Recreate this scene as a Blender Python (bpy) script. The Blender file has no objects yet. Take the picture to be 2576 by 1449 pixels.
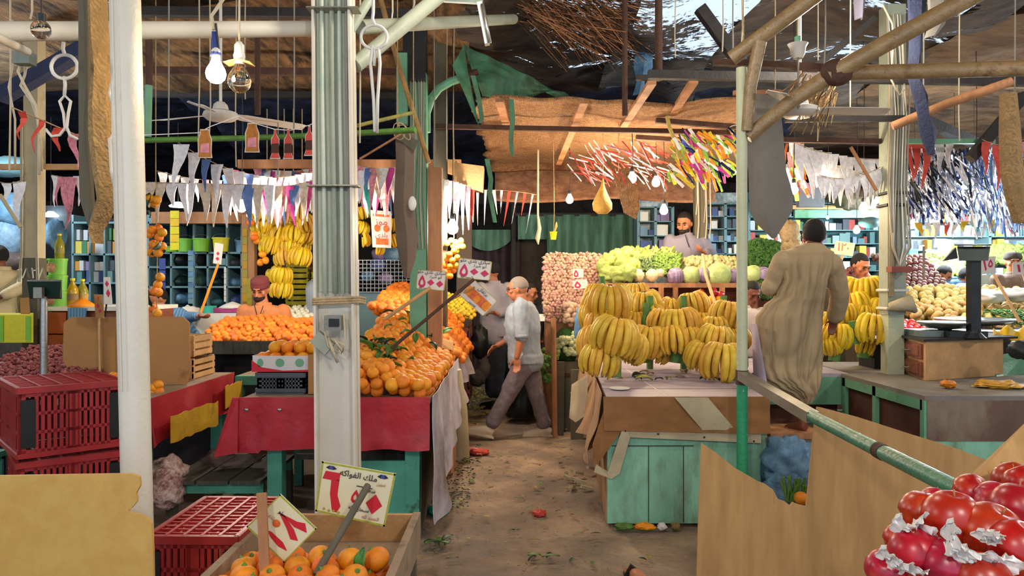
import bpy, math, random
from mathutils import Vector, Matrix, noise as mnoise
V = Vector
R = random.Random(11)
S = bpy.context.scene
C = S.collection
F, CX, HY, H = 1900.0, 1288.0, 715.0, 1.6
def P(px, py, Y):
    """the point at distance Y that the photograph shows at (px, py)"""
    return V(((px-CX)/F*Y, Y, H-(py-HY)/F*Y))
# ---------------------------------------------------------------- camera, world, exposure
cam = bpy.data.objects.new('camera', bpy.data.cameras.new('camera')); C.objects.link(cam)
cam.location = (0, 0, H); cam.rotation_euler = (math.pi/2, 0, 0)
cam.data.sensor_width = 36; cam.data.lens = F/2576*36
cam.data.shift_y = -(724.5-HY)/2576
cam.data.clip_end = 200; S.camera = cam
S.view_settings.view_transform = 'Standard'; S.view_settings.look = 'None'
S.view_settings.gamma = 1; S.view_settings.use_curve_mapping = False
S.view_settings.exposure = 0.22
S.cycles.max_bounces = 5; S.cycles.diffuse_bounces = 3; S.cycles.glossy_bounces = 2
S.cycles.transparent_max_bounces = 10; S.cycles.transmission_bounces = 4
S.cycles.caustics_reflective = False; S.cycles.caustics_refractive = False
S.cycles.sample_clamp_indirect = 4
W = bpy.data.worlds.new('sky'); S.world = W; W.use_nodes = True
bg = W.node_tree.nodes['Background']
bg.inputs[0].default_value = (0.62, 0.78, 1.0, 1); bg.inputs[1].default_value = 1.15
def lamp(x, y, z, w, col=(1, .8, .58), size=.15):
    """a bare point light without a fitting, added to light the stalls"""
    d = bpy.data.lights.new('lamp', 'POINT'); d.energy = w; d.color = col; d.shadow_soft_size = size
    o = bpy.data.objects.new('lamp', d); C.objects.link(o); o.location = (x, y, z)
# unseen lights added: shop light from behind the camera, fill over aisle and stalls
lamp(-0.9, -0.9, 3.0, 120, (1, .93, .84)); lamp(1.3, -0.7, 3.0, 145, (1, .92, .82)); lamp(-4.4, 2.2, 3.2, 110, (1, .94, .86)); lamp(.1, 3.6, 3.4, 60, (1, .9, .76))
lamp(4.8, 2.6, 3.2, 120, (1, .92, .82)); lamp(-5.8, 7.4, 3.2, 200, (.86, .95, 1)); lamp(8.2, 8.6, 3.2, 300, (.92, .97, 1)); lamp(2.2, 5.2, 3.3, 45, (1, .9, .76))
# ---------------------------------------------------------------- mesh builder
ORG = {}
class MB:
    def __init__(s): s.v = []; s.f = []; s.k = []; s.m = 0
    def add(s, vs, fs):
        b = len(s.v); s.v += [V(p) for p in vs]; s.f += [[b+i for i in f] for f in fs]; s.k += [s.m]*len(fs); return s
    def box(s, c, d, rot=None):
        c = V(c); x, y, z = d[0]/2, d[1]/2, d[2]/2
        vs = [V((i*x, j*y, k*z)) for k in (-1, 1) for j in (-1, 1) for i in (-1, 1)]
        if rot is not None: vs = [rot @ v for v in vs]
        return s.add([c+v for v in vs], [(0, 2, 3, 1), (4, 5, 7, 6), (0, 1, 5, 4), (2, 6, 7, 3), (0, 4, 6, 2), (1, 3, 7, 5)])
    def bb(s, a, b):
        a, b = V(a), V(b); return s.box((a+b)/2, [abs(q) for q in (b-a)])
    def bar(s, p, q, w, h, up=(0, 0, 1)):
        p, q = V(p), V(q); d = (q-p); L = d.length; d.normalize(); up = V(up)
        x = d.cross(up)
        if x.length < 1e-4: x = d.cross(V((0, 1, 0)))
        x.normalize(); u = x.cross(d)
        return s.box((p+q)/2, (w, L, h), Matrix((x, d, u)).transposed())
    def loft(s, rings, cap=True, closed=False):
        n = len(rings[0]); b = [p for r in rings for p in r]; fs = []
        m = len(rings)
        for i in range(m if closed else m-1):
            for j in range(n):
                a0, a1 = i*n+j, i*n+(j+1) % n; i2 = (i+1) % m
                fs.append((a0, a1, i2*n+(j+1) % n, i2*n+j))
        if cap and not closed: fs.append(tuple(range(n-1, -1, -1))); fs.append(tuple((m-1)*n+j for j in range(n)))
        return s.add(b, fs)
    def tube(s, pts, r, n=8, cap=True, closed=False, asp=1.0, up=None):
        pts = [V(p) for p in pts]; m = len(pts); rings = []; pr = None
        for i, p in enumerate(pts):
            a = pts[(i-1) % m] if (closed or i) else p; b = pts[(i+1) % m] if (closed or i < m-1) else p
            d = (b-a).normalized()
            if pr is None:
                pr = V(up) if up else V((0, 0, 1) if abs(d.z) < .9 else (1, 0, 0))
            x = pr - d*pr.dot(d)
            if x.length < 1e-5: x = d.orthogonal()
            x.normalize(); pr = x; y = d.cross(x)
            rr = r[i] if isinstance(r, (list, tuple)) else r
            rings.append([p + x*(math.cos(t)*rr) + y*(math.sin(t)*rr*asp) for t in [2*math.pi*j/n for j in range(n)]])
        return s.loft(rings, cap, closed)
    def lathe(s, prof, c=(0, 0, 0), n=16, rot=None, sx=1, sy=1, cap=True):
        c = V(c); rings = []
        for r, z in prof:
            ring = [V((math.cos(t)*r*sx, math.sin(t)*r*sy, z)) for t in [2*math.pi*j/n for j in range(n)]]
            rings.append([c+(rot @ p if rot is not None else p) for p in ring])
        return s.loft(rings, cap)
    def ball(s, c, r, nu=12, nv=8, rot=None):
        r = (r, r, r) if not isinstance(r, (list, tuple)) else r
        c = V(c); vs = []; fs = []
        def q(a, b):
            p = V((math.cos(a)*math.sin(b)*r[0], math.sin(a)*math.sin(b)*r[1], math.cos(b)*r[2])); return c+(rot @ p if rot is not None else p)
        vs.append(q(0, 0))
        for i in range(1, nv): vs += [q(2*math.pi*j/nu, math.pi*i/nv) for j in range(nu)]
        vs.append(q(0, math.pi)); L = len(vs)-1
        for j in range(nu): fs.append((0, 1+j, 1+(j+1) % nu)); fs.append((L, L-nu+(j+1) % nu, L-nu+j))
        for i in range(nv-2):
            for j in range(nu): a = 1+i*nu; fs.append((a+j, a+nu+j, a+nu+(j+1) % nu, a+(j+1) % nu))
        return s.add(vs, fs)
    def prism(s, pts, t):
        """flat outline (world points) given the thickness vector t"""
        pts = [V(p) for p in pts]; t = V(t); n = len(pts)
        return s.add(pts+[p+t for p in pts], [tuple(range(n)), tuple(range(2*n-1, n-1, -1))]+[(i, n+i, n+(i+1) % n, (i+1) % n) for i in range(n)])
    def grid(s, fn, nu, nv, t=None):
        """surface fn(u, v); t = thickness vector"""
        vs = [V(fn(i/nu, j/nv)) for j in range(nv+1) for i in range(nu+1)]; w = nu+1
        fs = [(j*w+i, j*w+i+1, (j+1)*w+i+1, (j+1)*w+i) for j in range(nv) for i in range(nu)]
        if t is None: return s.add(vs, fs)
        t = V(t); N = len(vs); g = [tuple(N+i for i in reversed(f)) for f in fs]
        e = [(i, N+i, N+i+1, i+1) for i in range(nu)]+[(nv*w+i+1, N+nv*w+i+1, N+nv*w+i, nv*w+i) for i in range(nu)]
        e += [((j+1)*w, N+(j+1)*w, N+j*w, j*w) for j in range(nv)]+[(j*w+nu, N+j*w+nu, N+(j+1)*w+nu, (j+1)*w+nu) for j in range(nv)]
        return s.add(vs+[v+t for v in vs], fs+g+e)
    def build(s, name, mt, parent=None, smooth=False, label=None, cat=None, group=None, kind=None, org=None):
        if not s.v: s.v = [V((0, 0, 0))]
        if parent is not None: o0 = ORG[parent.name]
        elif org is not None: o0 = V(org)
        else:
            xs = [p.x for p in s.v]; ys = [p.y for p in s.v]; o0 = V(((min(xs)+max(xs))/2, (min(ys)+max(ys))/2, min(p.z for p in s.v)))
        me = bpy.data.meshes.new(name); me.from_pydata([p-o0 for p in s.v], [], s.f)
        for m_ in (mt if isinstance(mt, (list, tuple)) else [mt]): me.materials.append(m_)
        me.polygons.foreach_set('material_index', s.k)
        me.polygons.foreach_set('use_smooth', [bool(smooth)]*len(s.f)); me.update()
        o = bpy.data.objects.new(name, me); C.objects.link(o)
        if parent is not None: o.parent = parent
        else: o.location = o0
        ORG[o.name] = o0
        if smooth == 'auto': sharp(me)
        tag(o, label, cat, group, kind); return o
def sharp(me, ang=math.radians(42)):
    try: me.set_sharp_from_angle(angle=ang)
    except Exception: pass
def tag(o, label=None, cat=None, group=None, kind=None):
    if label: o['label'] = label
    if cat: o['category'] = cat
    if group: o['group'] = group
    if kind: o['kind'] = kind
    return o
def thing(name, label, cat, loc, group=None, kind=None):
    o = bpy.data.objects.new(name, None); C.objects.link(o); o.location = V(loc); o.empty_display_size = .1
    ORG[o.name] = V(loc); return tag(o, label, cat, group, kind)
def dup(root, loc=None, rot=None, label=None, group=None, scale=None, parent=None):
    c = root.copy(); C.objects.link(c); ORG[c.name] = V(loc) if loc is not None else ORG[root.name]
    if parent is not None: c.parent = parent
    if loc is not None: c.location = loc
    if rot is not None: c.rotation_euler = rot
    if scale is not None: c.scale = (scale,)*3 if not isinstance(scale, (tuple, list)) else scale
    if label: c['label'] = label
    if group: c['group'] = group
    for ch in root.children:
        d = ch.copy(); C.objects.link(d); d.parent = c
        for g in ch.children: e = g.copy(); C.objects.link(e); e.parent = d
    return c
# ---------------------------------------------------------------- materials
def hx(h):
    if not isinstance(h, str): return tuple(h)[:3]
    h = h.lstrip('#'); c = [int(h[i:i+2], 16)/255 for i in (0, 2, 4)]
    return tuple(((q+.055)/1.055)**2.4 if q > .04045 else q/12.92 for q in c)
def mat(name, col, rough=.6, metal=0, var=.14, scale=7, bump=.15, bscale=40, dirt=None, damt=.5, dscale=3, dw=.08, col2=None, emit=0,
        ecol=None, stretch=(1, 1, 1), rnd=0, hole=None, trans=0, spec=.4, wave=None, alpha=None, sss=0):
    m = bpy.data.materials.new(name); m.use_nodes = True; N = m.node_tree.nodes; Lk = m.node_tree.links
    b = N['Principled BSDF']; b.inputs['Roughness'].default_value = rough; b.inputs['Metallic'].default_value = metal
    b.inputs['Specular IOR Level'].default_value = spec
    col = hx(col); tc = N.new('ShaderNodeTexCoord'); mp = N.new('ShaderNodeMapping'); mp.inputs['Scale'].default_value = stretch
    Lk.new(tc.outputs['Object'], mp.inputs['Vector'])
    def nz(sc, det=4, ro=.6):
        n = N.new('ShaderNodeTexNoise'); n.inputs['Scale'].default_value = sc; n.inputs['Detail'].default_value = det
        n.inputs['Roughness'].default_value = ro; Lk.new(mp.outputs['Vector'], n.inputs['Vector']); return n.outputs['Fac']
    def ramp(fac, lo, hi):
        r = N.new('ShaderNodeMapRange'); r.inputs['From Min'].default_value = lo; r.inputs['From Max'].default_value = hi
        Lk.new(fac, r.inputs['Value']); return r.outputs['Result']
    def mix(fac, a, c_):
        x = N.new('ShaderNodeMix'); x.data_type = 'RGBA'
        if isinstance(fac, float): x.inputs[0].default_value = fac
        else: Lk.new(fac, x.inputs[0])
        for i, q in ((6, a), (7, c_)):
            if isinstance(q, tuple): x.inputs[i].default_value = (*q, 1)
            else: Lk.new(q, x.inputs[i])
        return x.outputs[2]
    lo = tuple(q*(1-var) for q in col); hi = tuple(min(1, q*(1+var)) for q in (hx(col2) if col2 else col))
    if var or col2:
        out = mix(ramp(nz(scale), .3, .7), lo, hi)
        if wave:
            w = N.new('ShaderNodeTexWave'); w.inputs['Scale'].default_value = wave[0]; w.inputs['Distortion'].default_value = wave[1]
            w.bands_direction = wave[2]; w.inputs['Detail'].default_value = 3; Lk.new(mp.outputs['Vector'], w.inputs['Vector'])
            out = mix(w.outputs['Fac'], out, tuple(q*wave[3] for q in col))
        if rnd:
            oi = N.new('ShaderNodeObjectInfo'); hs = N.new('ShaderNodeHueSaturation'); Lk.new(out, hs.inputs['Color'])
            r1 = N.new('ShaderNodeMapRange'); r1.inputs['To Min'].default_value = .5-rnd*.12; r1.inputs['To Max'].default_value = .5+rnd*.12
            Lk.new(oi.outputs['Random'], r1.inputs['Value']); Lk.new(r1.outputs['Result'], hs.inputs['Hue'])
            m2 = N.new('ShaderNodeMath'); m2.operation = 'MULTIPLY'; m2.inputs[1].default_value = 7.31; Lk.new(oi.outputs['Random'], m2.inputs[0])
            m3 = N.new('ShaderNodeMath'); m3.operation = 'FRACT'; Lk.new(m2.outputs[0], m3.inputs[0])
            r2 = N.new('ShaderNodeMapRange'); r2.inputs['To Min'].default_value = 1-rnd; r2.inputs['To Max'].default_value = 1+rnd*.6
            Lk.new(m3.outputs[0], r2.inputs['Value']); Lk.new(r2.outputs['Result'], hs.inputs['Value']); out = hs.outputs['Color']
        if dirt: out = mix(ramp(nz(dscale, 8, .72), 1-damt-dw, 1-damt+dw), out, hx(dirt))
        Lk.new(out, b.inputs['Base Color'])
    else: b.inputs['Base Color'].default_value = (*col, 1)
    if bump:
        bp = N.new('ShaderNodeBump'); bp.inputs['Strength'].default_value = bump; bp.inputs['Distance'].default_value = .02
        Lk.new(nz(bscale, 3), bp.inputs['Height']); Lk.new(bp.outputs['Normal'], b.inputs['Normal'])
    if emit:
        b.inputs['Emission Color'].default_value = (*hx(ecol or col), 1); b.inputs['Emission Strength'].default_value = emit
    if trans: b.inputs['Transmission Weight'].default_value = trans; b.inputs['IOR'].default_value = 1.45
    if alpha is not None: b.inputs['Alpha'].default_value = alpha
    if sss: b.inputs['Subsurface Weight'].default_value = sss; b.inputs['Subsurface Radius'].default_value = (.02, .008, .004)
    if hole:
        t = N.new('ShaderNodeMath'); t.operation = 'LESS_THAN'; t.inputs[1].default_value = hole[1]
        hn = nz(hole[0], 6, .7); h2 = nz(hole[2], 2, .5)
        a_ = N.new('ShaderNodeMath'); a_.operation = 'ADD'; Lk.new(hn, a_.inputs[0]); Lk.new(h2, a_.inputs[1]); Lk.new(a_.outputs[0], t.inputs[0])
        Lk.new(t.outputs[0], b.inputs['Alpha'])
    return m
M = {}
def D(k, *a, **kw): M[k] = mat(k, *a, **kw)
D('dirt_floor', '#8c7a69', .95, var=.25, scale=2.2, bump=.8, bscale=26, dirt='#7d7064', damt=.47, dscale=1.5, dw=.08, col2='#a18b74')
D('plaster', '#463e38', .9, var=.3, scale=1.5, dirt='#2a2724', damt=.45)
D('straw', '#64492c', .95, var=.45, scale=9, bump=1, bscale=60, stretch=(1, .25, 1), dirt='#2c1e12', damt=.45, dscale=6, col2='#7d5d38')
D('straw_dark', '#453422', .95, var=.45, scale=7, bump=1, bscale=60, stretch=(.3, 1, 1), dirt='#241a12', damt=.45, dscale=3, col2='#5e4830')
D('mat_weave', '#a67850', .92, var=.35, scale=26, bump=1, bscale=70, wave=(26, 6, 'X', .45), stretch=(1, 1, 1), dirt='#7c4c2b', damt=.4, dscale=2, col2='#c69a6a')
D('mat_lower', '#a06d50', .92, var=.3, scale=8, bump=.5, bscale=90, dirt='#80503a', damt=.4, dscale=1.6, col2='#b98763')
D('black_tarp', '#1a1c26', .38, var=.5, scale=4, bump=1, bscale=9, dirt='#454c66', damt=.36, dscale=5, col2='#2b3044', spec=.6)
D('net', '#332c28', .9, var=.4, scale=6, bump=.6, hole=(14, 1.19, 1.8), col2='#4c4036', stretch=(.5, 1.5, 1))
D('net_open', '#3c3836', .9, var=.4, scale=6, bump=.6, hole=(26, 1.06, 2.0), col2='#5a5450', stretch=(.5, 1.6, 1))
D('straw_holed', '#6b4f30', .95, var=.4, scale=8, bump=1, bscale=60, hole=(30, 1.26, 1.1), dirt='#3e2c1a', damt=.4, stretch=(.6, 1.3, 1))
D('green_tarp', '#3f7a58', .62, var=.3, scale=3, bump=.5, bscale=12, dirt='#4e4c32', damt=.44, dscale=2.2, dw=.16, col2='#54916c')
D('green_curtain', '#5f8c78', .7, var=.25, scale=4, bump=.8, bscale=7, dirt='#456b5b', damt=.42, dscale=2.4, stretch=(2.4, 1, .5))
D('dark_curtain', '#40343a', .8, var=.25, scale=2, bump=.5, bscale=6)
D('white_paint', '#d6d2c3', .45, var=.05, scale=5, bump=.12, bscale=60, dirt='#b3a892', damt=.3, dscale=7)
D('white_chipped', '#d9d6c8', .45, var=.05, scale=5, bump=.15, bscale=60, dirt='#3e3a33', damt=.19, dscale=14, dw=.02)
D('pale_green', '#c3cbbb', .45, var=.07, scale=3, bump=.1, dirt='#97b3a0', damt=.4, dscale=3, dw=.15)
D('grey_green', '#98a08e', .5, var=.15, scale=5, bump=.15, dirt='#6e705e', damt=.36)
D('teal', '#4f9c84', .55, var=.16, scale=4, bump=.2, dirt='#2e4a3a', damt=.36, dscale=6, dw=.05)
D('teal_stained', '#86bfa4', .6, var=.12, scale=4, bump=.2, dirt='#5c5b3a', damt=.36, dscale=2.6, dw=.14, stretch=(2, 2, .7))
D('teal_chipped', '#2f9a6c', .5, var=.12, scale=4, bump=.25, dirt='#c8cdb8', damt=.34, dscale=13, dw=.03)
D('pipe_green', '#3d7a60', .4, var=.2, scale=5, bump=.2, dirt='#245043', damt=.4, dscale=14, spec=.6)
D('post_speckled', '#b9bf9f', .5, var=.08, scale=5, bump=.25, dirt='#54503c', damt=.27, dscale=16, dw=.02)
D('green_paint', '#6ba381', .5, var=.14, scale=4, bump=.15, dirt='#54634a', damt=.34, dscale=6)
D('pole_brown', '#8d7550', .42, var=.25, scale=6, bump=.3, dirt='#5a4128', damt=.38, dscale=9, stretch=(1, 1, 1), spec=.6)
D('bark', '#a58658', .9, var=.3, scale=9, bump=1, bscale=35, wave=(24, 12, 'DIAGONAL', .75), dirt='#5e452b', damt=.36, dscale=5)
D('grey_wood', '#5f5a4b', .85, var=.2, scale=5, bump=.4, stretch=(1, 1, .2))
D('navy', '#2c3450', .8, var=.2, bump=.5)
D('rust', '#4c3428', .8, var=.3, scale=8, bump=.4, dirt='#3a211a', damt=.4)
D('dark_beam', '#33302f', .75, var=.25, scale=6, bump=.3)
D('wood', '#9b6a42', .7, var=.25, scale=5, bump=.35, stretch=(1, 1, .25), dirt='#5b3a22', damt=.34, col2='#b5825a')
D('wood_pale', '#c39a68', .7, var=.2, scale=6, bump=.3, dirt='#7a5836', damt=.32)
D('wood_red', '#7c4634', .6, var=.2, scale=7, bump=.3, dirt='#4e2b20', damt=.35, stretch=(1, 1, 4))
D('wood_tray', '#93806a', .75, var=.15, scale=6, bump=.25, dirt='#6e5b45', damt=.38, dscale=8)
D('plank_grey', '#56574e', .8, var=.25, scale=7, bump=.4, stretch=(4, .5, 1), dirt='#33362f', damt=.4)
D('plywood', '#b38a55', .75, var=.1, scale=2.5, bump=.12, bscale=90, stretch=(5, 5, .7), dirt='#8a6238', damt=.3, dscale=5, col2='#c29a62')
D('board_yellow', '#c9a350', .6, var=.1, scale=2, bump=.1, dirt='#b17f3c', damt=.42, dscale=2.2, dw=.2, col2='#cfae62')
D('cardboard', '#a97c4a', .85, var=.08, scale=3, bump=.1, dirt='#7b5632', damt=.33, dscale=4)
D('red_plastic', '#9c2526', .4, var=.1, scale=6, bump=.06, dirt='#6f1f1d', damt=.34, dscale=5, spec=.5)
D('black_plastic', '#191b1c', .45, var=.2, scale=6, bump=.06)
D('grey_plastic', '#4b5256', .5, var=.15, scale=6, bump=.06)
D('red_cloth', '#b3222f', .5, var=.12, scale=3, bump=.35, bscale=9, dirt='#8d1a26', damt=.4, dscale=3, dw=.15, spec=.5)
D('yellow_cloth', '#c79a22', .55, var=.12, scale=5, bump=.4, bscale=12, dirt='#97711a', damt=.36)
D('white_tarp', '#b5b0ba', .6, var=.12, scale=3, bump=.5, bscale=9, dirt='#7f7068', damt=.42, dscale=2, dw=.12, col2='#cfc9d6')
D('tarp_brown', '#8e6238', .8, var=.2, scale=4, bump=.5, bscale=14, dirt='#5e4126', damt=.36)
D('tarp_red_brown', '#84452a', .8, var=.2, scale=4, bump=.5, bscale=14)
D('canvas', '#ab8763', .85, var=.2, scale=4, bump=.7, bscale=12, stretch=(1.5, 1.5, .5), dirt='#7d5d3f', damt=.4)
D('canvas_pale', '#b6aa8a', .8, var=.12, scale=5, bump=.25, dirt='#8f7f5d', damt=.36)
D('grey_canvas', '#7e7a72', .8, var=.08, scale=2, bump=.2, dirt='#66594e', damt=.36, dscale=2, dw=.15)
D('brown_canvas', '#756455', .85, var=.12, scale=2, bump=.3, dirt='#5a483b', damt=.36)
D('counter_top', '#a99bab', .5, var=.1, scale=2, bump=.08, dirt='#8d746b', damt=.34, dscale=4, col2='#b5acb9')
D('steel', '#a9aaa6', .35, .85, var=.1, scale=6, bump=.1)
D('galvanised', '#8c8a7c', .4, .6, var=.2, scale=6, bump=.1)
D('white_plastic', '#dcdad0', .4, var=.05, bump=.04)
D('grey_metal', '#6f7a74', .45, .3, var=.15, bump=.1)
D('dark_metal', '#2b3033', .5, .3, var=.2, bump=.1)
D('dark_teal', '#123029', .45, var=.15, bump=.05)
D('cable_beige', '#b9ae94', .6, var=.1, bump=0)
D('cable_dark', '#2f2a28', .6, var=.1, bump=0)
D('cable_grey', '#8d8a80', .6, var=.1, bump=0)
D('rope', '#b29b76', .9, var=.25, scale=30, bump=.5, bscale=90)
D('orange', '#f08c0c', .42, var=.1, scale=20, bump=.35, bscale=320, rnd=.12, col2='#f59c1c', spec=.5)
D('orange_deep', '#e97c0c', .4, var=.1, scale=20, bump=.3, bscale=300, rnd=.14, col2='#f08c18', spec=.5)
D('lemon', '#efd23e', .45, var=.1, scale=20, bump=.2, bscale=200, rnd=.12)
D('stalk', '#5d8a3a', .6, var=.2, scale=20, bump=.2)
D('leaf', '#3a6428', .5, var=.3, scale=14, bump=.2, col2='#527d36', rnd=.2)
D('leaf_dark', '#1f3a1e', .5, var=.3, scale=14, bump=.2, rnd=.3)
D('leaf_dry', '#a08a4c', .8, var=.3, scale=14, bump=.2, rnd=.35)
D('banana', '#d2a32c', .5, var=.14, scale=12, bump=.1, rnd=.12, dirt='#6b4a1c', damt=.23, dscale=22, dw=.03, col2='#e3bb46')
D('banana_bright', '#e3bd27', .45, var=.14, scale=12, bump=.1, rnd=.12, dirt='#8b6a1c', damt=.2, dscale=22, dw=.03)
D('banana_tip', '#3b2b18', .8, var=.2)
D('banana_stalk', '#557f3c', .6, var=.25, scale=6, bump=.3, dirt='#25401d', damt=.36)
D('apple', '#a80f1e', .33, var=.2, scale=30, bump=0, rnd=.12, dirt='#d96a2c', damt=.31, dscale=7, dw=.16, stretch=(1, 1, .8), spec=.6)
D('paper', '#ebe7e2', .8, var=.04, bump=.25, bscale=50)
D('skin', '#b0714e', .5, var=.08, scale=12, bump=.05, sss=.08)
D('skin_dark', '#7c4934', .5, var=.08, scale=12, bump=.05, sss=.06)
D('hair', '#15100f', .7, var=.2, bump=.6, bscale=150)
D('hair_grey', '#84786e', .8, var=.1, bump=.3, bscale=150)
D('shirt_grey', '#8f99a2', .8, var=.08, scale=4, bump=.5, bscale=9)
D('trousers', '#75686c', .85, var=.12, scale=5, bump=.55, bscale=12)
D('trousers_dark', '#33373d', .85, var=.12, scale=5, bump=.4, bscale=12)
D('shoe', '#c3b199', .7, var=.1, bump=.15)
D('robe', '#a38e6c', .8, var=.05, scale=3, bump=.15, bscale=14)
D('robe_edge', '#b9afc4', .8, var=.06, scale=3, bump=.3)
D('robe_grey', '#7f7c8c', .8, var=.08, scale=4, bump=.5, bscale=10)
D('robe_cream', '#c2b18a', .8, var=.08, scale=4, bump=.5, bscale=10)
D('tunic_orange', '#c0784a', .8, var=.06, scale=4, bump=.5, bscale=10)
D('cap_red', '#6d3234', .85, var=.1, scale=10, bump=.5, bscale=120)
D('jacket', '#a5a1a8', .8, var=.08, scale=4, bump=.5, bscale=10)
D('blue_cloth', '#3f668a', .5, var=.25, scale=6, bump=.6, bscale=12, col2='#6b96b5')
def E(k, col, s): M[k] = mat(k, col, .5, var=0, bump=0, emit=s, ecol=col)
E('glow_warm', '#ffe2bc', 450); E('glow_near', '#ffdca8', 110); E('glow_cool', '#e2f0ff', 900); E('glow_green', '#8affd0', 200); E('glow_strong', '#ffeed8', 700); E('glow_tube', '#d8f0ff', 30)
M['clear_glass'] = mat('clear_glass', '#fff4e0', .03, var=0, bump=0, trans=1)
def col(k, h, rough=.55, **kw):
    if k not in M: D(k, h, rough, **{'var': .1, 'bump': .08, **kw})
    return M[k]
# ================================================================ the setting
def nz(x, y=0., z=0.): return mnoise.noise(V((x, y, z)))
MB().grid(lambda u, v: V((-13+26*u, -3+23*v, .022*nz((-13+26*u)*1.3, (-3+23*v)*1.3)+.012*nz((-13+26*u)*5, (-3+23*v)*5))), 150, 140).build('floor', M['dirt_floor'], smooth=True, kind='structure')
MB().bb((-13, 19, -.1), (14, 19.2, 5.2)).build('wall_back', M['plaster'], kind='structure')
MB().bb((-13.2, -3, -.1), (-13, 19.2, 5.2)).build('sky_block_left', M['plaster'], kind='structure')  # unseen side wall, added to keep the sky light out
MB().bb((14, -3, -.1), (14.2, 19.2, 5.2)).build('sky_block_right', M['plaster'], kind='structure')  # same on this side: out of view, added to block the sky
def roofing(x0, x1, y0, y1, z, mt, amp=.12, fq=.9, seed=0., nu=26, nv=26, dz=0.):
    """one sagging length of matting or sheet laid over the roof poles"""
    def fn(u, v):
        x, y = x0+(x1-x0)*u, y0+(y1-y0)*v
        return V((x+.05*nz(y*1.7, seed), y, z+dz*v+amp*nz(x*fq, y*fq, seed)-amp*.9*math.sin(math.pi*((y/1.6) % 1))*.5+.03*nz(x*5, y*5, seed)))
    MB().grid(fn, nu, nv).build('ceiling', M[mt], smooth=True, kind='structure')
# straw mats, old plastic and shade net, as patched together on the roof
for a in [(-13, -3.4, -3, 6.9, 4.15, 'straw_dark', .1), (-3.5, .2, -3, 6.9, 4.14, 'straw', .08), (0., 4.4, -3, 6.7, 4.16, 'straw', .06), (4.2, 14, -3, 7.2, 4.16, 'straw', .08),
          (-13, -4.6, 6., 9.6, 4.05, 'straw_dark', .12), (-4.8, -.4, 6.2, 9.3, 3.98, 'straw', .12), (-13, -4.2, 9., 19, 4.35, 'black_tarp', .25, .9, 4, 26, 26, -.5), (-4.4, .2, 8.8, 13, 4.3, 'black_tarp', .25, 1.1, 7, 26, 26, -.6),
          (-.5, 1.1, 6.1, 9.5, 4.02, 'net', .22, 1.1, 3), (1.0, 2.1, 5.8, 9.2, 3.98, 'net_open', .3, 1.2, 5), (2.0, 4.3, 5.8, 9.4, 4.0, 'net', .22, 1, 9), (4.2, 6.6, 6.5, 9.2, 4.0, 'straw_holed', .14, 1, 2), (6.4, 14, 6.5, 9.2, 4.05, 'straw', .14),
          (3.9, 14, 8.7, 12.6, 4.3, 'straw_dark', .18, .9, 0, 26, 26, -.4), (.1, 4.2, 9., 13, 4.3, 'black_tarp', .2, 1, 11, 26, 26, -.4), (-4.4, 4.2, 12.4, 19, 4.2, 'black_tarp', .2), (4, 14, 12.2, 19, 4.2, 'straw_dark', .2)]:
    roofing(*a)
# ------------------------------------------------ poles, pipes and beams
def tube_thing(name, pts, r, mt, label, cat, n=12, group=None, smooth='auto', **kw):
    return MB().tube(pts, r, n, **kw).build(name, M[mt], smooth=smooth, label=label, cat=cat, group=group)
def bar_thing(name, p, q, w, h, mt, label, cat, up=(0, 0, 1), group=None):
    return MB().bar(p, q, w, h, up).build(name, M[mt], label=label, cat=cat, group=group)
# the white post at the left
root = thing('steel_post', 'round white painted steel post beside the stack of red crates', 'post', (-1.28, 2.6, 0))
p0, p1 = V((-1.27, 2.6, 0)), V((-1.345, 2.6, 3.1))
MB().tube([p0, p0.lerp(p1, .33), p0.lerp(p1, .66), p1], .0505, 20).build('shaft', M['white_chipped'], root, smooth=True)
for z in (.004,): MB().box((-1.27, 2.6, .008), (.2, .2, .016)).build('base_plate', M['grey_metal'], root)
w = MB()
for i in range(2): w.tube([p0.lerp(p1, t)+V((-.018+.02*i, -.0500, 0)) for t in (.4, .95)], .003, 6)
w.build('weld_seam', M['white_paint'], root)
pt = MB(); pt.tube([p0.lerp(p1, .88+.075*t) for t in (0, .5, 1)], [.0512, .052, .0512], 20); pt.build('paint_patch', M['green_paint'], root, smooth=True, label='pale green overpainted patch')
# the wide channel column in the middle with its cables
root = thing('steel_column', 'wide pale green steel column in front of the orange table', 'column', (-.893, 3.9, 0))
def colx(px, z): return (px-CX)/F*3.9+(z-1.6)*-.004
c = MB(); xl, xr = -1.0, -.786
def colpt(x, y, z): return V((x-.022*(z/3.2)*(1 if x < -.9 else 1.9), y, z))
for (a, b_, y0, y1) in ((xl, xr, 3.9, 3.912), (xl, xl+.012, 3.84, 3.98), (xr-.012, xr, 3.84, 3.98)):
    vs = [colpt(x, y, z) for z in (0, 3.9) for y in (y0, y1) for x in (a, b_)]
    c.add(vs, [(0, 2, 3, 1), (4, 5, 7, 6), (0, 1, 5, 4), (2, 6, 7, 3), (0, 4, 6, 2), (1, 3, 7, 5)])
c.build('column_web', M['white_paint'], root)
c = MB(); c.add([colpt(x, y, z) for z in (1.56, 3.9) for y in (3.894, 3.899) for x in (xl+.014, xr-.014)], [(0, 2, 3, 1), (4, 5, 7, 6), (0, 1, 5, 4), (2, 6, 7, 3), (0, 4, 6, 2), (1, 3, 7, 5)]); c.build('upper_cover', M['pale_green'], root, label='pale green painted upper length')
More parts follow.
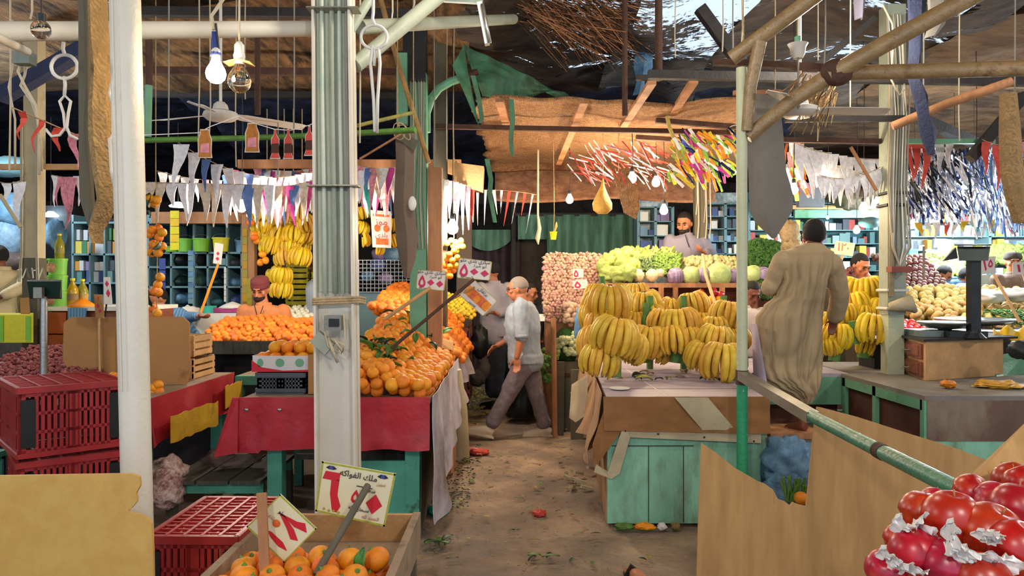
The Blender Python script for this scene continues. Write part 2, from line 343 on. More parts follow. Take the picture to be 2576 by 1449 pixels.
for i, (px, r, mt) in enumerate(((818, .012, 'pale_green'), (843, .014, 'grey_green'), (862, .011, 'pale_green'), (880, .008, 'cable_grey'))):
    x = (px-CX)/F*3.88
    MB().tube([V((x-.02, 3.87, 3.7)), V((x-.012, 3.866, 2.6)), V((x, 3.862, 2)), V((x+.004, 3.866, 1.55))], r, 8).build('cable', M[mt], root, smooth=True)
b = MB()
for z in (1.525, 1.5, 1.512): b.tube([V((xl-.012+.0*z, 3.83, z)), V((xr+.012, 3.83, z+.01)), V((xr+.012, 3.99, z)), V((xl-.012, 3.99, z))], .006, 6, closed=True)
b.build('binding', M['rope'], root)
b = MB(); b.box(P(840, 812, 3.8), (.085, .06, .075)); j = b.build('junction_box', M['galvanised'], root)
MB().box(P(840, 812, 3.765), (.05, .01, .04)).build('socket_plate', M['black_plastic'], j)
MB().box(P(812, 862, 3.8), (.1, .04, .07), Matrix.Rotation(.7, 3, 'Y')).build('switch_box', M['grey_green'], root)
b = MB(); b.tube([P(838, 850, 3.78), P(862, 885, 3.76), P(866, 868, 3.77), P(840, 856, 3.78)], .006, 6); b.tube([P(826, 850, 3.78), P(836, 880, 3.76), P(850, 912, 3.77)], .008, 6)
b.tube([P(822, 780, 3.8), P(815, 830, 3.78), P(826, 872, 3.77), P(858, 890, 3.77), P(868, 850, 3.78), P(864, 790, 3.8)], .005, 6); b.build('loose_wire', M['cable_beige'], root, smooth=True)
for z in (2.1, 3.0): MB().box((-.91, 3.86, z), (.26, .1, .006)).build('wire_tie', M['galvanised'], root)
# the pipe at the top left, in two lengths
tube_thing('roof_pipe', [P(-60, 80, 3.05), P(400, 76, 3.55), P(800, 72, 4.05)], .041, 'white_paint', 'thick white roof pipe running to the central column', 'pipe', 16)
tube_thing('roof_pipe', [P(905, 68, 4.1), P(1292, 48, 6.1)], .040, 'grey_green', 'thinner grey green roof pipe with an open end beyond the central column', 'pipe', 16)
tube_thing('roof_pipe', [P(-40, 78, 2.5), P(68, 130, 2.9)], .016, 'white_plastic', 'short slanting white pipe end under the thick roof pipe', 'pipe', 14)
tube_thing('pipe_brace', [P(893, 165, 4.0), P(1105, -10, 4.4)], .042, 'grey_green', 'slanting grey green pipe brace leaving the central column', 'pipe', 16)
tube_thing('pipe_brace', [P(880, 80, 3.95), P(935, -10, 4.0)], .024, 'grey_green', 'slim slanting pipe above the brace of the central column', 'pipe', 14)
tube_thing('steel_tube', [P(375, 95, 5.0), P(375, 215, 5.0)], .022, 'rust', 'rusty upper length of hanging tube behind the white post', 'pipe')
tube_thing('steel_tube', [P(374, 215, 5.0), P(371, 345, 5.0)], .024, 'green_paint', 'green lower length of hanging tube behind the white post', 'pipe')
tube_thing('bamboo_rail', [P(355, 353, 5.02), P(620, 347, 5.0), P(795, 341, 4.9), P(1045, 327, 4.6)], .019, 'stalk', 'long yellow green cane rail under the ceiling fan', 'pole')
tube_thing('bamboo_rail', [P(900, 316, 4.4), P(1040, 283, 4.9)], .012, 'leaf_dry', 'thin dry cane above the cane rail', 'pole')
tube_thing('steel_tube', [P(648, 85, 5.6), P(648, 288, 5.6)], .022, 'rust', 'rusty brown tube hanging behind the unlit bulb', 'pipe')
# post and posts farther back
root = thing('stall_post', 'green wooden post rising out of the orange heap', 'post', (-.8, 6.5, 0))
MB().bb((-.87, 6.43, 0), (-.73, 6.57, 3.40)).build('shaft', M['green_paint'], root)
MB().bb((-.925, 6.40, 3.32), (-.735, 6.58, 3.86)).build('sleeve', M['black_plastic'], root)
for i in range(5):
    x = -.86+.03*i
    MB().tube([V((x, 6.41, 3.7)), V((x+.02*math.sin(i), 6.4, 2.9)), V((x-.01, 6.4, 2.3)), V((x+.01, 6.41, 1.9))], .006, 5).build('cable', M['cable_beige' if i % 2 else 'cable_grey'], root)
MB().box(P(1012, 225, 6.4), (.09, .08, .6)).build('bracket', M['green_paint'], root)
MB().bb((-.72, 6.45, .9), (-.6, 6.56, 2.6)).build('backing_board', M['wood'], root, label='bare brown board')
bar_thing('stall_post', P(1108, 75, 7.4)*V((1, 1, 1)), V((P(1108, 400, 7.4).x, 7.4, 0)), .13, .13, 'grey_wood', 'dark weathered wooden post behind the green post', 'post', (0, 1, 0))
tube_thing('arched_pipe', [P(1073, 333, 6.6), P(1073, 285, 6.6), P(1085, 248, 6.6), P(1105, 222, 6.6), P(1135, 205, 6.6), P(1172, 193, 6.6)], .036, 'green_paint', 'pale green arched pipe beside the green post', 'pipe', 14)
tube_thing('steel_tube', [P(1172, 192, 6.61), P(1200, 181, 6.65)], .03, 'rust', 'short rusty tube end on the arched pipe', 'pipe')
# right-hand post with its rusty knee and struts
root = thing('stall_post', 'thin speckled post painted white above and green below', 'post', (1.447, 4.75, 0))
x = 1.447; MB().tube([V((x, 4.75, 1.03)), V((x-.003, 4.75, 2.96))], .034, 14).build('upper_shaft', M['post_speckled'], root, smooth='auto')
MB().tube([V((x, 4.75, 0)), V((x, 4.75, 1.03))], .034, 14).build('lower_shaft', M['teal_chipped'], root, smooth='auto', label='bright green chipped lower length')
MB().tube([V((x, 4.75, .97)), V((x, 4.75, 1.06))], .04, 14).build('clamp', M['rust'], root, smooth='auto')
tube_thing('roof_pole', [P(1878, 330, 4.72), P(1888, 220, 4.7), P(1912, 105, 4.66)], [.034, .038, .042], 'pole_brown', 'rough rusty pole bent upwards from the speckled post', 'pole', 14)
tube_thing('roof_pole', [P(1840, 148, 4.75), P(2070, -25, 4.5)], .047, 'pole_brown', 'smooth brown pole rising from above the speckled post to the roof', 'pole', 16)
tube_thing('roof_pole', [P(1880, 345, 4.75), P(1990, 255, 4.7), P(2100, 182, 4.62)], [.042, .046, .055], 'pole_brown', 'slanting strut from the speckled post up to the rusty joint', 'pole', 16)
tube_thing('roof_pole', [P(2085, 190, 4.6), P(2260, 92, 4.45), P(2475, -25, 4.3)], .052, 'pole_brown', 'thick brown pole rising beyond the rusty joint', 'pole', 16)
tube_thing('roof_pole', [P(2128, 184, 4.7), P(2576, 172, 4.5), P(2700, 170, 4.45)], .046, 'pole_brown', 'level brown pole running outwards from the rusty joint', 'pole', 16)
MB().ball(P(2105, 182, 4.6), (.1, .07, .085), 12, 8).build('pole_joint', M['rust'], label='dark rusty welded joint of the brown poles', cat='joint', smooth=True)
bar_thing('roof_beam', P(1630, 188, 5.6), P(2700, 208, 5.6), .06, .062, 'dark_beam', 'long dark roof beam behind the rusty joint', 'beam')
bar_thing('roof_beam', P(1795, 156, 5.0), P(2108, 172, 5.0), .05, .04, 'rust', 'short rusty angle beam ending at the joint', 'beam')
bar_thing('roof_beam', P(1975, 301, 5.7), P(2275, 298, 5.7), .04, .042, 'dark_beam', 'dark beam just below the blades of the far fan', 'beam')
bar_thing('roof_beam', P(1965, 352, 6.3), P(2215, 356, 6.3), .04, .04, 'rust', 'rusty beam above the white bunting', 'beam')
tube_thing('roof_pole', [P(2245, 318, 5.4), P(2380, 262, 5.3), P(2545, 205, 5.2)], .032, 'wood', 'orange brown wooden pole with a broken end', 'pole', 12)
bar_thing('roof_beam', P(2270, 356, 6.6), P(2500, 356, 6.6), .05, .04, 'green_paint', 'pale green beam above the silver streamers', 'beam')
bar_thing('roof_beam', P(2050, 170, 6.0), P(2200, 45, 6.0), .05, .05, 'dark_beam', 'dark strut climbing to the far column', 'beam')
bar_thing('roof_beam', P(2250, 270, 7), P(2500, 380, 8), .09, .09, 'dark_beam', 'dark sloping timber beyond the far column', 'beam')
bar_thing('roof_beam', P(2576, 240, 6.5), P(2440, 400, 6.5), .08, .08, 'dark_beam', 'dark timber leaning down behind the bark slab', 'beam')
bar_thing('roof_beam', P(1760, 20, 6.4), P(1870, 170, 6.4), .09, .09, 'dark_beam', 'dark sloping timber under the shade net', 'beam')
for (px, y0, y1, w_, lb) in ((1572, -20, 292, .022, 'slim rusty tube hanging in front of the woven awning'), (1657, -20, 202, .03, 'thick rusty tube ending above the woven awning')):
    tube_thing('steel_tube', [P(px, y0, 6), P(px, y1, 6)], w_, 'rust', lb, 'pipe')
bar_thing('roof_beam', P(1600, 195, 6.05), P(1660, 197, 6.05), .05, .04, 'dark_beam', 'short dark crosspiece on the thick rusty tube', 'beam')
for i, (y_, mt, lb) in enumerate(((30, 'dark_beam', 'sooty beam highest over the two hanging bulbs'), (178, 'rust', 'rusty beam over the ceiling fan'), (236, 'dark_beam', 'dark beam just above the fan blades'))):
    bar_thing('roof_beam', P(330, y_, 6.2+i*1.4), P(1060, y_+6, 6.2+i*1.4), .08, .07, mt, lb, 'beam')
bar_thing('roof_beam', P(0, 245, 6), P(215, 120, 6), .12, .1, 'navy', 'blue painted beam sloping behind the ring hook', 'beam')
bar_thing('roof_beam', P(0, 420, 7), P(300, 420, 7), .05, .05, 'wood_pale', 'pale thin beam over the robed man', 'beam')
bar_thing('roof_beam', P(600, 413, 8), P(1160, 413, 8), .06, .09, 'wood', 'brown beam above the tangled bunting', 'beam')
# cream and green columns
YC = 6.95; cx_ = P(87, 700, YC).x; root = thing('wall_column', 'cream painted square column with chipped plaster', 'column', (cx_, YC, 0))
MB().bb((cx_-.065, YC-.06, 1.84), (cx_+.065, YC+.06, 4.0)).build('upper_shaft', M['canvas_pale'], root); MB().bb((cx_-.07, YC-.07, 0), (cx_+.07, YC+.07, 1.84)).build('lower_shaft', M['grey_wood'], root)
for k, dx in enumerate((-.068, -.055, .07, .085)): MB().tube([V((cx_+dx, YC-.09, 3.1)), V((cx_+dx, YC-.09, 1.9)), V((cx_+dx*1.2, YC-.1, 1.62))], .006, 5).build('cable', M['cable_beige'], root)
root = thing('market_column', 'tall green and yellow column wrapped in hanging cables', 'column', (3.14, 6.25, 0))
MB().bb((3.09, 6.2, 0), (3.22, 6.33, 1.35)).build('lower_shaft', M['post_speckled'], root); MB().bb((3.08, 6.19, 1.35), (3.23, 6.34, 3.9)).build('upper_shaft', M['grey_green'], root)
MB().tube([V((3.1, 6.17, 1.5)), V((3.1, 6.17, 2.8)), V((3.09, 6.17, 3.3))], .022, 8).build('conduit', M['canvas_pale'], root, smooth=True)
for i in range(8):
    x = 3.06+.022*i
    MB().tube([V((x+.05*math.sin(i*2), 6.16, 3.8)), V((x+.02, 6.15, 3.0)), V((x, 6.15, 2.4)), V((x+.03*math.cos(i), 6.13, 1.9)), V((3.15, 6.14, 1.75))], .007, 5).build('cable', M[('cable_beige', 'cable_grey', 'white_plastic')[i % 3]], root)
for z in (1.4, 1.55, 2.25, 2.35): MB().tube([V((3.07, 6.18, z)), V((3.24, 6.18, z)), V((3.24, 6.35, z)), V((3.07, 6.35, z))], .012, 6, closed=True).build('strap', M['black_plastic' if z > 2 else 'white_plastic'], root)
MB().tube([V((3.06, 6.12, 1.42)), V((3.2, 6.1, 1.45)), V((3.28, 6.14, 1.38))], [.03, .07, .02], 8).build('tied_bag', M['canvas_pale'], root, smooth=True)
MB().box((3.13, 6.1, 1.72), (.17, .09, .045)).build('tape_bundle', col('tape', '#8a4438'), root)
# ------------------------------------------------ hanging bark slab, flaps
def ribbon(px_pts, w_l, Y, name, mt, label, cat, th=.02, group=None, sub=1, parent=None, dy=0, curl=.0):
    """hanging strip: centre line in the photograph with left and right half widths, real thickness"""
    rings = []
    for i, (px, py) in enumerate(px_pts):
        wl = w_l[i] if isinstance(w_l, (list, tuple)) else w_l
        a, b_ = P(px-wl, py, Y+dy*i), P(px+wl, py, Y+dy*i); m_ = (a+b_)/2+V((0, -curl, 0)); t = V((0, th, 0))
        rings.append([a, m_, b_, b_+t, m_+t, a+t])
    return MB().loft(rings).build(name, M[mt], parent, smooth='auto', label=label, cat=cat, group=group)
ribbon([(236, -20), (240, 90), (248, 180), (243, 270), (246, 350), (256, 430), (262, 500), (246, 545), (232, 580), (240, 612)], [17, 17, 19, 22, 24, 23, 19, 17, 10, 3], 2.8, 'palm_slab', 'bark', 'long rough palm bark slab hanging beside the white post', 'wood slab', .05, curl=.03)
ribbon([(207, -20), (206, 200), (208, 400), (212, 500), (226, 560), (240, 610)], [10, 9, 10, 12, 8, 2], 2.86, 'timber_slab', 'grey_wood', 'dark grey timber strip hanging behind the palm bark slab', 'wood slab', .04)
ribbon([(2545, 232), (2549, 330), (2554, 430), (2566, 500), (2580, 560)], [14, 20, 22, 20, 14], 3.6, 'palm_slab', 'bark', 'stained bark slab hanging beside the silver streamers', 'wood slab', .05, curl=.02)
root = thing('canvas_flap', 'brown canvas flap with a folded top hanging by the green post', 'canvas flap', P(1020, 690, 5.6))
rows = [(325, 994, 1045), (400, 996, 1042), (520, 990, 1040), (600, 996, 1052), (650, 1004, 1046), (700, 1018, 1030)]
MB().loft([[P(a, y, 5.6+.02*math.sin(y)), P((a+b_)/2, y, 5.55), P(b_, y, 5.6), P(b_, y, 5.615), P((a+b_)/2, y, 5.565), P(a, y, 5.615)] for y, a, b_ in rows]).build('sheet', M['brown_canvas'], root, smooth='auto')
MB().prism([P(996, 318, 5.54), P(1052, 355, 5.54), P(1042, 380, 5.54), P(994, 345, 5.54)], (0, .01, 0)).build('folded_corner', M['grey_wood'], root)
MB().ball(P(1037, 512, 5.5), (.03, .02, .055), 10, 8).build('patch_light', M['white_plastic'], root, smooth=True, label='small pale oval')
for px, Y, z0 in ((1000, 5.6, P(0, 322, 5.6).z), (1040, 5.6, P(0, 322, 5.6).z), (1870, 5.1, P(0, 234, 5.1).z), (1950, 5.1, P(0, 234, 5.1).z)): tube_thing('hanging_rope', [V((P(px, 0, Y).x, Y, z0)), V((P(px, 0, Y).x, Y, 4.0))], .004, 'rope', 'cord holding up a canvas flap from the roof', 'cord', 5, 'cords of the canvas flaps')
root = thing('canvas_flap', 'grey hanging canvas banner ending in a point beside the speckled post', 'canvas flap', P(1940, 600, 5.1))
rows = [(236, 1852, 1958), (330, 1872, 1970), (430, 1882, 1978), (490, 1884, 1996), (530, 1886, 1994), (560, 1900, 1976), (600, 1942, 1950)]
MB().loft([[P(a, y, 5.1), P(a*.6+b_*.4, y, 5.04), P(b_, y, 5.1), P(b_, y, 5.112), P(a*.6+b_*.4, y, 5.052), P(a, y, 5.112)] for y, a, b_ in rows]).build('sheet', M['grey_canvas'], root, smooth='auto')
MB().bar(P(1845, 234, 5.08), P(1965, 232, 5.08), .03, .03).build('batten', M['wood'], root)
# navy rag twisted on the far column, rags under the roof
ribbon([(2310, -10), (2306, 110), (2300, 190), (2318, 240), (2326, 290), (2338, 330), (2342, 390)], [22, 14, 12, 16, 12, 22, 3], 5.1, 'torn_rag', 'navy', 'long navy rag knotted over the level brown pole', 'rag', .03, curl=.05)
ribbon([(2365, -10), (2360, 60), (2340, 95)], [26, 18, 10], 5.0, 'torn_rag', 'grey_canvas', 'grey rag hanging next to the navy rag', 'rag', .03, curl=.05)
ribbon([(2165, -10), (2162, 48)], [14, 8], 5.6, 'torn_rag', 'robe_grey', 'violet grey rag high over the white fan blade', 'rag', .03, curl=.05)
ribbon([(1622, 120), (1618, 170), (1612, 205), (1606, 240)], [20, 24, 10, 14], 7.4, 'torn_rag', 'blue_cloth', 'pale blue plastic rag hanging from the shade net', 'rag', .03, curl=.05)
# green tarpaulin over the arched pipe
def tarp_fn(u, v):
    a = P(1165, 108, 6.6).lerp(P(1420, 238, 7.6), u); b_ = P(1215, 252, 6.6).lerp(P(1435, 243, 7.6), u)
    p = a.lerp(b_, v); return p+V((0, .12*math.sin(u*9+v*5)*(.3+v)+.06*nz(u*7, v*6), .0))
root = thing('green_tarpaulin', 'torn green tarpaulin drooping above the woven awning', 'tarpaulin', P(1300, 250, 6.9))
MB().grid(tarp_fn, 26, 12, (0, .008, 0)).build('sheet', M['green_tarp'], root, smooth='auto')
MB().grid(lambda u, v: P(1168+8*v-30*u+60*v*u, 112+u*150*(.35+.65*v)+v*60, 6.55+.05*math.sin(5*u+4*v)), 12, 8, (0, .008, 0)).build('side_flap', M['green_tarp'], root, smooth='auto')
for pts in ([(1190, 190), (1205, 250), (1212, 300), (1206, 310)], [(1286, 250), (1290, 300), (1285, 350), (1289, 392)], [(1225, 400), (1235, 450), (1232, 490), (1245, 560)]):
    rr = MB(); rr.loft([[P(x-6+3*(i == 3), y, 6.4), P(x+6-3*(i == 3), y, 6.4), P(x+5, y, 6.41), P(x-5, y, 6.41)] for i, (x, y) in enumerate(pts)]); rr.build('torn_strip', M['green_tarp'], root)
# woven straw awning: upper mat, brace slats and the smoother mat beyond
root = thing('straw_awning', 'wide woven straw mat awning lit from below over the vegetable stall', 'awning', P(1520, 430, 9))
def awn(u, v):
    Y = 6.6+3.9*v; px = 1196+42*v+(1862-1196-42*v)*u
    p = P(px, 250+0*v, Y); p.z = 3.2+.04*nz(u*6, v*6)+.03*math.sin(u*7)+(-.05 if v > .97 else 0)
    if u < .02: p.x += .14*nz(v*15, 3)
    return p
MB().grid(awn, 60, 40, (0, 0, .02)).build('woven_mat', M['mat_weave'], root, smooth=True)
for (a, b_) in (((1256, 252), (1275, 318)), ((1470, 256), (1405, 412)), ((1640, 208), (1568, 318)), ((1745, 205), (1690, 290))):
    Ya, Yb = [F*1.57/(HY-q[1]) for q in (a, b_)]
    MB().bar(P(*a, min(Ya, 6.6+.2)), P(*b_, min(Yb, 9.5)), .07, .03).build('batten', M['wood'], root)
for y_, x0_ in ((318, 1190), (303, 1650), (345, 1600)):
    Y_ = F*1.54/(HY-y_); MB().bar(P(x0_ if y_ != 318 else 1090, y_, Y_-.1), P(1850, y_+16, Y_-.1), .05, .045).build('crossbar', M['rust'], root)
MB().grid(lambda u, v: P(1245+(1800-1245)*u, 420+(505-420)*v+5*math.sin(u*9)*v, 11-.6*v), 30, 12, (0, .02, 0)).build('rear_mat', M['mat_lower'], root, smooth=True, label='smoother plain mat hanging at the back')
# hanging thin wires and cables from the roof
wires = [(425, 95, 345, 5), (500, 20, 345, 5.2), (527, 210, 350, 5.2), (740, 5, 340, 5), (618, 0, 250, 5.8), (595, 230, 420, 6), (700, 360, 440, 6), (25, 60, 430, 4), (78, 10, 48, 3.4), (1092, 330, 420, 6.5), (1125, 250, 400, 6.8), (1143, 250, 400, 6.9),
         (1845, 0, 135, 5), (1818, 0, 130, 5.2), (1865, 20, 120, 5.4), (2075, 0, 160, 4.6), (2140, 205, 275, 5.5), (2415, 205, 355, 5.4), (2555, 200, 310, 5), (2058, 255, 355, 6.2), (985, 0, 60, 4.4), (1040, 0, 20, 4.3), (906, 130, 360, 4.2), (1700, 30, 145, 6), (2326, 205, 260, 5.2), (1355, 535, 610, 9), (1752, 470, 540, 9), (1772, 470, 560, 9)]
for i, (px, y0, y1, Y) in enumerate(wires):
    tube_thing('hanging_wire', [V((P(px, y0, Y).x, Y, 3.98 if not (1340 < px < 1800 and y0 > 400) else 3.2)), P(px+3*math.sin(i), (max(y0, -100)+y1)/2, Y), P(px-1, y1, Y)], .005, 'cable_beige' if i % 3 else 'cable_grey', 'thin pale wire hanging from the roof', 'wire', 5, 'wires hanging from the roof')
for pts, Y, r_ in (([(30, 50), (60, 140), (45, 180), (62, 215), (90, 265), (98, 330), (99, 440)], 3.2, .006), ([(70, 145), (62, 190), (52, 215), (80, 255), (95, 300), (104, 430)], 3.24, .006), ([(35, 150), (22, 220), (38, 300), (38, 420)], 3.3, .005),
                   ([(538, 75), (532, 40), (560, 0), (575, -20)], 2.75, .007), ([(2220, 10), (2245, 60), (2248, 100), (2242, 200), (2262, 240), (2275, 225)], 5.5, .008), ([(2290, 30), (2285, 60), (2270, 80), (2275, 220), (2280, 280)], 5.6, .008)):
    tube_thing('looping_cable', [P(x, y, Y) for x, y in pts], r_, 'cable_beige', {30: 'pale cable bending down from the grey clamp', 70: 'second pale cable of the bundle at the grey clamp', 35: 'thin cable drooping beside the bundle', 538: 'cable feeding the lit bulb over the roof pipe', 2220: 'white cable curling over the far column', 2290: 'thin cable looping beside the navy rag'}[pts[0][0]], 'cable', 6, smooth=True)
MB().box(P(62, 148, 3.18), (.07, .05, .05)).build('cable_clamp', M['grey_metal'], label='grey clamp holding a bundle of pale cables', cat='clamp')
# rings and rope hooks
def ring_hook(cx, cy, Y, sc, label, long_=1):
    root = thing('scale_hook', label, 'hook', P(cx, cy+200*sc, Y))
    k = sc
    MB().tube(([V((P(cx-2, 0, Y).x, Y, 4.0))] if Y > 3.5 else [])+[P(cx-2, cy-62*k, Y), P(cx-4, cy-45*k, Y), P(cx+2, cy-28*k, Y)], .008, 8).build('hanger', M['white_plastic'], root, smooth=True)
    MB().tube([P(cx+33*k*math.cos(t), cy+30*k*math.sin(t), Y) for t in [2*math.pi*i/24 for i in range(24)]], .0075, 8, closed=True).build('ring', M['white_plastic'], root, smooth=True)
    MB().tube([P(cx, cy+24*k, Y), P(cx+2, cy+45*k, Y), P(cx, cy+72*k, Y)], .007, 8).build('link', M['white_plastic'], root, smooth=True)
    return root
r_ = ring_hook(162, 168, 3.15, 1, 'white ring with a long looped hook hanging from the thick roof pipe')
MB().tube([P(x, y, 3.15) for x, y in ((115, 325), (130, 343), (150, 340), (164, 322), (160, 285), (150, 255), (163, 240), (178, 255), (172, 285), (168, 320), (176, 340), (195, 350))], .0062, 8).build('hook', M['white_plastic'], r_, smooth=True)
r_ = ring_hook(941, 93, 3.6, 1, 'white ring with a doubled cord hanging beside the central column')
MB().tube([P(x, y, 3.6) for x, y in ((938, 115), (932, 160), (940, 250), (943, 330), (948, 335), (950, 250), (956, 160), (952, 118))], .008, 8).build('cord', M['white_plastic'], r_, smooth=True)
tube_thing('rope_loop', [P(x, y, 2.75) for x, y in ((286, 190), (276, 235), (282, 255), (290, 258))], .006, 'white_plastic', 'short white loop partly behind the white post', 'hook', 7, smooth=True)
tube_thing('rope_loop', [P(x, y, 2.75) for x, y in ((290, 335), (276, 350), (280, 430), (288, 470))], .006, 'white_plastic', 'lower white loop partly behind the white post', 'hook', 7, smooth=True)
tube_thing('coiled_wire', [P(1000+18*math.cos(t*.9)+t*2, 330+22*math.sin(t), 5.3) for t in [i*.5 for i in range(26)]], .004, 'rope', 'tangled thin wire curls beside the brown canvas flap', 'wire', 5, smooth=True)
tube_thing('palm_stem', [P(x, y, 5.7) for x, y in ((958, 0), (985, 100), (1010, 190), (1045, 300), (1078, 410))], .02, 'leaf_dry', 'dry split palm stem leaning across the green post', 'branch', 7)
tube_thing('palm_stem', [P(x, y, 5.2) for x, y in ((905, 400), (985, 352), (1020, 330))], .008, 'wood', 'thin stick leaning below the brown canvas flap', 'branch', 6)
for i, (a, b_, Y) in enumerate(((( 2140, 370), (2205, 480), 5.9), ((0, 490), (52, 572), 5.5))):
    tube_thing('slanting_stick', [P(*a, Y), P(*b_, Y)], .014, 'wood' if i == 0 else 'canvas_pale', ('wooden stick slanting through the white bunting', 'pale stick slanting towards the cream column')[i], 'stick', 8)
# ================================================================ fruit prototypes
def fruit_mesh(name, r, mt, nu=18, nv=12, squash=.93, dim=.06):
    m = MB(); m.ball((0, 0, 0), (r, r, r*squash), nu, nv)
    for v in m.v:
        d = math.hypot(v.x, v.y)/r
        if v.z > 0: v.z -= dim*r*math.exp(-(d/.28)**2)
        else: v.z += dim*.7*r*math.exp(-(d/.25)**2)
    me = bpy.data.meshes.new(name); me.from_pydata(m.v, [], m.f); me.materials.append(M[mt])
    me.polygons.foreach_set('use_smooth', [True]*len(m.f)); me.update(); return me
def mesh_of(m, name, mt, smooth=True):
    me = bpy.data.meshes.new(name); me.from_pydata(m.v, [], m.f)
    for q in (mt if isinstance(mt, list) else [mt]): me.materials.append(M[q])
    me.polygons.foreach_set('material_index', m.k); me.polygons.foreach_set('use_smooth', [smooth]*len(m.f)); me.update(); return me
leaf_mb = MB(); leaf_mb.grid(lambda u, v: V(((u-.5)*.05*math.sin(math.pi*min(1, v*.96+.03))**.8, v*.11, .02*math.sin(v*3)+.012*abs(u-.5)*2)), 4, 8, (0, 0, -.0015))
LEAF = mesh_of(leaf_mb, 'leaf', 'leaf'); LEAF_D = mesh_of(leaf_mb, 'leaf_dry', 'leaf_dry'); LEAF_K = mesh_of(leaf_mb, 'leaf_dark', 'leaf_dark')
cal = MB(); cal.lathe([(.011, -.002), (.008, .004), (.003, .007), (.002, .012)], n=6); CALYX = mesh_of(cal, 'stem', 'stalk')
def inst(me, name, loc, rot=None, scale=1, label=None, cat=None, group=None, parent=None):
    o = bpy.data.objects.new(name, me); C.objects.link(o); o.location = loc; o.scale = (scale,)*3 if not isinstance(scale, tuple) else scale
    if rot is not None: o.rotation_euler = rot
    if parent is not None: o.parent = parent
    ORG[o.name] = V(loc); return tag(o, label, cat, group)
def heap(me, name, h, x0, x1, y0, y1, d, label, cat, group, limit=300, part=None, stuff=None, jit=.14, seed=1, mask=None, sub=True, order=None, scj=.08):
    """fruit laid closely over the surface h(x, y); the first LIMIT (front ones first) are single things, the rest and the layer beneath one stuff object"""
    rr = random.Random(seed); spots = []; row = 0; y = y0
    while y < y1:
        x = x0+(d/2 if row % 2 else 0)
        while x < x1:
            px, py = x+rr.uniform(-jit, jit)*d, y+rr.uniform(-jit, jit)*d
            if mask is None or mask(px, py):
                spots.append(V((px, py, h(px, py)+rr.uniform(-.12, .16)*d)))
            x += d
        y += d*.84; row += 1
    if order: spots.sort(key=order)
    out = []
    for i, p in enumerate(spots[:limit]):
        o = inst(me, name, p, (rr.uniform(-1.2, 1.2), rr.uniform(-1.2, 1.2), rr.uniform(0, 6.28)), rr.uniform(1-scj, 1+scj), label, cat, group)
        if part and rr.random() < part: inst(CALYX, 'stem', (0, 0, d*.43), None, d/.08, parent=o)
        out.append(o)
    b = MB()
    for p in spots[limit:]: b.ball(p, d*.49, 10, 7)
    if sub:
        for p in spots: b.ball(p+V((d*.5, d*.42, -d*.62)), d*.49, 8, 6)
    if b.v and stuff: b.build(stuff[0], M[stuff[2] if len(stuff) > 2 else me.materials[0].name], smooth=True, label=stuff[1], cat=cat, kind='stuff')
    return out
def crate(name, label, loc, L, W_, Hh, mt, rot=0, group=None, cat='crate', ns=12, rows=3, panels=True, lid=True, cut='black_plastic'):
    """ventilated plastic crate: slotted walls as real bars, ribbed base, rim and dark corner panels; turned bottom up when lid"""
    root = thing(name, label, cat, loc, group); root.rotation_euler = (0, 0, rot); ORG[root.name] = V((0, 0, 0))
    t = .012
    for z in (t, Hh-.03):
        rim = MB(); hh = .03 if z > .1 else .024
        for s_ in (-1, 1): rim.box((0, s_*(W_/2), z+hh/2), (L+t, t*1.8, hh)); rim.box((s_*(L/2), 0, z+hh/2), (t*1.8, W_+t, hh))
        rim.build('rim', M[mt], root)
    for side in range(4):
        wl = MB(); n, Ls = (ns, L) if side < 2 else (max(4, int(ns*W_/L)), W_)
        off = (W_ if side < 2 else L)/2-t/2; sg = -1 if side % 2 == 0 else 1
        def bx(u, z, du, dz, tt=t):
            c_ = (u, sg*off, z) if side < 2 else (sg*off, u, z); dd = (du, tt, dz) if side < 2 else (tt, du, dz); wl.box(c_, dd)
        lo, hi = -Ls/2+.16*Ls, Ls/2-.16*Ls
        for r_ in range(rows+1): bx(0, .04+(Hh-.08)*r_/rows, Ls, .016)
        for k in range(n+1): bx(lo+(hi-lo)*k/n, Hh/2, (hi-lo)/n*.6, Hh-.07)
        bx(-Ls/2+.015, Hh/2, .03, Hh-.06); bx(Ls/2-.015, Hh/2, .03, Hh-.06); bx(0, Hh/2, .05, Hh-.07)
        wl.build('wall', M[mt], root)
        if panels and side < 2:
            for s_ in (-1, 1): MB().box((s_*(Ls/2-.085*Ls), sg*(off+.002), Hh/2), (.13*Ls, t+.008, Hh*.66)).build('corner_panel', M[cut], root)
    ba = MB(); zt = Hh-.006 if lid else .006
    nx, ny = 5, 4
    for k in range(nx+1): ba.box((-L/2+L*k/nx, 0, zt), (.012, W_, .014))
    for k in range(ny*3+1): ba.box((0, -W_/2+W_*k/(ny*3), zt-.002), (L, .008 if k % 3 else .014, .010))
    for s_ in (-1, 1):
        for k in range(3): ba.bar((-L/2+L*k/3, -s_*W_/2, zt-.004), (-L/2+L*(k+1)/3, s_*W_/2, zt-.004), .007, .006)
    ba.box((0, 0, zt-.012), (L-.02, W_-.02, .003)); ba.build('base_grid', M[mt], root)
    return root
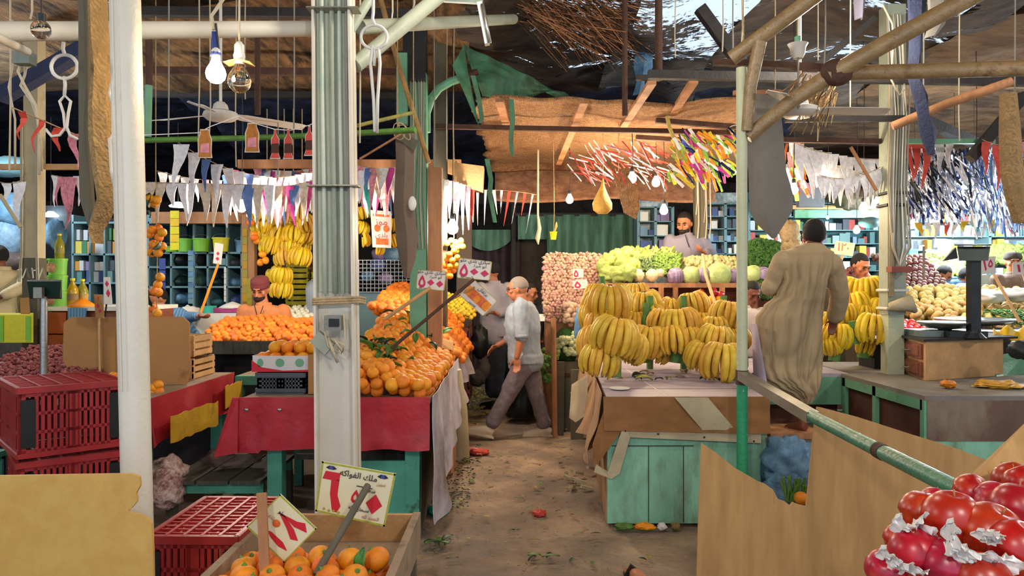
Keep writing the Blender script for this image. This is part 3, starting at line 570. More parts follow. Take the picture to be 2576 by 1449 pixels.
# ================================================================ left foreground
bo = MB(); out = [(-40, 1198), (330, 1192), (350, 1200), (352, 1222), (342, 1240), (344, 1262), (330, 1278), (322, 1284), (330, 1292), (350, 1294), (372, 1305), (380, 1318), (384, 1380), (386, 1500), (388, 1660), (-40, 1660)]
bo.prism([P(x, y, 2.2) for x, y in out], (0, .012, 0)).build('plywood_board', M['board_yellow'], label='yellowish board with a torn corner below the white post', cat='board')
crate('plastic_crate', 'red ventilated crate with dark corner panels, topmost of the tall stack', (-2.39, 4.0, .745), .47, .56, .355, 'red_plastic', .74, 'red crates in the stack')
crate('plastic_crate', 'red crate in the middle of the tall stack', (-2.38, 4.02, .385), .47, .56, .35, 'red_plastic', .66, 'red crates in the stack')
crate('plastic_crate', 'lowest red crate of the tall stack, behind the yellowish board', (-2.38, 4.0, .025), .47, .56, .35, 'red_plastic', .7, 'red crates in the stack')
crate('plastic_crate', 'red crate turned upside down beside the price signs', (-1.16, 3.0, .345), .33, .5, .34, 'red_plastic', -.02, 'red crates by the fruit tray', ns=9)
crate('plastic_crate', 'red crate carrying the upturned crate beside the price signs', (-1.16, 3.0, .0), .33, .5, .335, 'red_plastic', .0, 'red crates by the fruit tray', ns=9)
crate('plastic_crate', 'bright green crate edge left of the tall red stack', (-3.1, 4.0, .25), .5, .5, .42, 'teal', 0)
# wooden fruit tray on its stand
root = thing('fruit_tray', 'shallow wooden tray of oranges with two price signs', 'tray', (-.37, 2.5, .5))
xa, xb, ya, yb, zr, zb = -.975+.0, -.405, 1.9, 3.08, .655, .555
xa = -.97
MB().bb((xa, ya, zb-.015), (xb, yb, zb)).build('tray_floor', M['wood_tray'], root)
MB().bb((xb, ya, zb-.03), (xb+.03, yb+.02, zr+.01)).build('side_rail', M['wood_tray'], root); MB().bb((xa-.03, ya, zb-.03), (xa, yb+.02, zr+.01)).build('side_rail', M['wood_tray'], root)
MB().bb((xa, yb-.005, zb-.02), (xb, yb+.02, zr+.005)).build('end_rail', M['wood_pale'], root); MB().bb((xa, ya-.02, zb-.02), (xb, ya, zr+.005)).build('end_rail', M['wood_pale'], root)
for x_ in (xa, xb):
    for y_ in (ya+.05, yb-.05): MB().bb((x_-.02, y_-.025, 0), (x_+.02, y_+.025, zb-.03)).build('leg', M['grey_wood'], root)
ORANGE_HI = fruit_mesh('orange_near', .044, 'orange_deep', 32, 22, .9, .1)
spots = [(x, y) for y, xs in ((2.02, range(7)), (2.10, range(7)), (2.175, range(7)), (2.25, range(7)), (2.325, range(6)), (2.40, range(6))) for x in xs]
rr = random.Random(5); k = 0
for j, (row_y, n_) in enumerate(((2.2, 6), (2.285, 6), (2.37, 6), (2.455, 6), (2.54, 6), (2.625, 6), (2.71, 5))):
    for i in range(n_):
        x = -.935+.0885*(i+(.35 if j % 2 else 0)); z = zb+.044
        o = inst(ORANGE_HI, 'orange', (x, row_y, z), (rr.uniform(-.6, .6), rr.uniform(-.6, .6), rr.uniform(0, 6)), rr.uniform(.94, 1.0), 'large orange in the wooden tray below the price signs', 'orange', 'oranges in the wooden tray'); inst(CALYX, 'stem', (0, 0, .036), None, 1, parent=o)
for j, (row_y, n_, x0_) in enumerate(((2.33, 5, -.90), (2.42, 5, -.86), (2.5, 4, -.89), (2.59, 3, -.84), (2.58, 2, -.55))):
    for i in range(n_):
        o = inst(ORANGE_HI, 'orange', (x0_+.09*i+rr.uniform(-.005, .005), row_y, zb+.044+.062), (rr.uniform(-.6, .6), rr.uniform(-.6, .6), rr.uniform(0, 6)), rr.uniform(.92, 1.02), 'large orange lying on top in the wooden tray', 'orange', 'upper oranges in the wooden tray'); inst(CALYX, 'stem', (0, 0, .036), None, 1, parent=o)
o = inst(LEAF, 'leaf', P(905, 1440, 2.5), (1.5, .2, -.3), .8, 'green leaf standing among the tray oranges', 'leaf')
# ------------------------------------------------ price signs
def text_mesh(body, size, name, mt, parent, M4, al='CENTER'):
    cu = bpy.data.curves.new('t', 'FONT'); cu.body = body; cu.size = size; cu.align_x = al; cu.extrude = .0008
    ob = bpy.data.objects.new('t', cu); C.objects.link(ob); dg = bpy.context.evaluated_depsgraph_get(); me = bpy.data.meshes.new_from_object(ob.evaluated_get(dg))
    bpy.data.objects.remove(ob); me.materials.clear(); me.materials.append(M[mt]); me.transform(M4); o = bpy.data.objects.new(name, me); C.objects.link(o); o.parent = parent; ORG[o.name] = ORG[parent.name]; return o
D('ink_red', '#c8202f', .5, var=.04, bump=0); D('ink_pink', '#c52a58', .5, var=.04, bump=0); D('ink_black', '#1d1c24', .5, var=0, bump=0); D('ink_blue', '#3a4a90', .5, var=0, bump=0)
D('sign_cream', '#ded9b4', .5, var=.04, scale=8, bump=.03, dirt='#b9b078', damt=.3, dscale=9); D('sign_white', '#dcd6cc', .5, var=.04, bump=.03); D('sign_edge', '#a3a83c', .5, var=.2, scale=60, bump=0); D('sign_back', '#b9ab72', .6, var=.1)
D('print_orange', '#cf4b28', .5, var=.3, scale=30, bump=0, col2='#e5782f'); D('ink_faint', '#c98d6a', .6, var=.05, bump=0)
def sign(name, label, q, Y, base='sign_cream', edge='sign_edge', tilt=0.0, group=None, dyr=0.0):
    """q: the four corners in the photograph (top left, top right, bottom right, bottom left); u right, v down on the board"""
    ys = [Y, Y+dyr, Y+dyr+tilt, Y+tilt]; c4 = [P(x, y, yy) for (x, y), yy in zip(q, ys)]
    nrm = (c4[1]-c4[0]).cross(c4[3]-c4[0]).normalized()
    if nrm.y > 0: nrm = -nrm
    root = thing(name, label, 'price sign', sum(c4, V((0, 0, 0)))/4, group)
    def at(u, v, h=0): return c4[0].lerp(c4[1], u).lerp(c4[3].lerp(c4[2], u), v)+nrm*h
    MB().prism([at(0, 0), at(1, 0), at(1, 1), at(0, 1)], nrm*-.005).build('board', M[base], root)
    if edge:
        e = MB()
        for a, b_ in (((0, 0), (1, .035)), ((0, .965), (1, 1)), ((0, 0), (.025, 1)), ((.975, 0), (1, 1))): e.prism([at(a[0], a[1], .0006), at(b_[0], a[1], .0006), at(b_[0], b_[1], .0006), at(a[0], b_[1], .0006)], nrm*.0006)
        e.build('border', M[edge], root)
    lift = [.0008]
    def shape(nm, polys, mt='ink_red', px=False):
        b = MB(); lift[0] += .0007
        for pl in polys:
            if px:
                pts = []
                for x, y in pl:
                    d = P(x, y, 1)-V((0, 0, H)); pts.append(V((0, 0, H))+d*((c4[0]-V((0, 0, H))).dot(nrm)/d.dot(nrm))+nrm*lift[0])
            else: pts = [at(u, v, lift[0]) for u, v in pl]
            b.prism(pts, nrm*.0005)
        return b.build(nm, M[mt], root)
    def write(body, u, v, w_, size, mt='ink_black', nm='lettering'):
        X = (at(1, .5)-at(0, .5)).normalized(); Zz = (at(.5, 0)-at(.5, 1)).normalized(); o_ = at(u, v, lift[0]+.0008)
        s_ = Matrix((X, Zz, X.cross(Zz))).transposed().to_4x4(); s_.translation = o_-ORG[root.name]
        return text_mesh(body, size, nm, mt, root, s_)
    return root, at, shape, write, nrm
def ell(cu, cv, ru, rv, n=16, a0=0): return [(cu+ru*math.cos(a0+2*math.pi*i/n), cv+rv*math.sin(a0+2*math.pi*i/n)) for i in range(n)]
def dia(cu, cv, ru, rv): return [(cu-ru, cv), (cu, cv-rv), (cu+ru, cv), (cu, cv+rv)]
def drop(cu, cv, ru, rv, hole=.45):
    o_ = [(cu, cv-rv), (cu+ru*.55, cv-rv*.45), (cu+ru*.95, cv+.1*rv), (cu+ru*.95, cv+.6*rv), (cu+ru*.5, cv+rv), (cu-ru*.5, cv+rv), (cu-ru, cv+.6*rv), (cu-ru*.95, cv+.1*rv), (cu-ru*.55, cv-rv*.45)]
    i_ = [(cu+(u-cu)*hole, cv+.12*rv+(v-cv)*hole) for u, v in o_]; n = len(o_)
    return [[o_[i], o_[(i+1) % n], i_[(i+1) % n], i_[i]] for i in range(n)]
# «٦٥٠» sign
root, at, shape, write, nr = sign('price_sign', 'large cream price sign with two painted eyes and red numerals on the fruit tray', [(810, 1160), (996, 1192), (968, 1325), (793, 1286)], 2.74)
shape('numeral', [[(.07, .17), (.27, .17), (.27, .33), (.04, .33)], [(.16, .3), (.27, .3), (.275, .6), (.17, .6)], [(.17, .6), (.275, .6), (.34, .8), (.22, .86)], [(.22, .86), (.34, .8), (.3, .93), (.24, .93)]])
shape('numeral', drop(.52, .55, .055, .13)); shape('numeral', [dia(.79, .63, .115, .19)])
for cu, s_ in ((.14, 1), (.84, -1)):
    shape('painted_eye', [[(cu-.075, .10), (cu-.03, .055), (cu+.03, .055), (cu+.075, .10), (cu+.03, .125), (cu-.03, .125)]], 'ink_black'); shape('iris', [ell(cu, .09, .028, .034)], 'ink_blue')
PF = lambda s_: s_[::-1]
write(PF('ﻣﻠﻚ ﺍﻟﻔﻮﺍﻛﻪ'), .52, .2, 0, .030); write(PF('ﺳﻌﺮ'), .72, .42, 0, .02); write('ـــــــ', .62, .35, 0, .03); write(PF('ﺳﺒﺤﺎﻥ ﺍﻟﻠﻪ'), .6, .80, 0, .018); write(PF('ﺍﻟﺤﻤﺪ ﻟﻠﻪ'), .78, .92, 0, .018, 'ink_faint'); write(PF('ﺗﻤﻮﻳﻦ'), .84, .26, 0, .014, 'ink_faint')
shape('shading_marks', [dia(.12+.07*i, .9+.015*(i % 2), .02, .03) for i in range(4)], 'sign_edge')
tube_thing('sign_stick', [P(925, 1222, 2.69), P(880, 1300, 2.55), P(795, 1446, 2.42)], .0125, 'grey_wood', 'rough brown stick propping the large cream sign in the oranges', 'stick', 9)
# «١٨» sign
root, at, shape, write, nr = sign('price_sign', 'tilted cream price sign with yellow edge and red numerals on a thick stick', [(705, 1243), (797, 1330), (714, 1416), (620, 1325)], 2.52)
shape('numeral', [[(673, 1333), (684, 1338), (712, 1364), (720, 1380), (722, 1386), (700, 1374), (680, 1350)]], px=True); shape('numeral', [[(702, 1288), (748, 1312), (768, 1316), (772, 1340), (740, 1325), (716, 1300)], [(702, 1288), (716, 1296), (740, 1332), (750, 1360), (731, 1356), (722, 1330)]], px=True)
shape('fruit_picture', [ell(.36, .5, .08, .08)], 'print_orange'); write(PF('ﺣﻠﻮ'), .3, .3, 0, .018); write(PF('ﺑﻠﺪﻱ'), .2, .5, 0, .016, 'ink_faint')
bar_thing('sign_stick', P(658, 1240, 2.46), P(668, 1480, 2.42), .031, .012, 'wood', 'flat upright wooden stick carrying the tilted sign', 'stick', (0, 1, 0))
# «٥٠٠» signs over the orange heap
def five(label, q, Y, stick, mt_s, w_s, lb_s, base='sign_white', tilt=0.):
    root, at, shape, write, nr = sign('price_sign', label, q, Y, base, 'sign_back', tilt)
    shape('numeral', drop(.19, .58, .13, .33), 'ink_pink'); shape('numeral', [dia(.5, .62, .13, .17)], 'ink_pink'); shape('numeral', [dia(.82, .66, .13, .18)], 'ink_pink')
    write(PF('ﺳﻜﺮﻱ ﺑﻠﺪﻱ ﺣﻠﻮ'), .5, .16, 0, .034); write(PF('ﺃﺑﻮ ﺻﺮﺓ'), .66, .38, 0, .03); write(PF('ﺍﻟﺤﻤﺪ ﻟﻠﻪ'), .3, .97, 0, .024)
    tube_thing('sign_stick', [P(*stick[0], Y-.03), P(*stick[1], stick[2])], w_s, mt_s, lb_s, 'stick', 8)
five('white price sign with pink numerals in front of the green post', [(1050, 678), (1123, 684), (1117, 732), (1047, 726)], 5.7, ((1083, 724), (968, 803), 5.6), 'wood_pale', .014, 'pale stick holding the sign in front of the green post')
five('white price sign with pink numerals, larger and higher, before the dark doorway', [(1155, 648), (1238, 658), (1232, 706), (1149, 699)], 5.3, ((1192, 703), (985, 876), 5.0), 'rust', .012, 'long red brown stick holding the higher sign')
root, at, shape, write, nr = sign('fruit_carton_sign', 'tilted printed carton lid showing orange fruit below the higher price sign', [(1190, 700), (1252, 757), (1215, 796), (1155, 742)], 5.5, 'sign_white', 'sign_back')
shape('fruit_band', [[(.05, .32), (.95, .32), (.95, .78), (.05, .78)]], 'print_orange'); shape('printed_orange', [ell(.16, .55, .11, .22), ell(.85, .55, .12, .24), ell(.5, .6, .1, .18)], 'orange_deep'); write(PF('ﺑﺮﺗﻘﺎﻝ'), .5, .22, 0, .035); write(PF('ﻋﺼﻴﺮ'), .5, .95, 0, .03)
tube_thing('sign_stick', [P(1195, 722, 5.45), P(1120, 762, 5.6)], .008, 'wood_pale', 'thin pale stick behind the tilted carton lid', 'stick', 6)
# ================================================================ main orange stall
root = thing('market_stall', 'green framed stall under a red cloth heaped with oranges', 'stall', (-1.1, 6.6, 0))
tx0, tx1, ty0, ty1, tz = -1.66, -.50, 4.62, 8.6, .9
tp = MB(); tp.add([(tx0, ty0, tz-.03), (tx1, ty0, tz-.03), (tx1-.04, ty1, tz-.03), (tx0, ty1, tz-.03), (tx0, ty0, tz), (tx1, ty0, tz), (tx1-.04, ty1, tz), (tx0, ty1, tz)], [(0, 3, 2, 1), (4, 5, 6, 7), (0, 1, 5, 4), (1, 2, 6, 5), (2, 3, 7, 6), (3, 0, 4, 7)]); tp.build('table_top', M['wood_tray'], root)
for x_, y_ in ((-1.47, 4.72), (-.62, 4.74), (-1.58, 6.6), (-.62, 6.6), (-1.58, 8.4), (-.62, 8.4)): MB().bb((x_-.045, y_-.045, 0), (x_+.045, y_+.045, tz-.03)).build('leg', M['teal'], root)
MB().bb((-.96, 4.7, .03), (-.575, 4.73, .50)).build('side_panel', M['teal'], root); MB().bb((-.96, 4.69, .6), (-.58, 4.72, .68)).build('rail', M['teal'], root); MB().bb((-.60, 4.74, .02), (-.585, 8.5, .6)).build('side_panel', M['grey_wood'], root)
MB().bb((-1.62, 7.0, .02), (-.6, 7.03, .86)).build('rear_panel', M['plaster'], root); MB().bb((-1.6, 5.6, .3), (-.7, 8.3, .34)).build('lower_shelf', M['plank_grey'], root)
def drape(name, a, b_, z0, drop_, mt, out_, waves=5, amp=.02, ragged=.02, label=None, cat='cloth', seed=0, th=.004, nu=60, flare=.0):
    a, b_, out_ = V(a), V(b_), V(out_)
    def fn(u, v):
        p = a.lerp(b_, u); dr = drop_(u) if callable(drop_) else drop_
        p.z = z0-v*(dr+ragged*nz(u*7, seed)); w_ = amp*(.15+v)*(nz(u*waves*2.2, seed+3, v*1.5)+.5*math.sin(u*waves*5+seed))
        return p+out_*(w_+.008+flare*v*v)+V((b_-a).normalized())*(.02*v*nz(u*9, seed+9))
    return MB().grid(fn, nu, 16, -out_*th).build(name, M[mt], smooth='auto', label=label, cat=cat)
drape('table_cloth', (-1.70, 4.6, .9), (-.50, 4.6, .9), .912, lambda u: .32+.02*(u < .15), 'red_cloth', (0, -1, 0), 4, .03, .012, 'dark red plastic cloth over the front of the orange stall', seed=2)
MB().prism([(-1.70, 4.585, .90), (-1.655, 4.57, .91), (-1.66, 4.57, .58), (-1.80, 4.56, .555)], (0, -.006, 0)).build('cloth_corner', M['red_cloth'], label='loose corner of the red cloth spreading sideways', cat='cloth')
tk = MB()
for px in (620, 703, 797, 1052): tk.ball(P(px, 1031 if px < 1000 else 1108, 4.56), .011, 8, 6)
for i, q in enumerate((620, 703, 797)): MB().ball(P(q, 1031, 4.555), (.014, .006, .01), 8, 6).build('cloth_pin', M['steel'], label='bright metal pin in the dark red cloth', cat='pin', group='pins in the red cloth', smooth=True)
drape('tarpaulin_skirt', (-.485, 4.60, .9), (-.525, 8.55, .9), .915, lambda u: (.78-.9*u*.55 if u < .28 else .64-.75*(u-.28) if u < .7 else .32), 'white_tarp', (1, 0, 0), 7, .05, .07, 'stained whitish tarpaulin hanging along the aisle side of the orange stall', seed=5, nu=90, flare=.05)
st = MB(); st.bb((-.415, 5.1, .235), (-.411, 5.62, .25)); st.bb((-.413, 5.1, .26), (-.409, 5.62, .268))
tube_thing('log_post', [V((-.47, 6.9, 0)), V((-.475, 6.88, .45)), V((-.52, 6.86, .82))], [.085, .07, .06], 'canvas_pale', 'pale log leg leaning against the aisle side of the orange stall', 'post', 12)
MB().bb((-.62, 6.2, 0), (-.5, 6.78, .5)).build('brown_panel', M['wood'], label='brown board between tarpaulin and pale log', cat='board')
def hmain(x, y):
    t = (y-4.62); e = min(1, max(0, (-.50-x)/.42)); f = min(1, max(0, (x+1.66)/.25))
    return .945+min(t*.95, .10*e+.142*t*e)*(.35+.65*f)*(1 if t < 3.2 else 1)+.025*nz(x*5, y*5)
def mmain(x, y): return not (-.9 < x < -.58 and 6.33 < y < 6.65) and x < -.505 and not (x < -1.15 and y < 6.0 and False)
ORANGE = fruit_mesh('orange', .0415, 'orange', 20, 14, .94, .05)
got = heap(ORANGE, 'orange', hmain, -1.08, -.50, 4.66, 6.95, .083, 'round orange in the big heap on the red clothed stall', 'orange', 'oranges heaped on the red clothed stall', 300, None, None, seed=3, mask=mmain, sub=False)
last = max(o.location.y for o in got)
b = MB()
def stuff_heap(b, h, x0, x1, y0, y1, d, mask=None, seed=4, nu=10, nv=7, sub=True, sink=0.0):
    rr = random.Random(seed); y = y0; row = 0
    while y < y1:
        x = x0+(d/2 if row % 2 else 0)
        while x < x1:
            px, py = x+rr.uniform(-.14, .14)*d, y+rr.uniform(-.14, .14)*d
            if mask is None or mask(px, py):
                z = h(px, py)+rr.uniform(-.1, .15)*d-sink
                b.ball((px, py, z), d*.495*rr.uniform(.93, 1.04), nu, nv)
                if sub: b.ball((px+d*.5, py+d*.4, z-d*.6), d*.49, 8, 5)
            x += d
        y += d*.84; row += 1
stuff_heap(b, hmain, -1.08, -.5, 4.7, last, .083, mmain, sub=False, sink=.055, nu=8, nv=6)
stuff_heap(b, hmain, -1.3, -.5, last+.07, 8.5, .083, mmain, 5, sub=True)
b.build('orange_heap', M['orange'], smooth=True, label='rest of the orange heap, its lower layer and far slope', cat='orange', kind='stuff')
rr = random.Random(9)
for i in range(46):
    x, y = rr.uniform(-1.0, -.55), rr.uniform(4.8, 6.9)
    if rr.random() < .4: x, y = -.93+rr.uniform(-.1, .16), 5.2+rr.uniform(-.2, .3)
    inst(LEAF if i % 3 else LEAF_K, 'leaf', (x, y, hmain(x, y)+.05), (rr.uniform(-.6, .6), rr.uniform(-.6, .6), rr.uniform(0, 6.3)), rr.uniform(.7, 1.15), 'green citrus leaf lying on the orange heap', 'leaf', 'leaves on the orange heap')
MB().prism([P(1085, 845, 6.5), P(1140, 862, 6.7), P(1140, 882, 6.6), P(1105, 874, 6.5)], (0, .05, .008)).build('cardboard_scrap', M['cardboard'], label='small cardboard scrap lying on the orange heap', cat='cardboard')
# grey crate, carton and box of oranges on the near end
crate('plastic_crate', 'dark grey crate under the white carton of oranges', (-1.47, 4.98, .902), .30, .36, .135, 'grey_plastic', 0, rows=2, ns=10, panels=False, lid=False)
root = thing('fruit_carton', 'white carton with red flash and green prints holding oranges', 'carton', (-1.46, 4.98, 1.04))
cx0, cx1, cy0, cy1, cz0, cz1 = -1.655, -1.29, 4.80, 5.18, 1.043, 1.145
D('carton_white', '#cfccc9', .7, var=.05, bump=.05); b = MB(); t = .006
b.bb((cx0, cy0, cz0), (cx1, cy0+t, cz1)); b.bb((cx0, cy1-t, cz0), (cx1, cy1, cz1)); b.bb((cx0, cy0, cz0), (cx0+t, cy1, cz1)); b.bb((cx1-t, cy0, cz0), (cx1, cy1, cz1)); b.bb((cx0, cy0, cz0), (cx1, cy1, cz0+t)); b.build('tray_box', M['carton_white'], root)
MB().prism([(cx0, cy0-.0008, cz0), (cx1, cy0-.0008, cz0), (cx1, cy0-.0008, cz0+.014), (cx0+.2, cy0-.0008, cz0+.008), (cx0+.06, cy0-.0008, cz0+.03), (cx0, cy0-.0008, cz0+.075)], (0, -.0008, 0)).build('red_flash', M['ink_red'], root)
b = MB()
for i in range(3): b.prism([(cx0+.055+.125*i+.028*math.cos(a)*(1 if i else .7), cy0-.0008, cz0+.058+.027*math.sin(a)) for a in [2*math.pi*k/14 for k in range(14)]], (0, -.0008, 0))
b.build('leaf_print', M['green_paint'], root)
rr = random.Random(12)
for j in range(4):
    for i in range(4):
        inst(ORANGE, 'orange', (cx0+.05+.086*i+(.02 if j % 2 else 0), cy0+.055+.085*j, cz1-.02), (rr.random(), rr.random(), rr.random()*6), 1.0, 'orange in the white carton on the grey crate', 'orange', 'oranges in the white carton')
for j in range(3):
    for i in range(4 if j == 0 else 3): inst(ORANGE, 'orange', (cx0+.12+.082*i, cy0+.09+.085*j, cz1+.045), (rr.random(), rr.random(), rr.random()*6), 1.0, 'orange piled on top in the white carton', 'orange', 'upper oranges in the white carton')
MB().bb((-1.29, 4.78, .905), (-1.17, 5.15, 1.15)).build('cardboard_box', M['cardboard'], label='brown cardboard box between the white carton and the column', cat='box')
# ================================================================ left table with red and yellow cloth
root = thing('market_table', 'low table under a red and yellow cloth beside the white post', 'table', (-3.4, 5.3, 0))
MB().bb((-5.2, 4.62, .86), (-2.22, 6.0, .9)).build('table_top', M['wood_tray'], root)
for x_, y_ in ((-2.3, 4.7), (-2.3, 5.92), (-5, 4.7), (-5, 5.92)): MB().bb((x_-.045, y_-.045, 0), (x_+.045, y_+.045, .86)).build('leg', M['teal'], root)
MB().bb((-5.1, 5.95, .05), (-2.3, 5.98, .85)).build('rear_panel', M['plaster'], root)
drape('table_cloth', (-2.2, 4.58, .9), (-2.2, 5.98, .9), .905, lambda u: .30-.02*u, 'red_cloth', (1, 0, 0), 3, .03, .015, 'red cloth hanging over the side of the left table', seed=8)
MB().grid(lambda u, v: V((-2.135+.01*math.sin(u*9), 4.72+.75*u, .775-.02*u-.17*v+.02*nz(u*6, 2))), 16, 6, (.004, 0, 0)).build('yellow_cloth_band', M['yellow_cloth'], label='yellow cloth strip sewn on the lower red cloth', cat='cloth', smooth='auto')
MB().grid(lambda u, v: V((-2.135+.01*math.sin(u*9), 5.62+.33*u, .84-.17*v+.02*nz(u*6, 5))), 10, 6, (.004, 0, 0)).build('yellow_cloth_band', M['yellow_cloth'], label='small yellow cloth patch at the far end of the red cloth', cat='cloth', smooth='auto')
bx_ = MB(); o_ = [(160, 812), (178, 798), (460, 797), (476, 812), (478, 940), (470, 966), (300, 962), (175, 936), (158, 905)]
bx_.prism([P(x, y, 5.28) for x, y in o_], (0, .012, 0)).build('cardboard_sheet', M['cardboard'], label='tall brown cardboard sheet standing on the left table', cat='cardboard')
for i, (px, py) in enumerate(((388, 975), (400, 985), (384, 990), (398, 968), (285, 948), (296, 952))):
    inst(ORANGE, 'tangerine', P(px, py, 4.9), (i, i, i), .8, 'small orange peeping out beside the white post on the left table', 'orange', 'oranges under the cardboard sheet')
# wooden crates behind the sheet, back frame, tangerine table
def slat_box(name, label, a, b_, mt='wood_red', cat='crate', n=3):
    root = thing(name, label, cat, ((a[0]+b_[0])/2, (a[1]+b_[1])/2, a[2])); h = (b_[2]-a[2])
    for s_ in range(4):
        m = MB()
        for i in range(n):
            z0 = a[2]+h*(i+.12)/n; z1 = a[2]+h*(i+.82)/n
            if s_ == 0: m.bb((a[0], a[1], z0), (b_[0], a[1]+.012, z1))
            if s_ == 1: m.bb((a[0], b_[1]-.012, z0), (b_[0], b_[1], z1))
            if s_ == 2: m.bb((a[0], a[1], z0), (a[0]+.012, b_[1], z1))
            if s_ == 3: m.bb((b_[0]-.012, a[1], z0), (b_[0], b_[1], z1))
        m.build('slatted_side', M[mt], root)
    m = MB()
    for x_ in (a[0]+.02, b_[0]-.02):
        for y_ in (a[1]+.02, b_[1]-.02): m.bb((x_-.016, y_-.016, a[2]), (x_+.016, y_+.016, b_[2]))
    m.build('corner_posts', M[mt], root); MB().bb((a[0]+.01, a[1]+.01, a[2]), (b_[0]-.01, b_[1]-.01, a[2]+.012)).build('base', M[mt], root); return root
slat_box('wooden_crate', 'wooden slat crate behind the cardboard sheet, upper one', (-2.75, 5.6, 1.06), (-2.36, 5.95, 1.22), 'wood_pale')
slat_box('wooden_crate', 'wooden slat crate behind the cardboard sheet, lower one', (-2.75, 5.55, .9), (-2.34, 5.95, 1.05), 'wood_pale')
root = thing('back_counter', 'green framed counter closing the seller aisle', 'counter', (-1.9, 6.1, 0))
MB().bb((-2.2, 6.0, .80), (-1.66, 6.06, .87)).build('rail', M['teal'], root); MB().bb((-2.2, 6.06, .84), (-1.66, 6.6, .87)).build('counter_board', M['wood_tray'], root)
for x_ in (-2.17, -1.70): MB().bb((x_-.03, 6.0, 0), (x_+.03, 6.06, .8)).build('leg', M['teal'], root)
root = thing('fruit_table', 'long wooden tray table of tangerines in front of the seated seller', 'table', (-2.4, 7.5, 0))
ax, bx2 = -2.95, -1.75
MB().bb((ax, 6.98, .955), (bx2, 7.0, 1.075)).build('front_board', M['plank_grey'], root, label='pale stained front board'); MB().bb((ax, 7.0, .95), (bx2, 8.1, .97)).build('tray_floor', M['wood_tray'], root)
MB().bb((ax-.02, 6.98, .955), (ax, 8.1, 1.09)).build('side_board', M['wood_pale'], root); MB().bb((bx2, 6.98, .955), (bx2+.02, 8.1, 1.09)).build('side_board', M['wood_pale'], root)
for x_ in (ax+.05, bx2-.05):
    for y_ in (7.05, 8.0): MB().bb((x_-.03, y_-.03, 0), (x_+.03, y_+.03, .95)).build('leg', M['grey_wood'], root)
MB().bb((ax, 7.3, .2), (bx2, 7.34, .94)).build('inner_panel', M['black_plastic'], root)
TANG = fruit_mesh('tangerine', .0345, 'orange_deep', 16, 10, .86, .08)
ht = lambda x, y: 1.08+.155*min(1, (y-7.03)/.6)+.03*nz(x*6, y*6)
heap(TANG, 'tangerine', ht, ax+.03, bx2-.02, 7.03, 7.8, .069, 'small tangerine heaped on the long tray before the seller', 'tangerine', 'tangerines on the long tray', 150, None, ('tangerine_heap', 'lower layer of the tangerine heap'), seed=21)
# low plank bench and clutter in the gap
root = thing('plank_bench', 'low grey plank bench under the two red cloths', 'bench', (-1.9, 5.1, 0))
for i in range(3): MB().bb((-2.2+.21*i, 4.76, .335), (-2.2+.21*i+.195, 5.5, .36)).build('plank', M['plank_grey'], root)
for y_ in (4.8, 5.4): MB().bb((-2.2, y_, .27), (-1.58, y_+.04, .335)).build('rail', M['teal'], root)
for x_ in (-2.17, -1.61):
    for y_ in (4.8, 5.4): MB().bb((x_-.03, y_, 0), (x_+.03, y_+.05, .27)).build('leg', M['grey_wood'], root)
D('red_bag', '#9a3034', .5, var=.4, scale=20, bump=.8, col2='#c9b8b0'); D('film', '#7a6a66', .2, var=.3, bump=.8, alpha=.55)
def lump(name, c, r, mt, label, cat, seed=0, amp=.35, nu=22, nv=14, fq=3.0, parent=None, kind=None, group=None):
    m = MB(); m.ball((0, 0, 0), 1, nu, nv)
    for v in m.v: v *= 1+amp*nz(v.x*fq+seed, v.y*fq, v.z*fq+seed)+amp*.4*nz(v.x*fq*2.7, v.y*fq*2.7+seed, v.z*fq*2.7)
    m.v = [V(c)+V((v.x*r[0], v.y*r[1], v.z*r[2])) for v in m.v]
    return m.build(name, M[mt], parent, smooth=True, label=label, cat=cat, kind=kind, group=group)
lump('plastic_bag', P(590, 1155, 5.0)+V((0, 0, .02)), (.18, .2, .06), 'film', 'thin transparent bag of scraps lying on the plank bench', 'bag', 3)
lump('plastic_bag', P(415, 1200, 4.9), (.13, .2, .13), 'red_bag', 'red printed bag under the left table', 'bag', 5)
lump('plastic_bag', P(420, 1235, 4.7), (.1, .15, .1), 'red_bag', 'second red printed bag on the ground by the plank bench', 'bag', 8)
tube_thing('scrap_wire', [P(x, y, 2.9) for x, y in ((380, 1385), (395, 1390), (410, 1410), (385, 1430), (395, 1400), (382, 1449), (410, 1412))], .006, 'steel', 'bent scrap of wire and foil beside the lower red crate', 'scrap', 6)
# ------------------------------------------------ scale and stock at the far left
root = thing('market_scale', 'dark scale display on a silver pole seen from behind', 'scale', (P(110, 925, 4.9).x, 4.9, .9))
xs = P(110, 900, 4.9).x
MB().tube([(xs, 4.9, 1.0), (xs, 4.9, 1.52)], .022, 12).build('pole', M['steel'], root, smooth='auto'); MB().box((xs, 4.85, 1.545), (.055, .03, .07)).build('bracket', M['galvanised'], root)
b = MB(); b.loft([[P(x, y, Y) for x, y, Y in q] for q in (((68, 708, 4.86), (153, 708, 4.86), (150, 748, 4.9), (74, 748, 4.9)), ((68, 704, 4.96), (155, 704, 4.96), (156, 752, 4.98), (76, 752, 4.98)))]); b.build('display_box', M['dark_teal'], root)
MB().bb((xs-.17, 4.7, .905), (xs+.17, 5.1, .98)).build('platform', M['steel'], root)
MB().prism([(xs-.2, 4.68, .985), (xs+.24, 4.68, .985), (xs+.2, 5.12, .985), (xs-.05, 5.1, .985)], (0, 0, .004)).build('pan_sheet', M['steel'], root)
D('hibiscus', '#7c2b3a', .7, var=.5, scale=40, bump=.6, rnd=.4, col2='#a85a66')
hh = lambda x, y: .93+.17*min(1, (y-4.9)/.9)+.02*nz(x*4, y*4)
b = MB(); rr = random.Random(33)
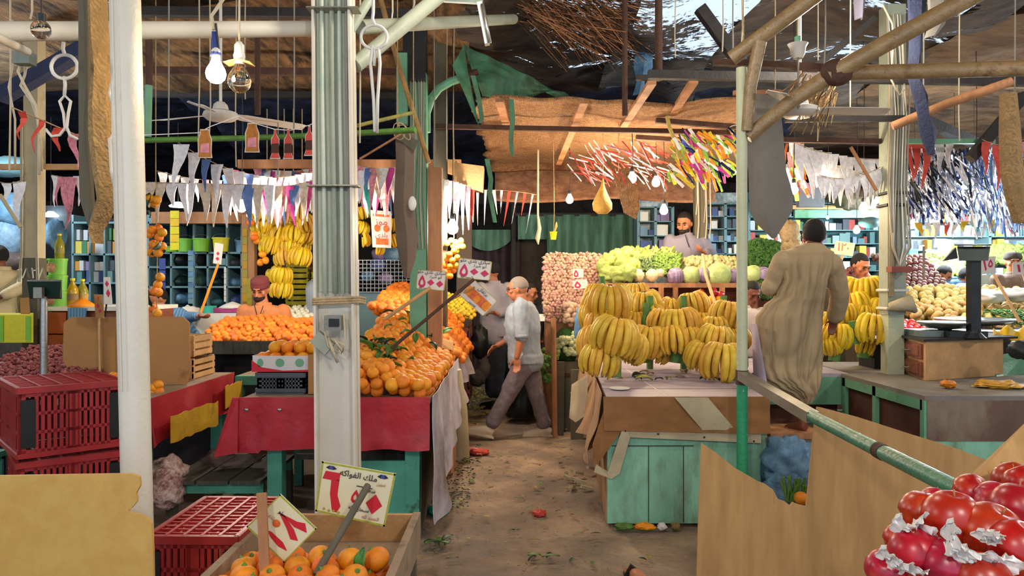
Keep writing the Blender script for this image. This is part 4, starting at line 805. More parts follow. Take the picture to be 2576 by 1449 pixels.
for i in range(1500):
    x, y = rr.uniform(-3.75, -2.85), rr.uniform(4.75, 5.95); a = rr.random()*6
    if x > -3.1-.0 and y < 5.3: pass
    b.ball((x, y, hh(x, y)+rr.uniform(-.012, .018)), (.02*rr.uniform(.6, 1.2), .013, .013), 6, 4, Matrix.Rotation(a, 3, 'Z'))
b.build('dried_fruit_heap', M['hibiscus'], smooth=True, label='broad heap of small dark red dried fruit left of the cardboard sheet', cat='dried fruit', kind='stuff')
MB().grid(lambda u, v: V((-3.78+.95*u, 4.76+1.2*v, .915+.17*min(1, max(0, (4.76+1.2*v-4.9)/.9)))), 8, 8, (0, 0, -.02)).build('fruit_bed', M['hibiscus'], label='dark red crumbs under the dried fruit heap', cat='dried fruit', kind='stuff')
D('wrap_yellow', '#d8d023', .4, var=.1, scale=5, bump=.3, bscale=20); D('wrap_green', '#7fc040', .45, var=.1)
root = thing('wrapped_crate', 'crate wrapped in bright yellow film at the picture edge', 'crate', P(42, 862, 6.2))
a = P(-30, 862, 6.2); b_ = P(84, 792, 6.2); MB().loft([[V((P(x, 0, Y).x, Y, z)) for x, z in ((-30, a.z), (84, a.z), (84, b_.z), (-30, b_.z))] for Y in (6.2, 6.6)]).build('body', M['wrap_yellow'], root)
MB().bb((P(66, 0, 6.2).x, 6.19, a.z+.01), (P(78, 0, 6.2).x, 6.2, b_.z-.01)).build('green_strip', M['wrap_green'], root); MB().bb((P(0, 0, 6.2).x, 6.19, a.z+.01), (P(10, 0, 6.2).x, 6.2, b_.z-.01)).build('green_strip', M['wrap_green'], root)
root = thing('paper_bag', 'brown paper bag standing behind the yellow wrapped crate', 'bag', P(64, 790, 6.4)); MB().loft([[P(x, y, Y) for x, y, Y in q] for q in (((52, 792, 6.35), (76, 792, 6.35), (76, 792, 6.5), (52, 792, 6.5)), ((50, 750, 6.38), (73, 748, 6.38), (73, 748, 6.45), (50, 750, 6.45)))]).build('body', M['cardboard'], root)
D('tub_green', '#7cc24a', .4, var=.1); D('tub_print', '#b85a4a', .5, var=.4, scale=20, bump=0, col2='#d8b07a'); D('oil', '#c9a21c', .15, var=.1, bump=0, trans=.35); D('oil_pale', '#b9b23c', .15, var=.1, bump=0, trans=.5)
for i, (y0, y1, lb) in enumerate(((650, 692, 'lime green tub on top of the stack behind the scale display'), (692, 732, 'lime green tub in the middle of the stack behind the scale display'), (732, 772, 'lime green tub at the bottom of the stack behind the scale display'))):
    root = thing('plastic_tub', lb, 'tub', P(144, y1, 7.4), 'stacked lime green tubs'); a = P(120+3*(2-i)-4, y1, 7.4); b_ = P(168, y0, 7.4); x_, z0, z1 = (a.x+b_.x)/2, a.z, b_.z; w_ = (b_.x-a.x)/2
    MB().lathe([(w_*.92, z0), (w_, z1-.02)], (x_, 7.4, 0), 20, sy=.8).build('tub_body', M['tub_green'], root, smooth='auto'); MB().lathe([(w_*1.05, z1-.022), (w_*1.05, z1-.002)], (x_, 7.4, 0), 20, sy=.8).build('lid', M['wrap_green'], root, smooth='auto')
    MB().prism([V((x_-.02+.055*math.cos(t), 7.4-w_*.8-.006, (z0+z1)/2-.01+.05*math.sin(t))) for t in [k*.4488 for k in range(14)]], (0, -.003, 0)).build('printed_label', M['tub_print'], root)
def bottle(px, py0, py1, Y, mt, label, w_=13, group=None, cap='wrap_yellow'):
    a, b_ = P(px, py1, Y), P(px, py0, Y); h = b_.z-a.z; r = w_/F*Y; root = thing('oil_bottle', label, 'bottle', a, group)
    MB().lathe([(r*.9, 0), (r, h*.03), (r, h*.55), (r*.8, h*.66), (r*.35, h*.84), (r*.33, h*.93)], a, 14).build('bottle_body', M[mt], root, smooth='auto'); MB().lathe([(r*.42, h*.92), (r*.42, h)], a, 10).build('cap', M[cap], root)
    MB().lathe([(r*1.02, h*.2), (r*1.02, h*.45)], a, 14, cap=False).build('paper_label', M['leaf_dry'], root, smooth='auto'); return root
bottle(183, 700, 770, 7.0, 'oil', 'golden oil bottle beside the lime green tubs'); bottle(208, 702, 768, 7.1, 'oil_pale', 'paler oil bottle next to the orange powder')
bottle(150, 588, 650, 7.4, 'oil_pale', 'wrapped oil bottle standing on the lime green tubs', 11)
MB().lathe([(.13, 0), (.09, .03), (.03, .07), (.004, .085)], P(207, 772, 6.8), 18).build('powder_heap', M['orange_deep'], smooth=True, label='small heap of orange powder on the white counter', cat='spice', kind='stuff')
root = thing('shop_counter', 'counter with a white edge and terracotta front behind the cardboard sheet', 'counter', (-4.0, 7.2, 0))
zc = P(0, 772, 6.7).z
MB().bb((P(118, 0, 6.7).x, 6.7, zc-.035), (P(335, 0, 6.7).x, 7.6, zc)).build('counter_top', M['white_plastic'], root); MB().bb((P(118, 0, 6.7).x, 6.76, 0), (P(335, 0, 6.7).x, 7.5, zc-.035)).build('body', M['wood_red'], root)
D('terracotta', '#a3532c', .7, var=.12)
for i in range(2): MB().bb((P(122, 0, 6.74).x, 6.74, zc-.06-.19*(i+1)), (P(166, 0, 6.74).x, 6.76, zc-.05-.19*i)).build('drawer', M['terracotta'], root)
D('stripe_blue', '#4e7597', .7, var=.3, scale=3, wave=(12, .1, 'X', 1.9), bump=.3)
MB().bb((P(170, 0, 6.68).x, 6.68, P(0, 806, 6.7).z), (P(216, 0, 6.68).x, 6.695, zc-.01)).build('striped_towel', M['stripe_blue'], label='blue striped towel hanging over the counter edge', cat='towel')
root, at, shape, write, nr = sign('price_sign', 'pink and tan notched price card on a wooden stick by the cardboard sheet', [(236, 740), (258, 741), (262, 801), (240, 799)], 5.15, 'cardboard', None); shape('numeral', [dia(.4, .5, .2, .12), [(.4, .1), (.6, .1), (.5, .3)], dia(.6, .7, .2, .1)], 'ink_red')
bar_thing('sign_stick', P(249, 795, 5.17), P(252, 955, 5.17), .012, .008, 'wood_pale', 'thin wooden stick under the pink and tan price card', 'stick', (0, 1, 0))
root, at, shape, write, nr = sign('price_sign', 'narrow white price card with pink numerals behind the tan card', [(260, 697), (276, 697), (282, 765), (262, 765)], 5.6, 'sign_white', None); shape('numeral', [dia(.5, .25, .3, .12), dia(.6, .6, .3, .16)], 'ink_pink'); bar_thing('sign_stick', P(268, 765, 5.62), P(262, 812, 5.7), .01, .006, 'dark_metal', 'thin dark stick under the narrow white price card', 'stick', (0, 1, 0))
# ================================================================ banana stall
ct = .86
root = thing('banana_stall', 'teal panelled stall with a pale top carrying stems of bananas', 'stall', (1.2, 6.3, 0))
def slab(name, pts, z0, z1, mt, parent, **k): return MB().prism([V((x, y, z0)) for x, y in pts], (0, 0, z1-z0)).build(name, M[mt], parent, **k)
slab('counter_top', [(.62, 4.97), (1.70, 4.97), (1.70, 6.28), (2.80, 6.28), (2.80, 7.9), (.80, 7.9)], ct-.03, ct, 'counter_top', root)
MB().bb((.63, 4.99, .02), (1.68, 5.03, ct-.03)).build('front_panel', M['teal_stained'], root); MB().bb((1.64, 5.0, .02), (1.69, 5.06, ct-.03)).build('corner_post', M['wood'], root)
b = MB()
for x_ in (.9, 1.13): b.bb((x_, 4.984, .03), (x_+.004, 4.99, .53 if x_ > 1 else .53))
b.bb((.66, 4.984, .53), (1.2, 4.99, .535)); b.build('panel_seams', M['dark_beam'], root)
MB().prism([(.625, 5.02, .02), (.63, 5.02, ct-.03), (.80, 7.88, ct-.03), (.79, 7.88, .02)], (.02, 0, 0)).build('side_panel', M['canvas'], root)
MB().bb((1.70, 6.28, .6), (2.8, 6.32, ct-.03)).build('inner_rail', M['green_paint'], root); MB().bb((1.7, 6.5, .05), (2.8, 6.54, .6)).build('inner_panel', M['wood_red'], root)
MB().bb((1.66, 5.1, .42), (2.5, 6.2, .46)).build('step_board', M['plank_grey'], root, label='grey step board in the seller pit')
b = MB()
for x_, y_ in ((1.7, 5.12), (2.44, 5.12), (1.7, 6.14), (2.44, 6.14)): b.bb((x_, y_, 0), (x_+.05, y_+.05, .42))
b.build('step_leg', M['grey_wood'], root)
for y_ in (5.35, 6.0, 7.2): MB().bb((.62+.05*(y_-5), y_-.006, ct), (1.70 if y_ < 6.2 else 2.7, y_+.006, ct+.001)).build('top_seam', M['dark_beam'], root)
MB().bar((1.02, 5.0, ct+.001), (.99, 6.6, ct+.001), .008, .001).build('top_seam', M['paper'], root)
D('ply_white', '#c9bfb6', .6, var=.06)
# brown tarpaulin over the front edge, border band, strap
def tf(u, v):
    x = .60+1.09*u; z = .862-(.22+.02*u)*v-.014*math.sin(3.1416*v)*(1+nz(u*6, 4)); return V((x, 4.963-.02*v-.02*abs(nz(u*6, v*3))-.004, z))
D('tarp_mix', '#8f643a', .8, var=.25, scale=1.6, bump=.5, bscale=14, dirt='#6b3f26', damt=.4, dscale=1.4, dw=.04)
MB().grid(tf, 44, 10, (0, .004, 0)).build('tarpaulin_edge', M['tarp_mix'], label='brown tarpaulin tacked over the front edge of the banana stall', cat='tarpaulin', smooth='auto')
root = thing('cloth_band', 'pale canvas band nailed under the brown tarpaulin and down the corner', 'band', (1.1, 4.93, .6))
MB().prism([P(1568, 1072, 4.95), P(1915, 1092, 4.95), P(1915, 1115, 4.95), P(1580, 1100, 4.95)], (0, .008, 0)).build('top_band', M['canvas_pale'], root)
MB().prism([P(1568, 1072, 4.94), P(1586, 1098, 4.94), P(1558, 1192, 4.94), P(1538, 1205, 4.94), P(1528, 1190, 4.94)], (0, .008, 0)).build('corner_band', M['canvas_pale'], root)
MB().prism([P(1538, 1205, 4.94), P(1528, 1186, 4.94), P(1500, 1168, 4.96), P(1494, 1188, 4.96)], (0, .008, 0)).build('band_end', M['canvas_pale'], root)
b = MB()
for x, y in ((1573, 1084), (1656, 1092), (1772, 1100), (1897, 1110)): b.ball(P(x, y, 4.94), .007, 6, 4)
b.build('nail_heads', M['dark_beam'], root)
MB().grid(lambda u, v: P(1697+84*u+70*v, 1000+82*v, 4.935-.01*math.sin(v*3)), 6, 8, (0, .004, 0)).build('canvas_strap', M['canvas_pale'], label='broad pale strap slanting over the brown tarpaulin', cat='strap', smooth='auto')
# canvas hanging on the aisle side
def cf(u, v):
    y = 5.0+2.9*u; x = .62+.062*(y-5)-.03-.06*v*(1+.9*math.sin(u*21+.6*v)+nz(u*14, v*2))-.05*v*u
    z = .875-v*(.46-.10*u+.05*nz(u*7, 1)) ; return V((x, y, z))
MB().grid(cf, 70, 14, (.006, 0, 0)).build('canvas_sheet', M['canvas'], label='folded tan canvas hanging down the aisle side of the banana stall', cat='canvas', smooth='auto')
MB().prism([P(1530, 1000, 4.955), P(1572, 1072, 4.95), P(1500, 1172, 4.96), P(1490, 1120, 4.99)], (0, .01, 0)).build('canvas_corner', M['tarp_brown'], label='brown canvas corner folded at the front of the banana stall', cat='canvas')
MB().grid(lambda u, v: P(1438+40*u-6*v*(1-u), 968+30*math.sin(u*2.4)*0+95*v*(1-.35*abs(u-.35))-26*u*(1-v), 6.5-.5*u+.03*math.sin(u*8)), 12, 12, (0, .01, 0)).build('sack_cloth', M['canvas_pale'], label='pale sacking hanging from the aisle corner of the banana stall', cat='cloth', smooth='auto')
# plate on the counter
MB().lathe([(.03, 0), (.065, .004), (.075, .012), (.07, .012), (.03, .006)], P(1558, 978, 0)*0+V((.755, 5.3, ct+.002)), 24).build('plate', M['white_plastic'], smooth=True, label='small white plate near the corner of the banana stall', cat='plate')
# ------------------------------------------------ bananas
bm_ = MB(); n = 9; pts = []; rad = []
for i in range(n):
    t = i/(n-1); a = 1.15*t-.12
    pts.append(V((.012+.075*math.sin(a*1.25)*1.0+.012*t, 0, -.155*t+.018*math.sin(t*3)))); rad.append([.0055, .0085, .0155, .018, .0185, .018, .016, .010, .0045][i])
pts = [V((0, 0, 0)), V((.025, 0, .008)), V((.05, 0, .002)), V((.072, 0, -.024)), V((.084, 0, -.06)), V((.086, 0, -.098)), V((.078, 0, -.13)), V((.066, 0, -.152)), V((.060, 0, -.162))]
bm_.tube(pts, rad, 7, up=(0, 1, 0)); k0 = len(bm_.f); bm_.m = 1; bm_.ball(pts[-1], .005, 5, 4)
for i, f in enumerate(bm_.f[:k0]): pass
BAN = mesh_of(bm_, 'banana', ['banana', 'banana_tip']); BANB = mesh_of(bm_, 'banana', ['banana_bright', 'banana_tip'])
cr = MB(); cr.lathe([(.012, .012), (.02, .004), (.026, -.012), (.018, -.03)], n=8, sx=1.2); CROWN = mesh_of(cr, 'crown', 'banana_tip')
def bunch_proto(mesh, n1, n2, spread, label):
    root = thing('banana_bunch', label, 'banana bunch', (0, 0, 0)); inst(CROWN, 'crown', (0, 0, 0), parent=root); rr = random.Random(n1*7+n2)
    for j, (n_, s_, zz) in enumerate(((n1, 1.0, 0), (n2, .86, -.022))):
        for i in range(n_):
            a = -spread+2*spread*(i+.5*(j))/(n_-1+.0)
            if a > spread+.1: continue
            inst(mesh, 'banana', (.012*math.cos(a), .012*math.sin(a), zz), (rr.uniform(-.08, .08), rr.uniform(-.12, .06)+.12*j, a), s_*rr.uniform(.93, 1.06), parent=root)
    return root
PB = [bunch_proto(BAN, 8, 7, 1.5, 'x'), bunch_proto(BAN, 7, 6, 1.2, 'x'), bunch_proto(BANB, 8, 6, 1.45, 'x')]
used = [0, 0, 0]
def bunch(px, py, Y, face=0., sc=1., k=0, label=None, group=None, tilt=0., roll=0.):
    """face: 0 turns the fan of fingers to the camera"""
    rot = (roll+.22*math.sin(px*1.7), tilt+.2*math.sin(py*2.3), -math.pi/2+face+.15*math.sin(px+py)); loc = P(px, py, Y+.06*math.sin(px*.9)); sc *= .95
    if not used[k]: used[k] = 1; o = PB[k]; o.location = loc; o.rotation_euler = rot; o.scale = (sc,)*3; o['label'] = label; ORG[o.name] = loc; (group and tag(o, group=group)); return o
    return dup(PB[k], loc, rot, label, group, sc)
def stem(px0, py0, px1, py1, Y, r, label): return tube_thing('banana_stalk', [P(px0, py0, Y), P((px0+px1)/2+2, (py0+py1)/2, Y), P(px1, py1, Y)], [r*.85, r, r*1.12], 'banana_stalk', label, 'banana stem', 10, 'banana stems')
G1 = 'banana bunches on the pale stall'
for a in [(1508, 720, 6.5, -.9, 1.3, 'small bunch highest at the end nearest the garlic'), (1500, 740, 6.4, -1.4, 1.2, 'bunch turned away at the end nearest the garlic'), (1534, 722, 6.15, .1, 1.75, 'broad bunch high at the end nearest the garlic'),
          (1490, 768, 6.2, -1.2, 1.3, 'bunch half hidden behind the blue plastic'), (1517, 785, 6.05, -.1, 1.5, 'bunch in the second tier over the folded canvas'), (1555, 806, 5.75, 0, 1.75, 'round bunch jutting forward over the others'),
          (1498, 830, 5.95, -1.2, 1.5, 'bunch leaning over the folded canvas'), (1530, 830, 5.9, -.6, 1.2, 'small bunch tucked under the round bunch'), (1592, 842, 5.95, 1.0, 1.5, 'bunch hanging on the shaded side of the round bunch'),
          (1515, 873, 5.75, -.45, 1.5, 'lowest bunch next to the front green stem'), (1502, 862, 5.85, -1.5, 1.2, 'lowest bunch turned towards the aisle'), (1588, 870, 6.0, .8, 1.0, 'small low bunch behind the front green stem'),
          (1602, 717, 7.0, -.4, 1.15, 'small bunch against the reddish crates'), (1620, 738, 6.75, .2, 1.55, 'broad whitish bunch below the cauliflowers'), (1640, 775, 6.7, 1.3, 1.2, 'narrow whitish bunch beside the cut stem'),
          (1600, 788, 6.6, -.3, 1.3, 'yellow bunch before the cut stem'), (1632, 826, 6.3, .1, 1.6, 'large bunch standing low behind the front stem'), (1655, 856, 6.4, 1.2, 1.3, 'brownish bunch low by the second stem'),
          (1670, 762, 6.9, -.9, 1.1, 'small bunch behind the middle stems'), (1692, 752, 6.9, -1.2, 1.3, 'hollow looking bunch beside the tall whitish one'), (1738, 742, 6.8, .2, 1.45, 'tall whitish bunch before the yellow peppers'),
          (1666, 786, 6.5, -.3, 1.3, 'bunch with short fingers in the middle tier'), (1708, 784, 6.4, -.2, 1.7, 'widest bunch in the middle tier'), (1690, 830, 6.2, -.9, 1.45, 'long fingered bunch beside the thick green stem'),
          (1728, 830, 6.25, 1.1, 1.35, 'bunch pointing away from the thick green stem'), (1765, 792, 6.7, .2, 1.25, 'bright bunch lit from above in the middle'), (1760, 842, 6.6, .2, .95, 'small pale bunch low behind the green stems'),
          (1808, 780, 6.6, -.9, 1.1, 'dark bunch beside the stick end'), (1832, 767, 6.4, .1, 1.45, 'tall bunch next to the speckled post'), (1800, 802, 6.4, -.1, 1.25, 'round bunch under the tall one by the speckled post'),
          (1806, 825, 6.1, -.4, 1.45, 'bunch with the green stem on its shaded side'), (1845, 830, 6.3, .9, 1.2, 'bunch half behind the speckled post'), (1773, 868, 6.0, -1.3, 1.4, 'arched bunch standing on the counter'), (1822, 870, 5.75, 0, 1.75, 'large ribbed bunch standing on the counter by the speckled post')]:
    bunch(*a[:3], a[3], a[4]*.93, (0 if a[4] != 1.3 else 1), 'banana bunch: '+a[5], G1)
for a in [(1551, 870, 1551, 948, 5.72, .032, 'front green banana stem standing on the counter corner'), (1625, 762, 1622, 822, 6.55, .03, 'cut banana stem in the middle of the display'), (1705, 825, 1700, 912, 6.25, .05, 'thick green banana stem in the middle'), (1824, 820, 1828, 870, 6.05, .03, 'green banana stem near the speckled post'), (1718, 745, 1716, 790, 6.85, .025, 'short banana stem beside the tall whitish bunch'),
          (1615, 870, 1622, 912, 6.35, .04, 'dark banana stem base behind the front one'), (1690, 870, 1692, 905, 6.45, .035, 'dark banana stem base under the long fingered bunch'), (1514, 695, 1516, 780, 6.5, .03, 'banana stem rising at the garlic end')]: stem(*a)
for i, (x, y, w_) in enumerate(((1545, 800, .03), (1635, 830, .03), (1720, 790, .03), (1820, 800, .03))): tube_thing('banana_stalk', [V((P(x, y, 6.6).x, 6.6+.1*i*0, ct)), V((P(x, y, 6.6).x, 6.6, 1.5))], .03, 'banana_stalk', 'upright banana stem hidden in the bunches, number of the row seen only in gaps'.replace(', number of the row seen only in gaps', ''), 'banana stem', 8, 'hidden banana stems')
G2 = 'banana bunches beyond the robed man'
for a in [(2158, 705, 6.9, -.2, 1.45, 'whitish bunch highest beyond the robed man'), (2182, 702, 6.8, .5, 1.35, 'highest bunch against the far column'), (2122, 712, 7.0, -.7, 1.0, 'small bunch close behind the robed sleeve'), (2148, 742, 6.8, -.3, 1.35, 'orange yellow bunch in the second tier beyond the robed man'),
          (2218, 752, 6.7, .2, 1.35, 'greenish bunch nearest the far column'), (2172, 772, 6.6, -.6, 1.05, 'small twisted bunch in the middle beyond the robed man'), (2125, 770, 6.6, .5, 1.15, 'bunch touching the robed sleeve'), (2198, 800, 6.5, .05, 1.6, 'wide ribbed bunch above the dark crate'),
          (2088, 790, 6.5, -.3, 1.1, 'bunch partly behind the robed sleeve'), (2110, 818, 6.4, -.1, 1.35, 'bunch with white crown beside the big green stem'), (2085, 850, 6.5, -.6, 1.0, 'low dark bunch next to the robe hem'), (2180, 850, 6.6, .2, 1.0, 'low brown bunch under the wide ribbed one')]:
    bunch(*a[:3], a[3], a[4]*.95, 2, 'banana bunch: '+a[5], G2)
for a in [(2142, 808, 2150, 865, 6.42, .04, 'big green banana stem beyond the robed man'), (2100, 860, 2098, 908, 6.5, .045, 'dark green banana stem base by the robe hem'), (2175, 840, 2172, 900, 6.65, .05, 'brown banana stem base before the dark crate')]: stem(*a)
rr = random.Random(4)
for i in range(16): inst(LEAF_D if i % 3 else LEAF_K, 'dry_leaf', (rr.uniform(.8, 1.6), rr.uniform(5.7, 6.2), ct+.012), (rr.uniform(-.2, .2), rr.uniform(-.2, .2), rr.uniform(0, 6)), rr.uniform(.7, 1.5), 'dry banana leaf scrap lying on the pale stall top', 'leaf', 'dry scraps on the pale stall top')
# ------------------------------------------------ blue bag and greens below, rail, board
lump('plastic_bag', P(1985, 1165, 4.9)+V((0, 0, 0)), (.17, .2, .17), 'blue_cloth', 'crumpled blue plastic bag behind the torn board', 'bag', 4, .45)
lump('plastic_bag', P(1975, 1225, 4.8), (.13, .15, .12), 'blue_cloth', 'second blue plastic bag under the crumpled one', 'bag', 14, .45)
b = MB(); rr = random.Random(8)
for i in range(16): p = P(1998+rr.uniform(-20, 25), 1262, 4.6); b.tube([p, p+V((rr.uniform(-.05, .05), rr.uniform(-.05, .05), .1+rr.random()*.06))], .008, 5)
b.build('green_stalks', M['stalk'], label='bundle of green stalks under the blue bags', cat='stalks', kind='stuff')
inst(ORANGE, 'orange', P(2015, 1253, 4.5), (0, 0, 0), 1, 'single orange fruit under the blue bags', 'orange')
slat_box('wooden_crate', 'low crate on the ground under the blue bags', (1.55, 4.62, 0.0), (1.98, 5.0, .2), 'wood_red')
MB().bb((1.55, 4.66, .2), (2.0, 5.0, .22)).build('carton_lid', M['blue_cloth'], label='blue sheet covering the crate under the bags', cat='sheet')
root = thing('guard_rail', 'rail running from the speckled post towards the camera, galvanised then green', 'rail', (1.475, 3.6, 0))
MB().bar(P(1868, 945, 4.72), P(2045, 1050, 3.74), .065, .055).build('channel', M['galvanised'], root, label='square galvanised length')
q0, q1, q2 = P(2040, 1046, 3.76), P(2215, 1135, 3.05), P(2420, 1237, 2.48)
MB().tube([q0, q1], .030, 16).build('tube_length', M['pipe_green'], root, smooth='auto', label='green far length'); MB().tube([q1, q2, P(2600, 1320, 2.2)], .031, 16).build('tube_length', M['pipe_green'], root, smooth='auto', label='green near length'); MB().tube([q1.lerp(q0, .03), q1.lerp(q2, .05)], .0335, 16).build('coupling', M['rust'], root, smooth='auto')
MB().tube([P(2600, 1320, 2.2), V((P(2600, 1320, 2.2).x, 2.2, 0))], .031, 12).build('leg', M['pipe_green'], root)
o_ = [(1752, 1720), (1757, 1300), (1765, 1115), (1800, 1138), (1850, 1178), (1888, 1200), (1908, 1212), (1925, 1218), (1945, 1232), (1955, 1252), (1962, 1258), (1975, 1262), (1988, 1272), (1994, 1264), (2010, 1270), (2028, 1274), (2033, 1230), (2045, 1100), (2052, 1040), (2056, 1024), (2068, 1026), (2160, 1050), (2300, 1095), (2400, 1126), (2490, 1160), (2600, 1200), (2760, 1270), (2760, 1720)]
bo = MB()
def onp(x, y): k = (x-CX)/F; Y = (4.0+.983*.27)/(1+.27*k); p = P(x, y, Y); p.z = max(.002, p.z); return p
bo.prism([onp(x, y) for x, y in o_], (0, .012, 0))
bo.build('plywood_sheet', M['plywood'], label='large torn plywood sheet leaning behind the green rail', cat='board')
# ------------------------------------------------ apple box
root = thing('apple_crate', 'deep plywood crate side behind the red apples', 'crate', (1.25, 1.9, .7))
# inner board seen behind the fruit and the crate floor
MB().prism([P(2300, 1385, 1.75), P(2404, 1240, 1.95), P(2590, 1062, 1.98), P(2800, 1000, 1.98), P(2900, 1500, 1.75), P(2400, 1600, 1.7)], (0, .012, 0)).build('back_board', M['plywood'], root)
MB().bb((.78, 1.2, .78), (2.3, 1.93, .8)).build('crate_floor', M['plywood'], root)
for x_ in (.82, 2.2):
    for y_ in (1.26, 1.86): MB().bb((x_-.03, y_-.03, 0), (x_+.03, y_+.03, .78)).build('leg', M['wood'], root)
am = MB(); am.ball((0, 0, 0), .047, 32, 22)
for v in am.v:
    d = math.hypot(v.x, v.y)/.047; k = 1.03 if v.z > 0 else .93
    v.x *= k; v.y *= k; v.z = v.z*.98-(.008*math.exp(-(d/.3)**2) if v.z > 0 else -.008*math.exp(-(d/.25)**2))
APPLE = mesh_of(am, 'apple', 'apple'); s_ = MB(); s_.tube([(0, 0, .028), (.002, 0, .04), (.005, 0, .05)], .0018, 5); ASTEM = mesh_of(s_, 'stem', 'wood')
AP = [(2320, 1290, 1.52, 1.0, 'apple at the tip of the top row, red'), (2395, 1305, 1.46, 1.22, 'large orange red apple in the top row'), (2490, 1342, 1.42, 1.3, 'big dark red apple in front of the top row'), (2555, 1378, 1.36, 1.12, 'deep red apple at the frame edge in the front row'),
      (2443, 1240, 1.72, .95, 'small red apple at the back next to the board'), (2500, 1262, 1.66, .98, 'red apple behind the big dark one'), (2560, 1278, 1.6, 1.2, 'dark red apple with a yellow base at the frame edge'), (2545, 1208, 1.82, .98, 'apple highest at the back by the board'), (2572, 1215, 1.72, .9, 'apple half out of the frame at the back'),
      (2268, 1360, 1.5, .78, 'small apple peeping from the second tier paper'), (2302, 1390, 1.42, 1.05, 'orange red apple in the second tier'), (2385, 1425, 1.38, 1.1, 'glossy red apple in the middle of the second tier'), (2228, 1432, 1.44, .85, 'lowest apple outermost on the torn paper'), (2470, 1460, 1.34, 1.1, 'red apple cut by the lower frame edge'), (2350, 1262, 1.66, .7, 'small apple behind the orange red one')]
for i, (x, y, Y, s_, lb) in enumerate(AP):
    o = inst(APPLE, 'apple', P(x, y, Y), (R.uniform(-.7, .5), R.uniform(-.5, .5), R.uniform(0, 6)), (s_*.93, s_*.93, s_*.98), lb, 'apple', 'red apples on the paper trays'); inst(ASTEM, 'stem', (0, 0, 0), parent=o)
for i in range(14):
    a = (i % 5, i//5); o = inst(APPLE, 'apple', (.95+.1*a[0]+.03*a[1], 1.42+.1*a[1], .85+.09*0), (i, i*.7, i*2), 1, 'apple low in the crate under the paper trays', 'apple', 'lower apples in the crate')
def paper(pts, Y, lb, w_=.02):
    def fn(u, v):
        t = u*(len(pts)-1); i = min(int(t), len(pts)-2); a, b_ = pts[i], pts[i+1]; f = t-i; p = P(a[0]+(b_[0]-a[0])*f, a[1]+(b_[1]-a[1])*f, Y)
        return p+V((.006*nz(u*19, v*2, Y), .03*v+.012*nz(u*23, v*5, Y*3)+.01*math.sin(u*30+v*2), (.5-v)*w_*2.3*(.75+.7*nz(u*11, Y*9))+.006*nz(u*25, v*6)))
    return MB().grid(fn, 60, 7, (0, .0015, 0)).build('tray_paper', M['paper'], smooth='auto', label=lb, cat='paper')
paper([(2265, 1322), (2290, 1335), (2312, 1330), (2325, 1308), (2335, 1340), (2352, 1368), (2385, 1378), (2415, 1392), (2450, 1410)], 1.40, 'crumpled white paper liner under the top row of apples', .018)
paper([(2400, 1335), (2408, 1350), (2405, 1378), (2430, 1400), (2470, 1412), (2500, 1408), (2535, 1425), (2590, 1440)], 1.30, 'crumpled white paper liner before the dark apples', .018)
paper([(2230, 1398), (2250, 1408), (2262, 1430), (2290, 1438), (2330, 1448), (2370, 1470)], 1.36, 'torn white paper liner along the second tier of apples', .014)
paper([(2478, 1350), (2500, 1358), (2522, 1352), (2512, 1372)], 1.28, 'small torn flap of white paper between two dark apples', .010)
# ================================================================ right hand counter
root = thing('side_counter', 'stained counter with green frame carrying the drawer chest', 'counter', (3.6, 5.8, 0))
slab('counter_top', [(2.73, 5.0), (4.9, 5.0), (5.4, 7.2), (2.82, 7.2), (2.82, 6.26), (2.73, 6.26)], ct-.03, ct, 'grey_canvas', root)
D('panel_stain', '#6b5446', .7, var=.3, scale=2.5, bump=.2, dirt='#857a68', damt=.42, dscale=2, stretch=(1, 1, .5)); D('panel_brown', '#4b2a20', .7, var=.3, scale=4, bump=.2, dirt='#6d3c22', damt=.4)
MB().bb((2.75, 5.0, .56), (4.9, 5.03, ct-.03)).build('front_tarp', M['panel_stain'], root); MB().bb((2.75, 5.005, .03), (4.9, 5.035, .56)).build('front_panel', M['teal_stained'], root)
for y_ in (5.03, 5.7, 6.22): MB().bb((2.73, y_-.025, 0), (2.78, y_+.025, ct-.03)).build('leg', M['green_paint'], root)
MB().bb((2.73, 5.03, ct-.1), (2.77, 6.25, ct-.03)).build('rail', M['green_paint'], root); MB().bb((2.76, 5.05, .05), (2.775, 5.68, ct-.1)).build('side_panel', M['panel_brown'], root); MB().bb((2.76, 5.72, .05), (2.775, 6.2, ct-.1)).build('side_panel', M['panel_brown'], root)
